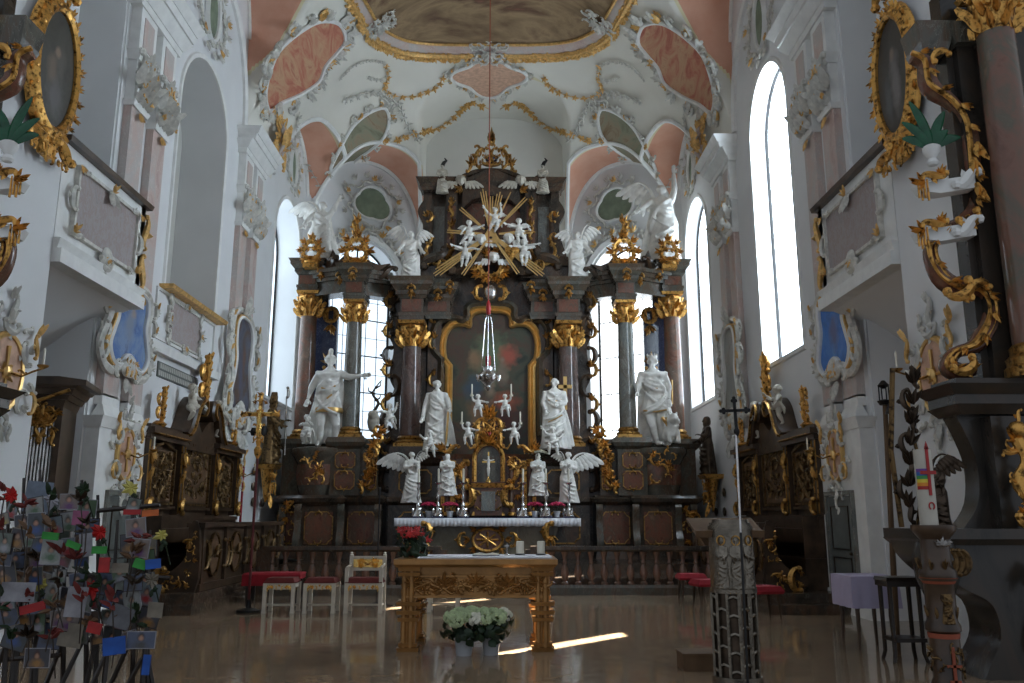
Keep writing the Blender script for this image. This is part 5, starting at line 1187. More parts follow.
# big angels on the cornices
for px, sd, lb in ((410, -1, 'white winged angel crouching on the cornice left of the upper storey'), (578, 1, 'white winged angel crouching on the cornice right of the upper storey')):
    stat('angel_statue', lb, 'statue', at(px, 281, 24.0), 1.55, saint(90+sd, ((-1, (-.17, -.06, .66), (-.24, -.12, .56), False), (1, (.17, -.06, .66), (.24, -.12, .56), False)), -.03*sd, dict(hair='curls', yaw=-.5*sd), wide=1.25, voxel=.015),
         m='statue_white', wings=((sd, .30, 1.5, (sd*.04, .08, .70)), (-sd, .26, 1.4, (-sd*.04, .08, .70))), group='angels on the cornice of the high altar')
for i, (px, py, h, sd, lb) in enumerate(((320, 264, 2.0, -1, 'white angel leaning high on the left outer cornice'), (664, 262, 2.5, 1, 'white angel with one arm raised high on the right outer cornice'))):
    arms = ((-1, (-.19, -.06, .72), (-.30, -.12, .62), False), (1, (.16, -.02, .93), (.15, -.06, 1.12), False)) if sd > 0 else ((-1, (-.19, -.06, .70), (-.25, -.12, .58), False), (1, (.17, -.02, .86), (.24, -.06, .98), False))
    stat('angel_statue', lb, 'statue', at(px, py, 24.45), h, saint(95+i, arms, .05*sd, dict(hair='curls', yaw=-.4), wide=1.25, cape=-sd, voxel=.014), wings=((-1, .34, .9, (-.04, .08, .76)),) if sd > 0 else ((-1, .35, .8, (-.04, .08, .76)),), group='angels on the cornice of the high altar')
# cream figures with dark finials above the upper storey
for i, (px, lb) in enumerate(((442, 'small cream figure with dark headpiece on the upper cornice, left of crown'), (543, 'small cream figure with dark headpiece on the upper cornice, right of crown'))):
    t = stat('cornice_figure', lb, 'statue', at(px, 193, 24.5), .95, saint(120+i, ((-1, (-.16, -.04, .64), (-.1, -.12, .55), False), (1, (.16, -.04, .64), (.1, -.12, .55), False)), 0, dict(hair='curls'), wide=1.3, voxel=.02), m='statue_cream', group='cream figures on the upper cornice')
    mb = MB(); mb.tube([(0, 0, .9), (.04, 0, 1.0), (.12, 0, 1.08), (.06, -.02, 1.15)], [.07, .06, .04, .015], 7); mb.build('headpiece', 'black', t)
for px, py, lb, s in ((461, 181, 'small white cherub at the left foot of the crown', -1), (521, 181, 'small white cherub at the right foot of the crown', 1)):
    t = thing('cherub_head', lb, 'statue', at(px, py, 24.4), 0, 'cherubs beside the crown'); cherub_head().build('face', 'statue_cream', t, angle=60)
    for q in (-1, 1): winged(q, .42, .2, (q*.1, .04, -.05), 5).build('wing', 'statue_cream', t)
# dark bishops on gilded brackets, side walls
def bishop(s, Y, z, h, lb, m, g, hat):
    t = stat('bishop_statue', lb, 'statue', (s*(W-.32), Y, z), h, saint(130+s, ((-1, (-.15, -.05, .63), (-.10, -.15, .58), True), (1, (.15, -.05, .64), (.15, -.14, .66), True)), .02, dict(hat=hat, beard=True), wide=1.25, voxel=.016), m=m, rz=-s*PI/2, group='small saints on the side walls')
    if hat == 'mitre': mb = MB(S(h)); mb.tube([(.15, -.17, .15), (.15, -.15, 1.02)], .012, 6); mb.push(T(.15, -.15, 1.09)); mb.scroll(0, 0, .18, PI/2, 1, .12, 'C', 0, 12, False); mb.pop(); mb.build('crozier', 'silver', t)
    b = thing('wall_bracket', lb.split(' ')[0]+' gilded bracket carrying the small saint on the '+('left' if s < 0 else 'right')+' wall', 'bracket', (s*W, Y, z), -s*PI/2, 'gilded brackets')
    mb = MB(); mb.frus(-.3, .3, -.5, -.005, -.12, 0, .06, .06); mb.push(T(0, -.25, 0)); mb.lathe([(.03, -1.0), (.08, -.85), (.2, -.35), (.27, -.12)], n=10, sy=.7); mb.pop(); mb.push(T(0, -.42, 0)); mb.filigree(-.25, .25, -.7, -.1, 8, 3, .25); mb.spray(0, -.75, .4, -PI/2, 5, 1.2, 3, -.1); mb.pop(); mb.build('corbel', 'gold', b)
    for k, (u, v) in enumerate(((-.5, -.2), (.5, -.5), (-.5, -.6), (-.45, -1.0), (.45, -1.0))):
        q = MB(T(u, 0, v)); q.ell((0, -.06, 0), (.1, .05, .13), 8); q.build('boss', 'bronze', b)
bishop(-1, 23.05, 2.95, 1.85, 'brown gilded bishop statue with crozier on the left wall under the window', 'gold_brown', 'gold', 'mitre')
bishop(1, 23.2, 2.7, 1.6, 'dark carved saint statue on the right wall beside the altar', 'bronze', 'gold', 'hood')
# ================================================================ frescoes and stucco on the vault
def vframe(p):
    n = vnorm(p); x = V(1, 0, 0)-n*n.x
    if x.length < .3: x = V(0, 1, 0)-n*n.y
    x.normalize(); z = (-n).cross(x)
    if p.x > 0: pass
    M = Matrix((x, -n, z)).transposed().to_4x4(); M.translation = p; return M          # local -y points down into the church
def mir(mb, s):
    if s > 0: mb.v = [V(-v.x, v.y, v.z) for v in mb.v]
    return mb
def on_vault(out, s=-1, off=.05, cen=None, rings=7):
    """a painted field filling an outline of pixel rays cast onto the vault"""
    cx = sum(p[0] for p in out)/len(out); cy = sum(p[1] for p in out)/len(out)
    if cen: cx, cy = cen
    mb = MB(); vs = [vray(cx, cy, off)]; fs = []; k = len(out)
    for j in range(1, rings+1): vs += [vray(cx+(x-cx)*j/rings, cy+(y-cy)*j/rings, off) for x, y in out]
    for i in range(k):
        fs.append((0, 1+i, 1+(i+1) % k))
        for j in range(rings-1): a = 1+j*k+i; b = 1+j*k+(i+1) % k; fs.append((a, a+k, b+k, b))
    mb.add(vs, fs); rim = vs[1+(rings-1)*k:]
    return mir(mb, s), [V(-v.x if s > 0 else v.x, v.y, v.z) for v in rim]
def wreath(rim, mb, size, seed, step=3, spread=2., both=True):
    R = random.Random(seed); c = sum(rim, V(0, 0, 0))/len(rim)
    for i in range(0, len(rim), step):
        p = rim[i]; M = vframe(p); q = M.inverted() @ c; a = math.atan2(-q.z, -q.x); mb.push(M)
        mb.spray(0, 0, size*R.uniform(.6, 1.1), a+R.uniform(-.5, .5), 4, spread, i, .02); mb.scroll(math.cos(a)*size*.5, math.sin(a)*size*.5, size*R.uniform(.7, 1.2), a+PI/2+R.uniform(-.5, .5), R.choice((-1, 1)), .10, R.choice('CS'), .02, 10); mb.pop()
def spl(pts, n=4): return [(p.x, p.y) for p in seg([(x, y) for x, y in pts], n, True)]
painting('fresco_red', [(.36, .10, .07), (.50, .19, .12), (.56, .34, .20), (.40, .12, .08)], (), 1.3, .85, (1, .5, 1.6), 1.5)
painting('fresco_green', [(.17, .17, .11), (.25, .25, .17), (.30, .24, .16), (.20, .13, .07)], (), 1.2, .85, (1, .6, 1.4), 1.4)
painting('fresco_main', [(.08, .035, .025), (.20, .13, .07), (.32, .22, .12), (.13, .07, .04), (.38, .14, .10)], (), .8, .85, (.45, 1.1, 1), .35)
REDC = spl([(266, 105), (265, 90), (270, 69), (279, 50), (299, 32), (320, 21), (339, 24), (345, 40), (336, 53), (325, 66), (318, 82), (299, 95), (281, 103), (270, 111)])
GRNC = spl([(330, 172), (339, 150), (352, 127), (368, 113), (384, 108), (389, 119), (384, 137), (370, 150), (356, 160), (345, 174)])
def fresco(out, s, m, label, seed, size, grp, name='ceiling_cartouche'):
    t = thing(name, label, 'ceiling painting', (0, 0, 0), 0, grp)
    f, rim = on_vault(out, s); f.build('fresco', m, t)
    mb = MB(); mb.tube([r+vnorm(r)*.02 for r in rim], .06, 6, closed=True); mb.build('rim', 'stucco', t)
    mb = MB(); wreath(rim, mb, size, seed); mb.build('stucco_surround', 'stucco_dirty', t)
    mb = MB(); wreath(rim, mb, size*.7, seed+5, 5); mb.build('gilding', 'ochre', t)
    return t
for s, sd in ((-1, 'left'), (1, 'right')):
    fresco(REDC, s, 'fresco_red', 'large reddish oval fresco between vault arches on the %s' % sd, 3, .5, 'reddish spandrel frescoes')
    fresco(GRNC, s, 'fresco_green', 'small green and brown oval fresco in the %s corner of the apse vault' % sd, 4, .36, 'green corner frescoes')
# the great ceiling painting, seen only at its altar end
H_ = [(489, 44), (450, 44), (428, 43), (407, 40), (390, 33), (378, 24), (369, 9), (352, -20), (330, -50), (300, -90), (300, -160), (330, -220), (400, -260), (489, -270)]
sym = lambda x: 490-(x-490)
OUT = H_+[(sym(x), y) for x, y in reversed(H_[1:-1])]; OUT = spl(OUT, 3)
t = thing('ceiling_fresco', 'great dark brown and red ceiling painting in a gilded frame over the sanctuary', 'ceiling painting')
f, rim = on_vault(OUT, -1, .05, (489, -90), 12); f.build('fresco', 'fresco_main', t)
def pout(k): return [(490+(x-490)*(1+k*.9), -90+(y+90)*(1+k)) for x, y in OUT]
mb = MB(); a = [vray(x, y, .03) for x, y in OUT]; b = [vray(x, y, .10) for x, y in pout(.05)]; c = [vray(x, y, .02) for x, y in pout(.09)]; n = len(a)
mb.add(a+b+c, [(i, (i+1) % n, (i+1) % n+n, i+n) for i in range(n)]+[(i+n, (i+1) % n+n, (i+1) % n+2*n, i+2*n) for i in range(n)]); mb.build('stone_frame', 'scagliola_pink', t)
mb = MB(); mb.tube([p+vnorm(p)*.05 for p in a], .05, 5, closed=True); mb.tube([p+vnorm(p)*.03 for p in c], .09, 5, closed=True)
vis = [vray(x, y, .02) for x, y in spl([(x, y) for x, y in pout(.1)], 4)]
vis = [p for p in vis if p.y > 19]; R = random.Random(5)
for i, p in enumerate(vis):
    mb.push(vframe(p)); mb.spray(0, 0, .2, R.uniform(0, 6.3), 5, 3, i, .03); mb.scroll(0, 0, .35, R.uniform(0, 6.3), 1, .12, 'C', .03, 8) if i % 2 else None; mb.pop()
mb.build('gilt_frame', 'ochre', t)
mb = MB()
for px, py in ((489, 50), (380, 22), (600, 22)):
    p = vray(px, py, .05); mb.push(vframe(p)); mb.filigree(-.5, .5, -.35, .4, 16, px, .3, .1); mb.spray(0, 0, .35, PI/2, 7, 3, 3, .12); mb.pop()
mb.build('stucco_cresting', 'stucco_dirty', t)
# inscribed pink cartouche below it
QF = spl([(489+33*math.cos(a)*(1+.16*math.cos(4*a)), 77+18*math.sin(a)*(1+.16*math.cos(4*a))) for a in [2*PI*i/32 for i in range(32)]], 2)
t = fresco(QF, -1, 'pink_medal', 'small pinkish lobed inscription cartouche on the vault above the crown', 8, .26, None)
# swags and loose stucco scrolls on the vault
def garland(name, pts, label, m, size, grp, s=-1, dens=.95, lobes=6):
    t = thing(name, label, 'stucco ornament', group=grp); mb = MB(); P = [vray(p.x, p.y, .03) for p in seg(pts, 2)]
    P = [V(-v.x if s > 0 else v.x, v.y, v.z) for v in P]; mb.tube(P, size*.05, 5); R = random.Random(len(pts))
    L = 0
    for a, b in zip(P, P[1:]):
        d = (b-a).length; k = max(1, int(d*dens/size))
        for j in range(k):
            p = a.lerp(b, j/k); mb.push(vframe(p))
            for q in range(lobes): aa = q*2*PI/lobes; mb.leaf(0, 0, size*R.uniform(.5, .8), aa+R.uniform(-.3, .3), .3, .3, .03)
            mb.ell((0, -.05, 0), size*.15, 5, 4); mb.pop()
    mb.build('blossoms', m, t)
GS = [(398, 140), (415, 134), (430, 130), (442, 126), (454, 117), (463, 108), (473, 103), (489, 109)]
garland('flower_garland', GS, 'golden flower garland swag on the white vault, left of the crown', 'ochre', .26, 'golden flower garlands')
garland('flower_garland', GS, 'golden flower garland swag on the white vault, right of the crown', 'ochre', .26, 'golden flower garlands', 1)
for s, sd in ((-1, 'left'), (1, 'right')):
    garland('stucco_vine', [(386, 66), (388, 78), (384, 88), (394, 96), (412, 97), (428, 92), (440, 84), (444, 74)], 'golden vine and leaf scroll on the %s half of the vault over the altar' % sd, 'ochre', .2, 'vine scrolls on the vault', s, 1.2, 5)
    garland('stucco_vine', [(345, 100), (358, 96), (372, 92), (385, 95), (398, 104), (404, 118), (412, 132), (420, 142)], 'pale stucco scroll band above the %s green corner fresco' % sd, 'stucco_dirty', .26, 'pale scroll bands', s, 1.2, 5)
    garland('stucco_vine', [(340, 78), (352, 66), (366, 60), (382, 62), (388, 72), (380, 80), (366, 76)], 'grey curling stucco tendril by the %s large reddish fresco' % sd, 'stucco_dirty', .14, 'curling tendrils', s, 1.2, 4)
    garland('stucco_vine', [(322, 190), (314, 176), (300, 150), (296, 126), (300, 112)], 'pale stucco leaf band along the %s window arch in the vault' % sd, 'stucco_dirty', .2, 'leaf bands on the arches', s, 1., 5)
    # stucco putti group on the impost between the arches
    t = thing('stucco_group', 'pinkish stucco cherub and shell group at the foot of the %s reddish fresco' % sd, 'stucco ornament', group='stucco groups on the imposts')
    p = vray(272, 140, .1); p = V(-p.x if s > 0 else p.x, p.y, p.z); mb = MB(T(*p) @ rotz(-s*PI/2) @ S(.9)); mb.push(T(0, -.15, -.6)); mb.filigree(-.5, .5, 0, 1.2, 18, 5, .5, .1); mb.spray(0, .3, .7, PI/2, 7, 3, 2, .2); mb.pop(); mb.build('foliage', 'ochre', t)
    b = put(putto(150+s, voxel=.03), 'cherub', 'scagliola_pink', t, T(*p) @ rotz(-s*PI/2) @ T(0, -.25, -.5) @ S(1.0))
# green trefoil medallions with stucco on the lunette walls
def wallm(M, x, z, k, label, seed, tre=True, s=1):
    t = thing('green_medallion', label, 'wall medallion', group='green painted lunette medallions'); t.matrix_world = M @ T(x, -.02, z)
    o = []
    for i in range(36):
        a = 2*PI*i/36; r = (1+.22*abs(math.cos(1.5*(a-PI/2)))) if tre else 1; o.append((.62*r*math.cos(a)*k*(1 if tre else .6), .52*r*math.sin(a)*k*(1 if tre else 1.4)))
    mb = MB(); mb.prism(o, -.03, 0); mb.build('painted_field', 'green_fresco', t)
    mb = MB(); mb.sweep(o, [(.02, 0), (.0, .08), (-.06, .10), (-.10, 0)], closed=True); mb.build('rim', 'stucco', t)
    mb = MB(); R = random.Random(seed)
    for i in range(14): a = 2*PI*i/14; mb.scroll(.98*k*math.cos(a), .85*k*math.sin(a), .42*k, a+PI/2+R.uniform(-.4, .4), R.choice((-1, 1)), .10, R.choice('CS'), .03, 10); mb.spray(1.15*k*math.cos(a), 1.0*k*math.sin(a), .26*k, a, 4, 2, i, .03)
    mb.build('stucco_surround', 'stucco_dirty', t)
    mb = MB()
    for i in range(5): a = 2*PI*i/5+.3; mb.spray(1.0*k*math.cos(a), .9*k*math.sin(a), .24*k, a, 4, 2, i, .09)
    mb.build('gilding', 'ochre', t)
wallm(MAL, wc+.15, 12.35, .95, 'green trefoil painting above the left apse window', 3); wallm(MAR, LD-wc-.15, 12.35, .95, 'green trefoil painting above the right apse window', 4)
wallm(ML, 24.75, 12.3, .75, 'narrow green painting above the left side window nearest the altar', 5, False); wallm(MR, -24.75, 12.3, .75, 'narrow green painting above the right side window nearest the altar', 6, False)
wallm(ML, 17.2, 12.75, .85, 'green painting in the arch above the blind left bay', 7, False); wallm(MR, -17.4, 12.75, .85, 'green painting above the tallest right window', 8, False)
# stucco hoods round the apse window heads
for M, c, sd in ((MAL, wc, 'left'), (MAR, LD-wc, 'right')):
    t = thing('window_hood', 'stucco and gilt scrollwork round the head of the %s apse window' % sd, 'stucco ornament', group='hoods of the apse windows'); t.matrix_world = M
    mb = MB(); mb.sweep([(c-1.4, 8.4)]+arc(c, 9.3, 1.4, 1.7, 180, 0, 20)+[(c+1.4, 8.4)], [(0, 0), (0, .08), (.18, .12), (.2, 0)]); mb.build('moulding', 'stucco', t)
    mb = MB(); g = MB(); R = random.Random(9)
    for i in range(14):
        a = PI*(i+.5)/14; x = c+1.7*math.cos(a); z = 9.3+2.0*math.sin(a); mb.scroll(x, z, .5, a+PI/2+R.uniform(-.4, .4), R.choice((-1, 1)), .1, R.choice('CS'), .04, 10); mb.spray(x, z, .3, a, 4, 2, i, .05)
        if i % 2: g.spray(x, z, .28, a+.6, 4, 2.4, i, .1)
    for s in (-1, 1):
        for z in (7.4, 8.0, 8.7): mb.scroll(c+s*1.55, z, .5, PI/2, s, .1, 'S', .04, 12)
    mb.build('stucco_scrolls', 'stucco_dirty', t); g.build('gilding', 'ochre', t)
# ================================================================ sanctuary furniture
# ---- altar rail: a stone balustrade in two runs with end posts
def rail(x0, x1, label):
    t = thing('altar_rail', label, 'balustrade', ((x0+x1)/2, 17.92, 0), 0, 'stone altar rail'); h = (x1-x0)/2
    mb = MB(); mb.box(-h, h, -.14, .14, 0, .14); mb.frus(-h, h, -.12, .12, .14, .2, -.0, -.02); mb.build('base_rail', 'marble_green', t)
    mb = MB(); mb.frus(-h, h, -.12, .12, .86, .9, .03, .03); mb.box(-h-.03, h+.03, -.16, .16, .9, .97); mb.build('top_rail', 'marble_dark', t)
    n = int((x1-x0)/.27); me = None
    for i in range(n):
        x = -h+(i+.5)*(x1-x0)/n
        if me is None:
            mb = MB(); mb.lathe([(.075, .2), (.075, .24), (.04, .27), (.055, .3), (.085, .42), (.07, .52), (.035, .6), (.05, .64), (.035, .68), (.055, .78), (.07, .82), (.07, .87)], n=12)
            o = mb.build('baluster', 'marble_red', t); me = o.data
        else: o = bpy.data.objects.new('baluster', me); col.objects.link(o); o.parent = t
        o.location = (x, 0, 0)
    for x in (-h, h): mb = MB(); mb.box(x-.14, x+.14, -.15, .15, .0, .9); mb.frus(x-.09, x+.09, -.17, .1, .3, .75, 0, 0); mb.build('post', 'marble_dark', t)
rail(-4.55, -.95, 'dark stone balustrade run on the left of the free-standing altar')
rail(.95, 4.75, 'dark stone balustrade run with reddish balusters on the right of the altar')
# ---- free-standing gilded wooden altar
t = thing('wooden_altar', 'gilded carved wooden altar table standing free in front of the rail', 'altar table', (.03, 10.95, 0))
mb = MB(); mb.frus(-.95, .95, -.54, .54, .965, 1.0, .03, .03); mb.box(-.98, .98, -.57, .57, 1.0, 1.06); mb.box(-.85, .85, -.42, .42, .86, .965); mb.build('tabletop', 'wood_gold', t)
for sx in (-1, 1):
    for sy in (-1, 1):
        mb = MB(T(sx*.80, sy*.42, 0))
        mb.box(-.085, .085, -.05, .07, 0, .96); mb.tube([(-.055, -.05, 0), (-.055, -.05, .95)], .035, 8); mb.tube([(.03, -.05, 0), (.03, -.05, .95)], .042, 8)
        for k in (0,): pass
        for z, w_ in ((0, .02), (.05, .0), (.34, .015), (.42, .03), (.52, .03), (.86, .02), (.92, .02)): mb.frus(-.105-w_, .105+w_, -.08-w_, .08+w_, z, z+.045, .01, .01)
        mb.build('leg', 'wood_gold', t)
for y, nm in ((-.46, 'front'), (.46, 'back')):
    mb = MB(T(0, y, 0)); mb.box(-.86, .86, -.015, .02, .62, .86); mb.frus(-.86, .86, -.035, .03, .61, .635, 0, 0); mb.frus(-.86, .86, -.035, .03, .85, .87, 0, 0); fr = mb.build('frieze', 'wood_gold', t)
    if y < 0:
        mb = MB(T(0, y-.015, 0)); R = random.Random(3)
        for i in range(9):
            x = -.76+i*.19; z = .74+.035*(-1)**i
            if i % 2: 
                for k in range(14): mb.ell((x+R.uniform(-.05, .05), -.01, z+R.uniform(-.055, .05)), .017, 6, 4)
            else: mb.spray(x, z, .13, PI/2, 7, 5.2, i, .01)
            mb.scroll(x+.09, .74, .2, (-1)**i*.7, (-1)**i, .07, 'S', .01, 12)
        mb.filigree(-.82, .82, .67, .83, 44, 11, .17, .0, True, .07); mb.build('vine_carving', 'wood_gold', fr)
for x in (-.8, .8): mb = MB(); mb.box(x-.02, x+.02, -.42, .42, .64, .86); mb.build('side_frieze', 'wood_gold', t)
o = tag(MB().box(-.72, .93, -.35, .5, 0, .012).build('altar_linen', 'white_cloth'), 'white linen cloth lying on the free-standing wooden altar', 'cloth'); o.location = (.03, 10.95, 1.062)
c0 = None
for px, lb in ((520, 'short white pillar candle on the wooden altar, beside the thin cross'), (541, 'short white pillar candle nearest the right end of the wooden altar')):
    p = oY(px, 551, 11.25); L = (p.x, 11.25, 1.075)
    if c0 is None:
        c0 = thing('pillar_candle', lb, 'candle', L, 0, 'pillar candles on the wooden altar'); mb = MB(); mb.lathe([(.05, .018), (.052, .03), (.05, .17), (.03, .175), (.008, .17)], n=16); mb.build('candle', 'ivory', c0); mb = MB(); mb.lathe([(.065, 0), (.07, .01), (.055, .018)], n=16); mb.build('dish', 'black', c0); mb = MB(); mb.tube([(0, 0, .17), (0, 0, .19)], .003, 4); mb.build('wick', 'black', c0)
    else: dup(c0, L, 0, lb)
t = thing('mass_book', 'dark open book lying low on the linen of the wooden altar', 'book', (oY(490, 551, 11.1).x-.05, 11.05, 1.075)); mb = MB(); mb.prism([(-.16, 0), (.16, 0), (.16, .02), (.08, .035), (0, .02), (-.08, .035), (-.16, .02)], -.11, .11); mb.build('pages', 'ivory', t); mb = MB(); mb.box(-.17, .17, -.12, .12, -.0, .008); mb.build('cover', 'blue_cloth', t)
t = thing('table_cross', 'thin standing metal cross on the wooden altar left of the pillar candles', 'cross', (oY(507, 551, 11.2).x, 11.2, 1.075)); mb = MB(); mb.lathe([(.03, 0), (.02, .012), (.006, .02), (.005, .15)], n=10); mb.box(-.03, .03, -.004, .004, .11, .12); mb.build('cross', 'silver', t)
# poinsettias at the left end of the altar
R = random.Random(8); t = thing('poinsettia', 'red poinsettia with dark leaves at the left end of the wooden altar', 'potted plant', (oY(413, 560, 10.9).x, 10.95, 1.063))
mb = MB(); mb.lathe([(.07, 0), (.10, .12), (.105, .12), (.09, .13)], n=16); mb.build('pot', 'terracotta', t); mb = MB(); fl = MB()
for i in range(70): a = R.uniform(0, 6.3); z = R.uniform(-.05, .28); q = R.uniform(.08, .2); mb.push(T(q*math.cos(a), q*math.sin(a), z) @ rotz(a+PI/2)); mb.leaf(0, 0, .13, R.uniform(-.3, 2.6), .3, .2); mb.pop()
for i in range(16):
    a = i*2.4; q = .19*math.sqrt((i+.5)/16); fl.push(T(q*math.cos(a), q*math.sin(a)-.03, .25+R.uniform(-.05, .08)) @ rotx(rad(-50)) @ rotz(R.uniform(0, 1)))
    for k in range(8): fl.leaf(0, 0, .085, k*PI/4, .28, .15)
    fl.pop()
mb.build('foliage', 'leaf_green', t); fl.build('bracts', 'flower_red', t)
# two white-green hydrangeas on the floor
for i, (px, py, Y, lb) in enumerate(((464, 655, 10.2, 'pale green hydrangea in a white pot on the floor, the left one'), (491, 655, 10.25, 'pale green hydrangea in a white pot on the floor, the right one'))):
    R = random.Random(20+i); t = thing('hydrangea', lb, 'potted plant', (oZ(px, py).x, Y, 0), 0, 'hydrangeas before the wooden altar')
    mb = MB(); mb.lathe([(.085, 0), (.11, .17), (.12, .17), (.12, .19), (.10, .19), (.095, .16)], n=18); mb.build('pot', 'pot_grey', t)
    mb = MB()
    for k in range(80):
        a = R.uniform(0, 6.3); q = R.uniform(.08, .26); z = R.uniform(.16, .36); l = R.uniform(.08, .13); mb.push(T(q*math.cos(a), q*math.sin(a), z) @ rotz(a+PI/2) @ rotx(R.uniform(-.8, .8))); mb.leaf(0, 0, l, R.uniform(-.8, 2.2), .45, .15); mb.pop()
    mb.build('foliage', 'leaf_green', t)
    for h in range(9):
        a = h*2.4+i; q = .21*math.sqrt((h+.4)/9); c = (q*math.cos(a), q*math.sin(a)-.03, .42+.06*math.cos(q*8)+R.uniform(-.03, .03)); mb = MB(); rr = R.uniform(.065, .085)
        for k in range(60):
            u = R.uniform(-1, 1); b = R.uniform(0, 6.3); s_ = math.sqrt(1-u*u); d = (s_*math.cos(b), s_*math.sin(b), u*.8); p = [c[j]+rr*d[j] for j in range(3)]
            for w_ in range(4): e = w_*PI/2+b; mb.ell((p[0]+.011*math.cos(e), p[1]-.004, p[2]+.011*math.sin(e)), (.012, .007, .012), 5, 4)
        mb.build('flower_head', 'flower_cream' if h == 5 else 'flower_green', t)
# ---- white and gilt sanctuary seats
def seat(t, back=False, w=.26, arms=False):
    mb = MB(); mb.frus(-w, w, -.23, .23, .48, .50, .0, .0); mb.frus(-w+.01, w-.01, -.22, .22, .50, .56, -.03, -.03); mb.build('seat', 'red_seat', t)
    for sx in (-1, 1):
        for sy in (-1, 1):
            h = .9 if back and sy > 0 else (.72 if arms else .48)
            mb = MB(T(sx*(w-.025), sy*.2, 0)); mb.box(-.03, .03, -.03, .03, 0, h); mb.frus(-.036, .036, -.036, .036, 0, .05, -.005, -.005)
            if back and sy > 0: mb.lathe([(.03, .9), (.035, .92), (.02, .94), (.03, .95), (.01, .97)], n=8)
            mb.build('leg', 'chair_white', t)
    for y in (-.21, .21):
        mb = MB(T(0, y, 0)); mb.box(-w+.05, w-.05, -.01, .01, .38, .48); ap = mb.build('apron', 'chair_white', t)
        mb = MB(T(0, y-.01, 0)); mb.filigree(-w+.07, w-.07, .395, .465, 10, 5, .09, .0); mb.build('gilt_carving', 'gold_bright', ap)
    mb = MB(); 
    for sx in (-1, 1): mb.box(sx*(w-.03)-.012, sx*(w-.03)+.012, -.2, .2, .40, .48); mb.box(sx*(w-.03)-.012, sx*(w-.03)+.012, -.2, .2, .10, .13)
    mb.box(-w+.03, w-.03, -.012, .012, .10, .13); mb.build('stretcher', 'chair_white', t)
    if back:
        mb = MB(T(0, .2, 0)); mb.box(-w+.04, w-.04, -.012, .012, .68, .88); bk = mb.build('backrest', 'chair_white', t)
        mb = MB(T(0, .188, 0)); mb.box(-w+.06, w-.06, -.004, 0, .71, .85); mb.filigree(-w+.07, w-.07, .72, .84, 12, 6, .12, .0); mb.ell((0, -.02, .78), .035, 8); mb.build('gilt_carving', 'gold_bright', bk)
        mb = MB(T(0, .2, 0)); mb.box(-w+.04, w-.04, -.02, .02, .86, .9); mb.box(-w+.04, w-.04, -.02, .02, .66, .69); mb.build('back_rail', 'chair_white', t)
    if arms:
        for sx in (-1, 1): mb = MB(); mb.tube([(sx*(w-.025), -.24, .73), (sx*(w-.025), 0, .75), (sx*(w-.025), .2, .76)], .022, 6); mb.build('armrest', 'chair_white', t)
t = thing('armchair', 'white and gilt armchair with carved back and dark red seat left of altar', 'chair', (oZ(363, 613).x, 14.75, 0), 0); seat(t, True, .31, True)
s0 = None
for px, lb in ((281, 'white and gilt stool with red seat, nearest the choir stalls'), (321, 'white and gilt stool between another stool and the armchair'), (443, 'white-legged stool seen behind the wooden altar')):
    L = (oZ(px, 612).x, 14.75 if px < 400 else 14.9, 0)
    if s0 is None: s0 = thing('stool', lb, 'stool', L, 0, 'white and gilt stools'); seat(s0)
    else: dup(s0, L, 0, lb)
t = thing('red_bench', 'low bench under a bright red cloth beside the carved desk front on the left', 'bench', (-3.98, 16.6, 0), rad(0))
mb = MB(); mb.box(-.52, .52, -.25, .25, .42, .50); mb.frus(-.54, .54, -.27, .27, .5, .53, -.02, -.02); mb.build('cushion', 'red_cloth', t)
mb = MB(); mb.box(-.54, .54, -.275, -.26, .3, .5); mb.box(-.55, -.535, -.27, .27, .3, .5); mb.build('red_drape', 'red_cloth', t)
for x in (-.45, .45):
    for y in (-.2, .2): mb = MB(); mb.box(x-.03, x+.03, y-.03, y+.03, 0, .42); mb.build('leg', 'wood_dark', t)
r0 = None
for px, py, lb in ((692, 603, 'round-edged red stool beside the rail on the right'), (709, 612, 'red stool just left of the metal ambo, partly hidden'), (764, 622, 'red stool behind the metal ambo on its right')):
    p = oZ(px, py); L = (p.x, p.y, 0)
    if r0 is None:
        r0 = thing('red_stool', lb, 'stool', L, 0, 'red cushioned stools on the right'); mb = MB(); mb.frus(-.24, .24, -.2, .2, .42, .46, .02, .02); mb.frus(-.26, .26, -.22, .22, .46, .53, -.04, -.04); mb.build('cushion', 'red_cloth', r0)
        for x in (-.18, .18):
            for y in (-.15, .15): mb = MB(); mb.tube([(x, y, .42), (x*1.05, y*1.05, .2), (x*1.15, y*1.15, 0)], [.03, .022, .018], 6); mb.build('leg', 'wood_brown', r0)
    else: dup(r0, L, .2, lb)
t = thing('microphone_stand', 'thin metal microphone stand behind the armchair', 'microphone stand', (oZ(377, 606).x, 15.6, 0))
mb = MB(); mb.tube([(0, 0, .05), (0, 0, 1.95)], .012, 6); mb.build('pole', 'iron', t); mb = MB(); mb.tube([(0, 0, 1.95), (0, -.02, 2.08)], [.02, .028], 8); mb.build('microphone', 'black', t)
for k in range(3): a = k*2*PI/3; mb = MB(); mb.tube([(0, 0, .07), (.3*math.cos(a), .3*math.sin(a), .012)], .012, 5); mb.build('leg', 'iron', t)
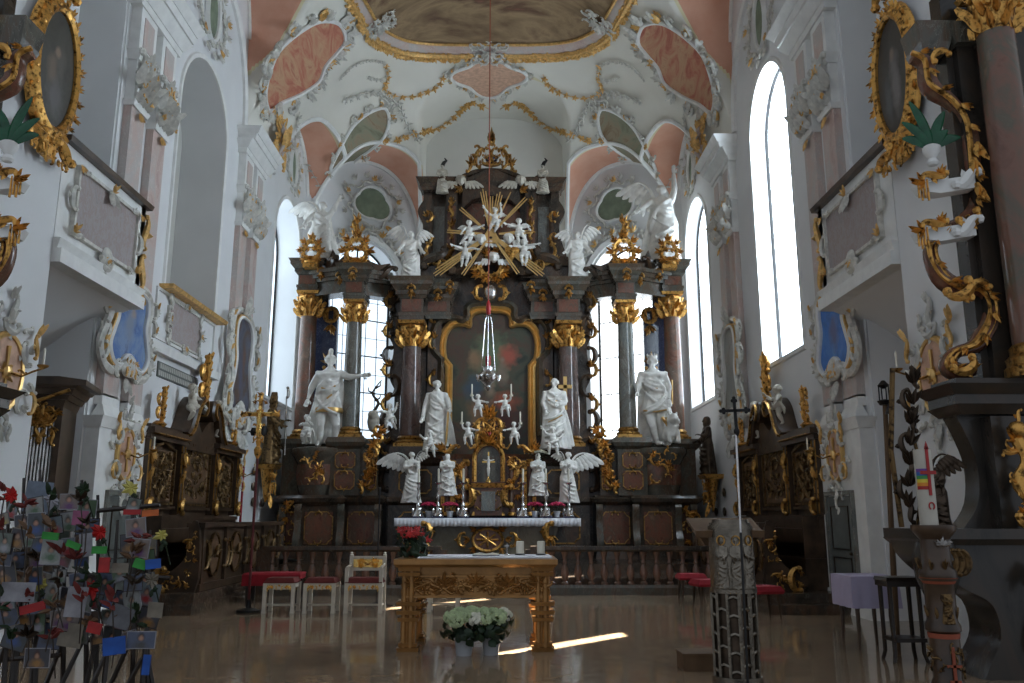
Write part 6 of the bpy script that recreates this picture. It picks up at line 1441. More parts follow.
# ---- choir stalls on both sides
def stalls(s):
    sd = 'left' if s < 0 else 'right'; e = -s       # local x runs away from the nave on the left, towards it on the right
    t = thing('choir_stall', 'carved dark choir stall with gilt panels and broken pediment on the %s wall' % sd, 'choir stall', (s*W, 17.8, 0), -s*PI/2, 'facing carved choir stalls')
    X = lambda y: (y-17.8)*e
    def bx(mb, y0, y1, d0, d1, z0, z1): mb.box(*sorted((X(y0), X(y1))), -d1, -d0, z0, z1)
    mb = MB(); bx(mb, 14.2, 20.7, 0.005, 1.62, 0, .15); bx(mb, 14.6, 20.6, 0.005, 1.5, .15, .3); mb.build('platform', 'marble_dark', t)
    mb = MB(); bx(mb, 15.3, 20.4, .005, .16, .3, 3.0); bx(mb, 15.3, 20.4, .16, .55, .3, .78); bx(mb, 15.25, 20.45, .16, .6, .78, .84); bx(mb, 15.25, 20.45, .1, .3, 1.35, 1.5); bx(mb, 15.25, 20.45, .1, .34, 1.5, 1.58); bx(mb, 15.25, 20.45, .1, .26, 1.7, 1.76)
    bx(mb, 15.28, 15.34, .005, .6, .3, 1.58); bx(mb, 15.3, 20.4, .005, .6, 1.1, 1.35)
    ys = (15.3, 16.85, 18.85, 20.4)
    for y in ys: bx(mb, y-.1, y+.1, .1, .3, 1.6, 2.95); 
    for a, b in ((ys[0], ys[1]), (ys[2], ys[3])): bx(mb, a-.15, b+.12, .0, .34, 2.95, 3.05); bx(mb, a-.2, b+.14, .0, .42, 3.05, 3.15); bx(mb, a-.1, b+.1, 0, .3, 3.15, 3.22)
    # broken curved pediment over the middle bay
    mb.push(T(0, -.3, 0)); c = X(17.85)
    for k in (-1, 1):
        mb.sweep([(c+k*x, z) for x, z in [(p.x, p.y) for p in seg([(1.1, 3.15), (.9, 3.3), (.65, 3.75), (.35, 3.95), (.25, 3.75), (.38, 3.62)], 4)]], [(-.07, -.3), (-.07, .1), (.0, .16), (.07, .1), (.07, -.3)])
    mb.prism([(c-1.0, 2.9), (c+1.0, 2.9), (c+1.0, 3.2), (c+.6, 3.65), (c+.25, 3.5), (c, 3.3), (c-.25, 3.5), (c-.6, 3.65), (c-1.0, 3.2)], .02, .3); mb.pop()
    mb.build('back_wall', 'wood_brown', t)
    for a, b in zip(ys, ys[1:]):
        y0, y1 = a+.25, b-.25; x0, x1 = sorted((X(y0), X(y1))); top = 2.8 if b-a < 1.9 else 3.1
        mb = MB(T(0, -.17, 0)); mb.box(x0, x1, -.03, 0, 1.85, top); pn = mb.build('panel', 'wood_carved', t)
        mb = MB(T(0, -.2, 0)); mb.sweep([(x0, 1.83), (x1, 1.83), (x1, top), ((x0+x1)/2, top+.12), (x0, top)], [(0, 0), (0, .05), (-.05, .05), (-.05, 0)], closed=True)
        mb.filigree(x0+.12, x1-.12, 1.95, top-.1, 34, int(a*3), .26, .02, True, .06); mb.build('gilt_carving', 'gold_brown', pn)
    mb = MB(T(0, -.3, 0))
    for y in ys: x = X(y); mb.spray(x, 2.8, .25, -PI/2, 5, 1.6, int(y), .03); mb.scroll(x, 2.65, .3, PI/2, 1, .14, 'S', .03, 10); mb.scroll(x, 1.75, .3, PI/2, -1, .16, 'C', .05, 10); mb.spray(x, 2.2, .25, PI/2, 4, .8, 1, .0)
    for y in ys:
        for dx in (-.085, .085): mb.box(X(y)+dx-.012, X(y)+dx+.012, -.02, .01, 1.62, 2.93)
    mb.box(*sorted((X(15.3), X(16.9))), -.13, .0, 3.04, 3.06); mb.box(*sorted((X(18.8), X(20.4))), -.13, .0, 3.04, 3.06)
    for k in (-1, 1): mb.sweep([(X(17.85)+k*x, z) for x, z in [(p.x, p.y) for p in seg([(1.1, 3.15), (.9, 3.3), (.65, 3.75), (.35, 3.95), (.25, 3.75), (.38, 3.62)], 4)]], [(-.02, -.0), (-.02, .19), (.02, .19), (.02, -.0)])
    mb.build('gilded_brackets', 'gold_dark', t)
    # kneeling desk in front, with panels facing the altar space
    mb = MB(); bx(mb, 15.15, 20.3, 1.24, 1.36, .3, 1.38); bx(mb, 15.05, 20.4, 1.14, 1.46, 1.38, 1.46); bx(mb, 15.1, 20.35, 1.22, 1.42, .3, .42)
    for y in (15.2, 16.45, 17.7, 18.95, 20.2): bx(mb, y-.06, y+.06, 1.34, 1.42, .42, 1.38)
    bx(mb, 20.22, 20.3, .1, 1.3, .3, 1.38); mb.build('desk', 'wood_brown', t)
    for a, b in ((15.3, 16.35), (16.55, 17.6), (17.8, 18.85), (19.05, 20.1)):
        x0, x1 = sorted((X(a), X(b))); mb = MB(T(0, -1.36, 0)); mb.prism(arc((x0+x1)/2, .9, .26, .34, 0, 360, 20)[:-1], -.03, 0); pn = mb.build('desk_panel', 'wood_carved', t)
        mb = MB(T(0, -1.37, 0)); mb.sweep(arc((x0+x1)/2, .9, .27, .35, 0, 360, 24)[:-1], [(0, 0), (0, .05), (-.04, .05), (-.04, 0)], closed=True)
        for x in (x0, x1): mb.scroll(x, .9, .6, PI/2, 1, .06, 'C', .02, 12)
        mb.spray((x0+x1)/2, .9, .22, PI/2, 6, 4.5, 3, .04); mb.build('gilding', 'gold_brown', pn)
    # scrolled end of the desk
    mb = MB(T(X(15.08), 0, 0) @ rotz(-PI/2)); mb.prism([(p.x, p.y) for p in seg([(.75, .3), (1.36, .3), (1.36, 1.4), (1.19, 1.42), (1.19, 1.1), (1.14, .85), (.94, .65), (.74, .6), (.64, .45)], 4)], -.05, .05)
    mb.build('desk_end', 'wood_brown', t)
    mb = MB(T(X(15.02), 0, 0) @ (Matrix.Identity(4) if 1 else None) @ rotz(PI/2 if s > 0 else -PI/2)); q = 1 if s < 0 else -1
    mb.filigree(*sorted((q*1.2, q*1.34)), .8, 1.35, 10, 4, .18, .05, False); mb.filigree(*sorted((q*.75, q*1.3)), .38, .7, 12, 4, .2, .05, False); mb.scroll(q*.84, .5, .45, PI/2, -1, .12, 'C', .05, 12); mb.build('end_gilding', 'gold_dark', t)
    # gilt finials
    for y, z, h in ((15.75, 3.2, .75), (17.9, 3.85, 1.2), (20.1, 3.2, .6)):
        mb = MB(T(X(y), -.22, z)); mb.lathe([(.1, 0), (.14, .06), (.07, .12)], n=10)
        for k in range(5): mb.scroll((-1)**k*.07, .15+k*h/6, h*.32, PI/2+.3*(-1)**k, (-1)**k, .13, 'SC'[k % 2], 0, 10); mb.spray(0, .1+k*h/6, h*.28, PI/2, 4, 2, k, .03)
        mb.build('finial', 'gold', t)
    for k, (y, z, lb) in enumerate(((17.1, 3.42, 'cream carved cherub on the nave side of the %s stall pediment' % sd), (18.75, 3.3, 'cream carved cherub on the altar side of the %s stall pediment' % sd))):
        stat('stall_cherub', lb, 'statue', (s*(W-.3), y, z), .85, putto(200+k, voxel=.02), m='statue_cream', rz=-s*PI/2, group='cream cherubs on the choir stalls')
stalls(-1); stalls(1)
# grey stone doors in the pilaster plinths
for s, lb in ((-1, 'grey stone tablet door in the left pilaster base behind the photo stands'), (1, 'grey-green stone door in the right pilaster base beside the carved stall')):
    t = thing('stone_door', lb, 'door', (s*(W-.22), 14.45, .12), -s*PI/2, 'grey doors in the pilaster bases')
    mb = MB(); mb.box(-.5, .5, -.035, -.001, 0, 1.78); mb.build('slab', 'stone_door', t); mb = MB(); mb.sweep([(-.52, 0), (-.52, 1.8), (.52, 1.8), (.52, 0)], [(0, 0), (0, .06), (.07, .06), (.07, 0)]); mb.build('surround', 'marble_grey', t)
    mb = MB(T(0, -.035, 0)); mb.sweep([(-.38, .9), (.38, .9), (.38, 1.62), (-.38, 1.62)], [(0, 0), (0, .015), (.02, .015), (.02, 0)], closed=True); mb.sweep([(-.38, .12), (.38, .12), (.38, .78), (-.38, .78)], [(0, 0), (0, .015), (.02, .015), (.02, 0)], closed=True); mb.ell((.42, -.03, .85), .03, 8); mb.build('moulding', 'bronze', t)
# ---- positive organ in the left recess
t = thing('organ_case', 'dark wooden organ case with silver pipes and gilt carving under the left balcony', 'organ', (-6.35, 11.95, 0), rad(14))
mb = MB(); mb.box(-.5, .5, -.4, .4, 0, 1.5); mb.frus(-.55, .55, -.45, .42, 1.42, 1.5, .02, .02); mb.box(-.5, -.42, -.4, .4, 1.5, 3.2); mb.box(.42, .5, -.4, .4, 1.5, 3.2); mb.box(-.5, .5, .0, .4, 1.5, 3.2); mb.box(-.02, .04, -.4, -.3, 1.5, 3.2)
for a, b, p in ((3.05, 3.15, 0), (3.15, 3.22, .06), (3.22, 3.3, .12), (3.3, 3.34, .18)): mb.frus(-.5-p, .5+p, -.4-p, .4, a, b, .03, .03)
mb.prism([(-.7, 3.34), (.8, 3.34), (.8, 3.42), (.45, 3.46), (-.7, 3.42)], -.58, .4); mb.build('case', 'wood_brown', t)
for i in range(8): x = .09+i*.043; mb = MB(); mb.lathe([(.006, 1.6), (.018, 1.72), (.018, 2.95-.03*abs(i-4))], (x, -.34, 0), 8); mb.build('organ_pipe', 'silver', t)
for i in range(6): x = -.37+i*.06; mb = MB(); mb.lathe([(.008, 1.6), (.024, 1.75), (.024, 2.6)], (x, -.30, 0), 8); mb.build('organ_pipe', 'bronze', t)
mb = MB(T(0, -.41, 0)); mb.filigree(.08, .42, 2.6, 3.05, 16, 3, .22, .0); mb.filigree(-.4, -.05, 2.5, 3.0, 14, 4, .2, .0)
mb.tube([(.0, -.1, 3.12), (.2, -.1, 3.12), (.4, -.12, 3.2), (.6, -.14, 3.28)], .025, 6); mb.sweep([(-.36, 1.9)]+arc(-.22, 2.2, .14, .16, 180, 0, 10)+[(-.08, 1.6)], [(0, 0), (0, .04), (.03, .04), (.03, 0)]); mb.build('gilt_carving', 'gold_dark', t)
# ---- processional crucifix, left
p = oZ(248, 612); t = thing('processional_crucifix', 'tall gilt processional crucifix on a dark red staff before the left stalls', 'crucifix', (p.x, p.y, 0))
mb = MB(); mb.tube([(0, 0, .04), (0, 0, 2.6)], .022, 8); mb.build('staff', 'staff_red', t); mb = MB(); mb.lathe([(.2, 0), (.2, .03), (.05, .07), (.03, .2)], n=16); mb.build('foot', 'iron', t)
mb = MB(T(0, 0, 2.55)); mb.lathe([(.02, 0), (.06, .08), (.07, .16), (.03, .22), (.05, .3), (.02, .36)], n=12); mb.box(-.03, .03, -.015, .015, .3, 1.1); mb.box(-.28, .28, -.015, .015, .74, .80)
for a in range(4): x, z = ((-.3, .77), (.3, .77), (0, 1.12), (0, .4))[a]; mb.ell((x, 0, z), (.05, .03, .05), 8); mb.spray(x, z, .1, a*PI/2, 4, 5, a, .01)
mb.filigree(-.08, .08, .3, 1.1, 12, 3, .12, .02); mb.build('cross', 'gold', t)
mb = MB(T(0, -.03, 2.55)); mb.tube([(0, 0, .82), (0, -.02, .7), (0, -.01, .58)], [.03, .045, .035], 8); mb.ell((0, -.01, .88), (.03, .035, .04), 8)
for k in (-1, 1): mb.tube([(k*.03, 0, .8), (k*.12, 0, .79), (k*.22, 0, .81)], [.02, .016, .01], 6); mb.tube([(k*.02, 0, .6), (k*.025, -.03, .48), (0, 0, .36)], [.026, .02, .012], 6)
mb.build('corpus', 'gold_bright', t)
# ---- small fittings on the left wall near the window
t = thing('wall_lantern', 'black iron lantern bracket on the left wall beside the crucifix', 'lantern', (-W, 21.6, 3.7), PI/2); mb = MB(); mb.tube([(0, 0, 0), (0, -.45, .02)], .02, 6); mb.lathe([(.04, -.12), (.1, -.08), (.1, .1), (.05, .16), (.02, .2)], (0, -.5, 0), 8); mb.lathe([(.05, -.1), (.09, 0), (.05, .1)], (0, -.25, 0), 8); mb.build('lantern', 'iron', t)
t = thing('bell_pull', 'long red cloth bell pull hanging on the left wall', 'bell pull', (-W, 21.75, 1.35), PI/2); mb = MB(); mb.box(-.05, .05, -.03, -.005, 0, 1.5); mb.lathe([(.03, -.12), (.05, -.06), (.02, 0)], (0, -.03, 0), 8); mb.build('band', 'red_cloth', t)
t = thing('wall_post', 'short black post against the left wall under the bishop statue', 'post', (-W+.3, 24.3, 0)); mb = MB(); mb.lathe([(.09, 0), (.06, .05), (.05, 1.2), (.05, 1.7), (.02, 1.75)], n=10); mb.build('shaft', 'iron', t)
# ---- hanging sanctuary lamp
p = oY(488, 378, 21.0); zt = vault(p.x, 21.0)[0]
t = thing('sanctuary_lamp', 'silver hanging sanctuary lamp on chains before the altarpiece', 'hanging lamp', (p.x, 21.0, p.z))
mb = MB(); mb.lathe([(.02, -.34), (.06, -.3), (.09, -.24), (.06, -.2), (.12, -.14), (.24, -.02), (.26, .06), (.2, .14), (.13, .18), (.13, .26), (.16, .29), (.1, .3)], n=20)
for i in range(12): a = i*PI/6; mb.push(rotz(a) @ T(0, -.24, 0)); mb.spray(0, -.08, .16, PI/2, 4, 1.6, i, .02); mb.pop()
mb.build('bowl', 'silver', t); mb = MB(); mb.lathe([(.06, .28), (.075, .4), (.07, .55), (.06, .56)], n=14); mb.build('red_glass', 'wax_red', t)
hz = oY(488, 316, 21.0).z-p.z
for k in range(3): a = k*2*PI/3+.5; mb = MB(); mb.tube([(.2*math.cos(a), .2*math.sin(a), .2), (.1*math.cos(a), .1*math.sin(a), hz*.9), (.06*math.cos(a), .06*math.sin(a), hz)], .010, 5); mb.build('chain', 'silver', t)
mb = MB(); mb.lathe([(.05, hz-.03), (.12, hz), (.05, hz+.05)], n=12); mb.build('canopy', 'silver', t); mb = MB(); mb.lathe([(.05, hz+.05), (.07, hz+.2), (.05, hz+.35), (.02, hz+.4)], n=12); mb.build('tassel', 'wax_red', t)
mb = MB(); mb.tube([(0, 0, hz+.4), (0, 0, zt-p.z-.03)], .014, 5); mb.build('cord', 'rust', t)
# ---- metal ambo with wooden book rest
p = oY(739, 683, 8.55); AXP = p.x
t = thing('ambo', 'curved silvery bronze ambo with openwork lower half and relief figures', 'lectern', (AXP, 8.6, 0), 0, None, (.93, .93, 1))
mb = MB()
def half(mb, r0, r1, z0, z1, a0=PI*1.0, a1=PI*2.0, n=16):
    P = [(r1*math.cos(a0+(a1-a0)*i/n), r1*math.sin(a0+(a1-a0)*i/n)) for i in range(n+1)]+[(r0*math.cos(a1-(a1-a0)*i/n), r0*math.sin(a1-(a1-a0)*i/n)) for i in range(n+1)]
    mb.slab(P, z0, z1)
half(mb, .20, .235, .86, 1.44); half(mb, .20, .25, .83, .87); half(mb, .17, .238, 1.44, 1.47); half(mb, .15, .22, 1.47, 1.5); half(mb, .1, .19, 1.5, 1.53); half(mb, .2, .26, 0, .06); mb.build('relief_shell', 'bronze_silver', t); mb = MB(); half(mb, .195, .208, .05, .84); mb.build('inner_shell', 'bronze', t)
for i in range(7):      # pierced lower half: upright bars with staggered bridges
    a = PI+PI*(i+.0)/6; mb = MB(); mb.tube([(.225*math.cos(a), .225*math.sin(a), .04), (.228*math.cos(a), .228*math.sin(a), .86)], .022, 5)
    if i < 6:
        b = a+PI/12
        for k in range(5): z = .1+k*.17+.06*(i % 2); mb.tube([(.225*math.cos(a), .225*math.sin(a), z), (.232*math.cos(b), .232*math.sin(b), z+.02), (.225*math.cos(a+PI/6), .225*math.sin(a+PI/6), z)], .017, 5)
    mb.build('openwork_bar', 'bronze_silver', t)
for k, a in enumerate((-2.25, -1.6, -.95)):
    b, ex, vx = saint(300+k, ((-1, (-.13, -.05, .64), (-.03, -.13, .6), False), (1, (.13, -.05, .64), (.04, -.13, .58), False)), 0, dict(hat='hood' if k != 1 else None, beard=k == 1), wide=1.1, voxel=.02)
    b = melt(b, vx, 1, ex); Mx = rotz(a+PI/2) @ T(0, -.225, .87) @ S(.46, .35, .5); b.v = [Mx @ v for v in b.v]; b.build('relief_figure', 'bronze_silver', t, angle=60)
    g = MB(rotz(a+PI/2) @ T(0, -.232, 1.33)); g.sweep(arc(0, 0, .05, .05, 0, 360, 14)[:-1], [(0, 0), (0, .012), (.012, .012), (.012, 0)], closed=True); g.build('halo', 'gold_dark', t)
t2 = thing('book_rest', 'sloping wooden book rest on top of the metal ambo', 'book rest', (AXP-.02, 8.75, 1.43)); mb = MB(); mb.push(rotx(rad(18))); mb.box(-.34, .34, -.22, .22, 0.02, .05); mb.box(-.34, .34, -.24, -.21, .0, .07); mb.pop(); mb.prism([(-.3, .02), (.3, .02), (.2, -.16), (-.2, -.16)], .0, .16); mb.build('board', 'wood_light', t2)
p = oZ(703, 672); t = thing('wooden_step', 'small light wooden step box on the floor left of the ambo', 'step', (p.x+.05, p.y+.2, 0)); mb = MB(); mb.box(-.24, .24, -.18, .18, 0, .15); mb.frus(-.25, .25, -.19, .19, .15, .175, 0, 0); mb.build('box', 'wood_light', t)
# dark processional cross in front of the ambo
p = oY(750, 683, 8.2); t = thing('processional_cross', 'dark processional cross with trefoil ends standing in front of the ambo', 'cross', (p.x-.02, 8.2, 0)); tx = oY(735, 412, 8.2)
d = V(tx.x-(p.x-.02), 0, tx.z); mb = MB(); mb.tube([(0, 0, .03), d*.55], .012, 8); mb.build('lower_staff', 'black', t); mb = MB(); mb.tube([d*.55, d*.93], .012, 8); mb.build('upper_staff', 'silver', t)
mb = MB(T(*d) @ roty(rad(-2))); mb.box(-.014, .014, -.01, .01, -.18, .1); mb.box(-.11, .11, -.01, .01, .0, .028)
for x, z in ((-.12, .014), (.12, .014), (0, .12)):
    for k in range(3): a = k*2*PI/3+(PI/2 if x == 0 else (0 if x > 0 else PI)); mb.ell((x+.018*math.cos(a), 0, z+.018*math.sin(a)), (.02, .012, .02), 8)
mb.lathe([(.01, -.24), (.03, -.2), (.03, -.18), (.01, -.15)], n=10); mb.build('cross', 'iron', t); mb = MB(); mb.lathe([(.15, 0), (.15, .02), (.03, .05)], n=16); mb.build('foot', 'iron', t)
# ---- small table with lilac cloth and dark chair by the right side altar
p = oZ(880, 655); t = thing('side_table', 'small wooden credence table by the right wall', 'table', (p.x+.1, 10.7, 0)); mb = MB(); mb.box(-.26, .26, -.3, .3, .82, .85); mb.build('tabletop', 'wood_brown', t)
for x in (-.22, .22):
    for y in (-.26, .26): mb = MB(); mb.tube([(x, y, .82), (x*.9, y*.9, .4), (x*.95, y*.95, 0)], [.035, .025, .018], 8); mb.build('leg', 'wood_brown', t)
t2 = thing('lilac_cloth', 'pale lilac cloth draped over the small credence table', 'cloth', (p.x+.1, 10.7, .852)); mb = MB(); n = 48; P = []
per = [(-.28+.56*i/12, -.32) for i in range(12)]+[(.28, -.32+.64*i/12) for i in range(12)]+[(.28-.56*i/12, .32) for i in range(12)]+[(-.28, .32-.64*i/12) for i in range(12)]
vs = [(x, y, .006) for x, y in per]+[(x*(1.03+.02*math.sin(i*1.7)), y*(1.03+.02*math.sin(i*1.7)), -.17) for i, (x, y) in enumerate(per)]+[(x*(1.04+.04*math.sin(i*1.7)), y*(1.04+.04*math.sin(i*1.7)), -.36) for i, (x, y) in enumerate(per)]
mb.add(vs, [tuple(range(48))]+[(r*48+i, r*48+(i+1) % 48, (r+1)*48+(i+1) % 48, (r+1)*48+i) for r in (0, 1) for i in range(48)]); mb.build('cloth', 'lilac_cloth', t2)
p = oZ(912, 665); t = thing('dark_chair', 'dark wooden kneeler-like stool beside the lilac covered table', 'stool', (p.x+.05, 9.75, 0)); mb = MB(); mb.box(-.2, .2, -.16, .16, .80, .86); mb.frus(-.21, .21, -.17, .17, .86, .90, -.01, -.01); mb.build('seat', 'wood_dark', t)
for x in (-.16, .16):
    for y in (-.12, .12): mb = MB(); mb.tube([(x, y, .8), (x, y, .1), (x*1.15, y*1.2, 0)], [.028, .024, .022], 6); mb.build('leg', 'wood_dark', t)
mb = MB(); mb.box(-.17, .17, -.2, .12, .22, .26); mb.build('shelf', 'wood_dark', t)
# ================================================================ side altars at the chancel arch
def side_altar(s):
    sd = 'left' if s < 0 else 'right'
    C0 = V(s*5.5, 9.0, 0)
    t = thing('side_altar', 'dark marble side altar with gilded scroll wing at the %s edge' % sd, 'altar', C0, 0, 'side altars at the chancel arch')
    M0 = T(-C0.x, -9.0, 0) @ (Matrix.Identity(4) if s > 0 else S(-1, 1, 1))
    def B(y=0): return MB(M0 @ T(0, y, 0))
    P2 = lambda px, py: (lambda q: (q.x, q.z))(oY(px, py, 9.0))
    def PP(l): return [P2(*q) for q in l]
    mb = B(); mb.box(5.35, 7.6, 8.75, 9.28, 0, 1.32); mb.prism([(p.x, p.y) for p in seg([(4.5, 1.32), (4.55, 1.18), (4.7, 1.02), (4.95, .85), (5.2, .7), (5.25, .4), (5.12, .15), (5.05, 0)], 4)]+[(6.0, 0), (6.0, 1.32)], 8.62, 9.2)
    for a, b, p, f in ((1.28, 1.34, .02, .05), (1.34, 1.44, .08, .0)): mb.frus(4.55-p, 7.6, 8.55-p, 9.28, a, b, f, f)
    mb.build('altar_body', 'marble_near', t)
    mb = B(); mb.push(T(4.68, 8.62, .95)); mb.lathe([(.03, -.35), (.1, -.25), (.2, 0), (.22, .2), (.18, .36)], n=14)
    mb.pop(); mb.build('bulging_corner', 'marble_near', t)
    mb = B(); mb.push(T(0, 8.55, 0)); 
    for i in range(6): mb.scroll(4.68-.16+i*.06, 1.12, .28, PI/2, 1, .09, 'C', .1, 8, False)
    mb.scroll(5.6, .55, .9, PI/2, 1, .035, 'S', .0, 14); mb.spray(5.6, 1.1, .3, -PI/2, 5, 1.2, 3, .1); mb.pop(); mb.build('body_gilding', 'gold_brown', t)
    # retable: predella with gilt herm, cornice, column, wing
    mb = B(); mb.prism([(p.x, p.y) for p in seg([(5.2, 2.72), (5.32, 2.45), (5.42, 2.1), (5.38, 1.7), (5.2, 1.44)], 4)]+[(7.6, 1.44), (7.6, 2.72)], 9.0, 9.28); mb.box(5.5, 7.6, 8.8, 9.2, 1.44, 2.6)
    for a, b, p, f in ((2.62, 2.72, .0, .08), (2.72, 2.82, .1, .0), (2.82, 2.92, .12, .1), (2.92, 3.0, .05, 0)): mb.frus(5.2-p, 7.6, 8.8-p, 9.28, a, b, f, f)
    mb.build('predella', 'marble_near', t)
    mb = B(); mb.push(T(5.66, 8.72, 1.46)); mb.tube(seg([(0, 0, 0), (.03, -.08, .2), (-.02, -.05, .45), (.04, -.1, .7), (0, -.04, .95)], 4), [.05+.02*math.sin(i) for i in range(17)], 8); mb.ell((0, -.1, .98), .09, 10)
    mb.filigree(-.14, .14, .0, 1.15, 18, 6, .2, .08, False); mb.scroll(0, .1, .25, 0, 1, .16, 'C', .1, 10); mb.pop(); mb.build('gilt_herm', 'gold', t)
    mb = B(); mb.box(5.62, 7.6, 9.05, 9.28, 3.0, 7.8); mb.box(5.7, 5.9, 8.95, 9.2, 3.0, 7.2); mb.build('retable_wall', 'marble_near', t)
    mb = B(); q = []
    k = hbcol = B(); k.push(T(6.03, 8.72, 0)); k.lathe([(.22, 3.35), (.22, 5.2), (.20, 7.0)], n=24); cobj = k.build('column', 'marble_column', t)
    k = B(); k.push(T(6.03, 8.72, 0)); k.lathe([(.32, 3.0), (.32, 3.1), (.29, 3.13), (.3, 3.2), (.25, 3.25), (.26, 3.32), (.22, 3.36)], n=24); k.build('column_base', 'gold_dark', cobj)
    k = B(); k.push(T(6.03, 8.72, 7.0)); capital3(k, .2, .6); k.build('capital', 'gold', cobj)
    mb = B(); mb.frus(5.3, 5.6, 8.95, 9.28, 6.95, 7.05, .03, .03); mb.frus(5.27, 5.63, 8.92, 9.28, 7.05, 7.3, .04, .04); mb.frus(5.66, 5.95, 8.85, 9.2, 7.0, 7.25, .04, .04); mb.build('side_cornice', 'marble_green', t)
    # gilded S-scroll wing
    path = PP([(912, 55), (925, 62), (930, 85), (950, 100), (965, 118), (970, 140), (972, 165), (975, 190), (972, 210), (958, 225), (940, 232), (930, 250), (940, 275), (960, 288), (980, 290), (990, 305), (988, 325), (975, 345), (955, 352), (948, 365), (960, 372), (972, 368)])
    sp = [V(p.x, 9.0, p.y) for p in seg(path, 4)]; n = len(sp)
    mb = B(); mb.tube([p+V(.03, .06, 0) for p in sp], [.07+.035*math.sin(i*.22)**2 for i in range(n)], 8, flat=1.4); mb.build('scroll_wing', 'marble_redpanel', t)
    mb = B(); mb.tube([p+V(-.03, -.05, .0) for p in sp[:26]], [.035]*26, 6); mb.tube([p+V(-.04, -.06, .0) for p in sp[38:]], [.032+.012*math.sin(i*.5) for i in range(n-38)], 6)
    mb.tube([p+V(.035, -.06, .0) for p in sp[40:-6]], .018, 5)
    mb.push(T(0, 8.9, 0))
    for i in range(2, n, 4):
        d = sp[min(i+1, n-1)]-sp[i-1]; a = math.atan2(d.z, d.x); mb.spray(sp[i].x-.03, sp[i].z, .14, a+.5*(-1)**i, 3, 1.2, i, .02)
    for px, py, sz, fl in ((950, 290, .35, 1), (972, 296, .3, -1), (955, 365, .3, 1), (935, 65, .25, -1), (960, 220, .3, 1)): q = P2(px, py); mb.scroll(q[0], q[1], sz, .5, fl, .14, 'C', .04, 12)
    for px, py in ((967, 165), (970, 190), (970, 150)): q = P2(px, py); mb.spray(q[0], q[1], .22, -PI/2, 5, 1., px, .06); mb.ell((q[0], -.05, q[1]), .035, 6)
    mb.pop(); mb.build('wing_gilding', 'gold', t)
    # white and gilt brackets standing off the wing
    for px, py, lb in ((925, 188, 'upper'), (925, 235, 'lower')):
        q = P2(px, py); mb = B(8.85); mb.prism([(q[0]-.15, q[1]), (q[0]+.5, q[1]+.1), (q[0]+.5, q[1]-.05), (q[0]+.1, q[1]-.12), (q[0]-.1, q[1]-.1)], 0, .18); mb.scroll(q[0]+.4, q[1]+.05, .4, rad(30), -1, .12, 'S', 0, 12); mb.build('bracket', 'stucco', t)
        mb = B(8.8); mb.scroll(q[0], q[1]+.06, .35, .2, 1, .1, 'S', .0, 12); mb.spray(q[0]+.1, q[1]+.08, .12, PI/2, 5, 2.4, 3, 0)
        for k in range(4): mb.tube([(q[0]-.18+k*.035, 0, q[1]+.02), (q[0]-.18+k*.035, 0, q[1]-.2-.03*(k % 2))], [.011, .014], 6)
        mb.spray(q[0]-.1, q[1]-.02, .2, PI, 4, 2, 3, .0); mb.build('bracket_gilding', 'gold', t)
    # green enamelled palm in a white vase
    q = P2(930, 168); g = thing('green_palm', 'glossy green leaf bouquet in a white vase on the %s scroll wing' % sd, 'ornament', (s*q[0], 8.93, q[1]), 0, 'green enamelled leaf bouquets')
    mb = MB(); mb.lathe([(.05, 0), (.07, .03), (.04, .08), (.09, .16), (.10, .22), (.07, .24)], n=14); mb.build('vase', 'stucco', g); mb = MB()
    for a, l, bend in ((98, .62, .5), (78, .50, -.4), (135, .36, 1.0), (48, .38, -1.0), (116, .46, .8), (64, .30, -.6)):
        P_ = []; th = rad(a); x_, z_ = 0, .2
        for k in range(9): P_.append((x_, -.01*(a % 3)-.02*k/8, z_)); th += bend/10; x_ += math.cos(th)*l/8; z_ += math.sin(th)*l/8
        mb.tube(P_, [.02, .035, .05, .058, .06, .058, .05, .035, .012], 6, flat=.3, up=(0, 1, 0))
    for o_ in (mb,): o_.v = [V(v.x*s, v.y, v.z) for v in o_.v]
    mb.build('leaves', 'enamel_green', g)
    # white draped saint beyond the column
    stat('saint_statue', 'white robed figure half hidden behind the column of the %s side altar' % sd, 'statue', (s*6.12, 9.0-.12 if 0 else 8.4, 3.3) if 0 else (s*6.75, 8.55, 3.02), 2.0, saint(400+s, ((-1, (-.17, -.04, .68), (-.28, -.1, .58), False), (1, (.17, -.04, .68), (.26, -.12, .72), False)), 0, dict(hair='long'), wide=1.4, cape=-1, voxel=.014), group='white figures on the side altars')
    # dark carved angel with scrollwork on the altar top
    if s < 0: return t
    q = P2(930, 540); a_ = stat('carved_angel', 'dark bronze-coloured angel candle bearer on the %s side altar' % sd, 'statue', (s*q[0], 8.85, 1.45), .72, saint(410+s, ((-1, (-.17, -.05, .7), (-.2, -.15, .9), False), (1, (.15, -.05, .65), (.05, -.18, .6), False)), .04, dict(hair='curls'), wide=1.5, voxel=.02), m='bronze', group='dark angels on the side altars', wings=((1, .4, .7, (.04, .08, .76)),))
    f = thing('gilded_frame', 'slender brown and gold scrolled frame leaning on the %s side altar' % sd, 'ornament', (s*4.72, 8.98, 1.45), 0, 'scrolled frames on the side altars')
    mb = MB(); mb.push(S(s, 1, 1)); 
    for k in range(7): mb.scroll(.02*(-1)**k-.1+.03*k, .15+k*.24, .26, PI/2+.2, (-1)**k, .1, 'SC'[k % 2], 0, 12); mb.spray(-.1+.03*k, .2+k*.22, .2, PI/2, 4, 1.6, k, .02)
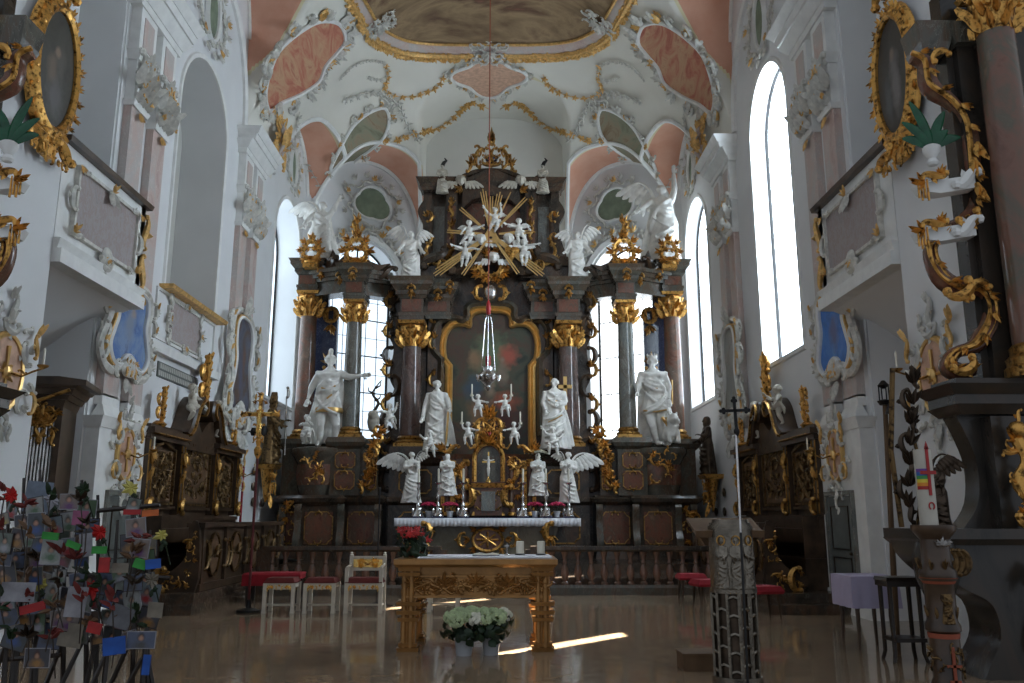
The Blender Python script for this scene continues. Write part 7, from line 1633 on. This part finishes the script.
    mb.pop(); mb.build('scrolls', 'bronze', f); mb = MB(); mb.push(S(s, 1, 1)); mb.tube([(-.16, .05, 0), (-.2, .05, .8), (-.1, .05, 1.7)], .03, 6); mb.tube([(.0, .05, 0), (.12, .05, .5), (.05, .05, 1.0)], .02, 6); mb.pop(); mb.build('uprights', 'gold_brown', f)
    return t
side_altar(1); side_altar(-1)
# processional lantern on a wooden pole
p = oY(893, 600, 10.1); t = thing('processional_lantern', 'black lantern on a tall brown wooden pole beside the right side altar', 'lantern', (p.x, 10.1, 0)); tp = oY(885, 405, 10.1); d = V(tp.x-p.x, 0, tp.z)
mb = MB(); mb.tube([(0, 0, 0), d], [.035, .028], 8); mb.build('pole', 'wood_light', t); mb = MB(T(*d)); mb.lathe([(.06, .0), (.09, .05), (.02, .07)], n=10); mb.lathe([(.02, .2), (.07, .24), (.02, .3)], n=10)
for k in range(4): a = k*PI/2; mb.tube([(.06*math.cos(a), .06*math.sin(a), .05), (.06*math.cos(a), .06*math.sin(a), .24)], .008, 4)
mb.lathe([(.05, -.12), (.03, -.05), (.01, 0)], (0, -.1, 0), 10); mb.build('lantern', 'iron', t)
# ---- paschal candle on a carved stand
p = oY(945, 683, 7.4); t = thing('paschal_candle_stand', 'carved brown, red and gold candle stand at the right front', 'candle stand', (p.x+.03, 7.4, 0))
ht = oY(940, 525, 7.4).z
mb = MB(); mb.lathe([(.2, 0), (.2, .06), (.12, .12), (.13, .2), (.11, .24), (.12, .55), (.115, .6), (.14, .62), (.14, .66), (.12, .70), (.12, 1.0), (.15, 1.04), (.15, 1.1), (.12, 1.15), (.115, ht-.12), (.15, ht-.08), (.18, ht-.04), (.18, ht)], n=12); mb.build('shaft', 'wood_brown', t)
mb = MB(); 
for k in range(8):
    mb.push(rotz(k*PI/4) @ T(0, -.118, 0)); mb.filigree(-.045, .045, .28, .5, 3, k, .09, .0, False); mb.spray(0, 1.12, .1, PI/2, 3, 1, k, .02); mb.leaf(0, .72, .1, PI/2, .2, .2); mb.pop()
mb.build('gilding', 'gold_brown', t)
mb = MB(); mb.push(T(0, -.12, 0)); mb.box(-.012, .012, -.012, 0, .0+.1, .5); mb.box(-.06, .06, -.012, 0, .34, .36); mb.box(-.045, .045, -.012, 0, .22, .24); mb.pop(); mb.lathe([(.123, .56), (.127, .6)], n=12); mb.lathe([(.124, 1.0), (.153, 1.05)], n=12); mb.build('red_bands', 'rust', t)
mb = MB(); b, ex, vx = saint(500, ((-1, (-.15, -.05, .64), (-.04, -.14, .6), False), (1, (.15, -.05, .64), (.05, -.14, .62), False)), voxel=.02, wide=1.2); b = melt(b, vx, 1, ex); b.v = [Matrix.Translation((0, -.1, .68)) @ S(.3) @ v for v in b.v]; b.build('carved_figure', 'gold_brown', t, angle=60)
mb = MB(T(0, -.135, ht-.17)); mb.spray(0, 0, .07, PI/2, 3, 1., 1, 0); mb.spray(0, 0, .10, .4, 4, .8, 2, 0); mb.spray(0, 0, .10, PI-.4, 4, .8, 3, 0); mb.build('dove_emblem', 'silver', t)
cz = oY(938, 450, 7.4).z; t = thing('paschal_candle', 'thick white paschal candle with red cross and rainbow stripes on carved stand', 'candle', (p.x+.0, 7.4, ht)); h = cz-ht
mb = MB(); mb.lathe([(.075, 0), (.075, h), (.02, h+.01)], n=20); mat('wax_old', (.50, .47, .40), .5); mb.build('wax', 'wax_old', t)
CS_ = (('wax_red', (.5, .02, .02)), ('stripe_orange', (.7, .25, .02)), ('stripe_yellow', (.7, .55, .05)), ('stripe_green', (.05, .3, .08)), ('stripe_blue', (.03, .12, .4)), ('stripe_violet', (.16, .05, .3)))
for i, (nm, c) in enumerate(CS_):
    mat(nm, c, .5); mb = MB(); mb.lathe([(.077, .30+i*.03), (.077, .33+i*.03)], n=12, a0=-PI*.95, a1=-PI*.55); o = mb.build('rainbow_stripe', nm, t)
mb = MB(); mb.box(-.012, .012, -.085, -.074, .25, h+.02); mb.box(-.075, .06, -.09, -.078, .43, .46); mb.prism([(-.02, h), (.02, h), (.0, h+.07)], -.085, -.075); mb.build('red_cross', 'wax_red', t)
mb = MB(T(0, -.074, .16)); mb.sweep(arc(0, 0, .028, .035, -60, 240, 12), [(0, 0), (0, .008), (.01, .008), (.01, 0)]); mb.build('omega_sign', 'wax_red', t)
# ================================================================ photo stands at the left front
R = random.Random(77)
pm = []
def facemat(i, bg, cloth, skin, hair):
    return painting('print_%d' % i, [tuple(c*.8 for c in bg), bg, tuple(min(1, c*1.15) for c in bg)], [(0, 0, -.035, .05, 1, .035, cloth), (0, 0, .022, .024, 1, .03, hair), (0, 0, .012, .017, 1, .021, skin)], 8, .35)
BG = ((.10, .12, .10), (.16, .20, .22), (.06, .07, .08), (.24, .22, .18), (.08, .10, .16), (.14, .10, .08), (.28, .29, .28), (.07, .12, .06), (.20, .16, .14), (.05, .05, .06))
CL = ((.3, .3, .32), (.35, .04, .04), (.05, .09, .25), (.35, .28, .08), (.06, .06, .06), (.3, .1, .14), (.08, .14, .08), (.25, .25, .3), (.12, .05, .14), (.30, .16, .05))
for i in range(10): facemat(i, BG[i], CL[i], (.36+.03*(i % 3), .22, .15), (.02+.03*(i % 2), .015, .01)); 
for nm, c in (('card_white', (.34, .34, .37)), ('card_cream', (.26, .23, .18)), ('card_grey', (.15, .155, .17)), ('ribbon_green', (.03, .30, .04)), ('ribbon_red', (.40, .015, .015)), ('ribbon_orange', (.60, .13, .02)), ('ribbon_blue', (.01, .09, .42)), ('board_blue', (.17, .21, .27)), ('card_pink', (.35, .10, .20))): mat(nm, tuple(q*.8 for q in c), .6, var=.3, scale=9)
TONE = ('dark green', 'blue-grey', 'near-black', 'warm beige', 'deep blue', 'brown', 'light grey', 'leafy green', 'tan', 'black')
# upright dark rods and trestle legs that carry them
st_ = thing('photo_stand', 'dark wooden trestle with thin upright rods carrying the hanging photo cards', 'display stand', (-3.2, 6.6, 0))
def W2(px, py, Y): q = oY(px, py, Y); return V(q.x+3.2, Y-6.6, q.z)
for i, (a, b) in enumerate((((0, 572), (170, 578)), ((55, 640), (100, 640)), ((0, 520), (160, 505)), ((0, 620), (160, 610)), ((0, 660), (60, 655)))):
    mb = MB(); mb.tube([W2(*a, 6.72), W2(*b, 6.72)], .018, 5); mb.build('crossbar', 'wood_dark', st_)
for px, top in ((8, 500), (24, 478), (40, 470), (62, 500), (82, 480), (98, 495), (118, 520), (132, 480), (140, 500), (150, 530)):
    a = W2(px, top, 6.75); b = W2(px+R.uniform(-8, 8), 683, 6.75); b.z = 0; b.y += R.uniform(-.2, .2); mb = MB(); mb.tube([a, a.lerp(b, .5)+V(.02, 0, 0), b], [.012, .018, .022], 5); mb.build('rod', 'wood_dark', st_)
    d = b.lerp(a, .35); mb = MB(); mb.tube([d, d+V(R.uniform(-.3, .3), R.uniform(-.3, .1), -d.z)], [.018, .022], 5); mb.build('leg', 'wood_dark', st_)
ORD = ('first', 'second', 'third', 'fourth', 'fifth', 'sixth', 'seventh', 'eighth', 'ninth', 'tenth', 'eleventh', 'twelfth', 'thirteenth')
def card(px, py, w, h, m, tilt, label, Y=None, grp='photo cards on the stand', face=True, paper='card_grey', cat='photo card', name='photo_card', depth=.004):
    Y = Y or R.uniform(6.3, 6.62); q = oY(px, py, Y); t = thing(name, label, cat, (q.x, Y, q.z), R.uniform(-.25, .25), grp); t.rotation_euler.y = tilt; w *= Y/840; h *= Y/840
    mb = MB(); mb.box(-w/2, w/2, 0, depth, -h/2, h/2); mb.build('paper', paper if face else m, t)
    if face: mb = MB(); e = .006; mb.box(-w/2+e, w/2-e, -.002, 0, -h/2+e, h/2-e); mb.build('portrait_print', m, t)
    return t
rows = [(506, 12, 14), (523, 9, 16), (542, 12, 17), (560, 10, 17), (579, 11, 17), (598, 12, 18), (618, 12, 18), (638, 10, 19)]
for r, (y, n, h) in enumerate(rows):
    x0 = -4 if r else 2; x1 = 152 if r > 1 else 140
    if r == 0: n = 7
    for k in range(n):
        px = x0+(x1-x0)*(k+.5)/n+R.uniform(-4, 4)
        if r <= 3 and 92 < px < 128: continue
        if r == 7 and R.random() < .3: continue
        i = R.randrange(10); a = R.uniform(.72, 1.25); hh = h*R.uniform(.7, 1.3)
        card(px, y+R.uniform(-5, 5), hh*a, hh, MATS['print_%d' % i], R.uniform(-.3, .3), '%s portrait print in the %s card row, %s from the left edge' % (TONE[i], ORD[r], ORD[k]), paper=R.choice(('card_white', 'card_grey', 'card_cream', 'wood_dark', 'wood_dark')))
SP = [((38, 497, 26, 30), 'board_blue', .1, 'pale blue-grey board standing behind the cards before the organ case', 6.68), ((51, 552, 18, 24), 'print_6', .05, None, 6.2),
      ((36, 525, 17, 24), 'print_2', -.05, None, 6.22), ((18, 592, 30, 18), 'card_white', .04, 'white card with a tiny figure, lower left of the photo stand', 6.18), ((76, 602, 18, 28), 'card_white', .08, 'white paper sheet hanging at the middle of the photo stand', 6.2),
      ((121, 617, 20, 20), 'card_grey', .35, 'tilted pale lilac-grey card low on the photo stand', 6.2), ((80, 518, 17, 14), 'card_pink', .05, 'pinkish purple card near the top of the photo stand', 6.25), ((86, 545, 12, 22), 'card_white', -.15, 'narrow white card above the green ribbons', 6.3),
      ((155, 610, 16, 14), 'card_cream', .05, 'cream card at the right edge of the photo stand', 6.25), ((37, 658, 26, 18), 'print_9', -.02, None, 6.15), ((141, 640, 26, 16), 'print_4', .03, None, 6.2), ((120, 568, 16, 9), 'card_cream', 0, 'small cream label card below the grey stone door', 6.2), ((140, 548, 20, 18), 'print_8', .1, None, 6.25), ((70, 635, 26, 22), 'card_cream', .1, 'big cream card low on the photo stand', 6.3)]
sl = {1: 'bigger print of a child in yellow on white, centre of the photo stand', 2: 'bigger print of a long-haired woman, upper left of the photo stand', 9: 'framed black and white print hanging below the photo stand', 10: 'wide bluish print low at the right end of the photo stand', 12: 'tan print under the orange ribbon on the photo stand'}
for i, (b, m, tl, lb, Y) in enumerate(SP):
    f = m.startswith('print'); card(b[0], b[1], b[2], b[3], MATS[m], tl, lb or sl[i], Y, None, f, 'card_white')
for b, m, tl, lb in (((50, 536, 16, 7), 'ribbon_green', .1, 'green ribbon above the child portrait on the photo stand'), ((73, 545, 14, 6), 'ribbon_green', .35, 'green ribbon right of the centre of the photo stand'), ((99, 550, 14, 7), 'ribbon_green', .0, 'green ribbon under the red poinsettia-like flower'), ((140, 564, 12, 9), 'ribbon_green', .3, 'green ribbon at the right of the photo stand'),
                     ((32, 608, 24, 8), 'ribbon_red', -.25, 'broad bright red ribbon lower left on the photo stand'), ((132, 512, 16, 5), 'ribbon_red', 0, 'thin dark red ribbon beside the orange one'), ((150, 513, 16, 6), 'ribbon_orange', -.08, 'bright orange ribbon before the carved stalls'), ((153, 564, 14, 9), 'ribbon_blue', -.1, 'blue ribbon at the right edge of the photo stand'),
                     ((114, 646, 20, 16), 'ribbon_blue', -.1, 'bright blue cloth bag low on the photo stand'), ((146, 665, 7, 18), 'ribbon_blue', .05, 'narrow blue strip hanging at the right foot of the photo stand'), ((94, 628, 14, 10), 'ribbon_red', .2, 'red bow low at the middle of the photo stand'), ((104, 565, 10, 14), 'ribbon_red', 0, 'red and blue scrap below the green ribbon')):
    card(b[0], b[1], b[2], b[3], MATS[m], tl, lb, 6.12, None, False, cat='ribbon', name='ribbon', depth=.012)
mat('flower_yellow', (.50, .45, .12), .6)
for px, py, m, lb in ((12, 496, 'flower_red', 'dark red flowers at the top left of the photo stand'), (52, 500, 'card_white', 'silvery white bow flower at the top of the photo stand'), (84, 490, 'leaf_green', 'small green and dark sprig at the top of the photo stand'), (132, 488, 'flower_yellow', 'yellow flower before the left carved stall'), (101, 532, 'flower_red', 'red cloth flower before the grey stone door'), (152, 580, 'card_cream', 'cream dried flowers at the right edge of the photo stand'), (92, 590, 'flower_red', 'red and cream flower figure at the middle of the photo stand'), (40, 585, 'flower_yellow', 'small yellow blossom on the photo stand'), (162, 535, 'flower_yellow', 'yellowish leaf at the right edge of the photo stand')):
    q = oY(px, py, 6.35); t = thing('flower_sprig', lb, 'flowers', (q.x, 6.35, q.z)); mb = MB()
    for k in range(9): mb.leaf(0, 0, R.uniform(.04, .08), k*.7+R.uniform(-.2, .2), .35, .4)
    mb.build('blossom', m, t); mb = MB(); mb.tube([(0, .01, 0), (.01, .1, -.12), (0, .2, -.22)], .005, 5); 
    for k in range(4): mb.leaf(.0, -.04*k, .06, -PI/2+k, .3, .2)
    mb.build('stem', 'leaf_green', t)

R = random.Random(12); COLS = (('leaf_green', 'dark green'), ('bronze', 'dry brown'), ('red_seat', 'dark red'), ('wood_carved', 'withered brown'))
for r, y in enumerate((500, 532, 556, 580, 604, 630)):
    for k in range(6):
        px = 4+26*k+R.uniform(-7, 7)
        if r < 3 and 92 < px < 128: continue
        m, nm = COLS[R.randrange(4)]
        q = oY(px, y+R.uniform(-7, 7), R.uniform(6.05, 6.3)); t = thing('dried_sprig', '%s sprig tucked in the %s band of cards, %s from the left edge' % (nm, ORD[r], ORD[k]), 'dried flowers', q, R.uniform(-.5, .5), 'dried sprigs between the photo cards')
        mb = MB()
        for j in range(6): mb.leaf(R.uniform(-.02, .02), R.uniform(-.03, .05), R.uniform(.05, .10), R.uniform(-.3, 3.4), .22, .5)
        mb.build('leaves', m, t); mb = MB(); mb.tube([(0, .01, 0), (R.uniform(-.03, .03), .03, -.15), (R.uniform(-.04, .04), .06, -.3)], .005, 5); mb.build('stem', 'wood_dark', t)
# ================================================================ light, camera
w = bpy.data.worlds.new('world'); bpy.context.scene.world = w; w.use_nodes = True
bg = w.node_tree.nodes['Background']; bg.inputs[0].default_value = (.80, .88, 1., 1); bg.inputs[1].default_value = .5
sd = bpy.data.lights.new('sun', 'SUN'); sd.energy = 90; sd.angle = rad(.6); sd.color = (1, .93, .8)
so = bpy.data.objects.new('sun', sd); col.objects.link(so)
so.rotation_euler = V(-.69, -.72, -.79).to_track_quat('-Z', 'Y').to_euler()
cd = bpy.data.cameras.new('camera'); cam = bpy.data.objects.new('camera', cd); col.objects.link(cam)
cd.sensor_width = 36; cd.lens = F/1024*36; cd.clip_end = 200; cd.clip_start = .05
cam.location = ORG; cam.rotation_euler = Euler((PI/2+TH, 0, -YW), 'XYZ')
sc = bpy.context.scene; sc.camera = cam
sc.view_settings.view_transform = 'Standard'; sc.view_settings.look = 'None'; sc.view_settings.gamma = 1; sc.view_settings.exposure = 0.; sc.view_settings.use_curve_mapping = False
sc.cycles.use_denoising = True
try: sc.cycles.denoiser = 'OPENIMAGEDENOISE'
except Exception: pass
sc.cycles.max_bounces = 8; sc.cycles.diffuse_bounces = 4; sc.cycles.sample_clamp_indirect = 6; sc.cycles.caustics_reflective = False; sc.cycles.caustics_refractive = False
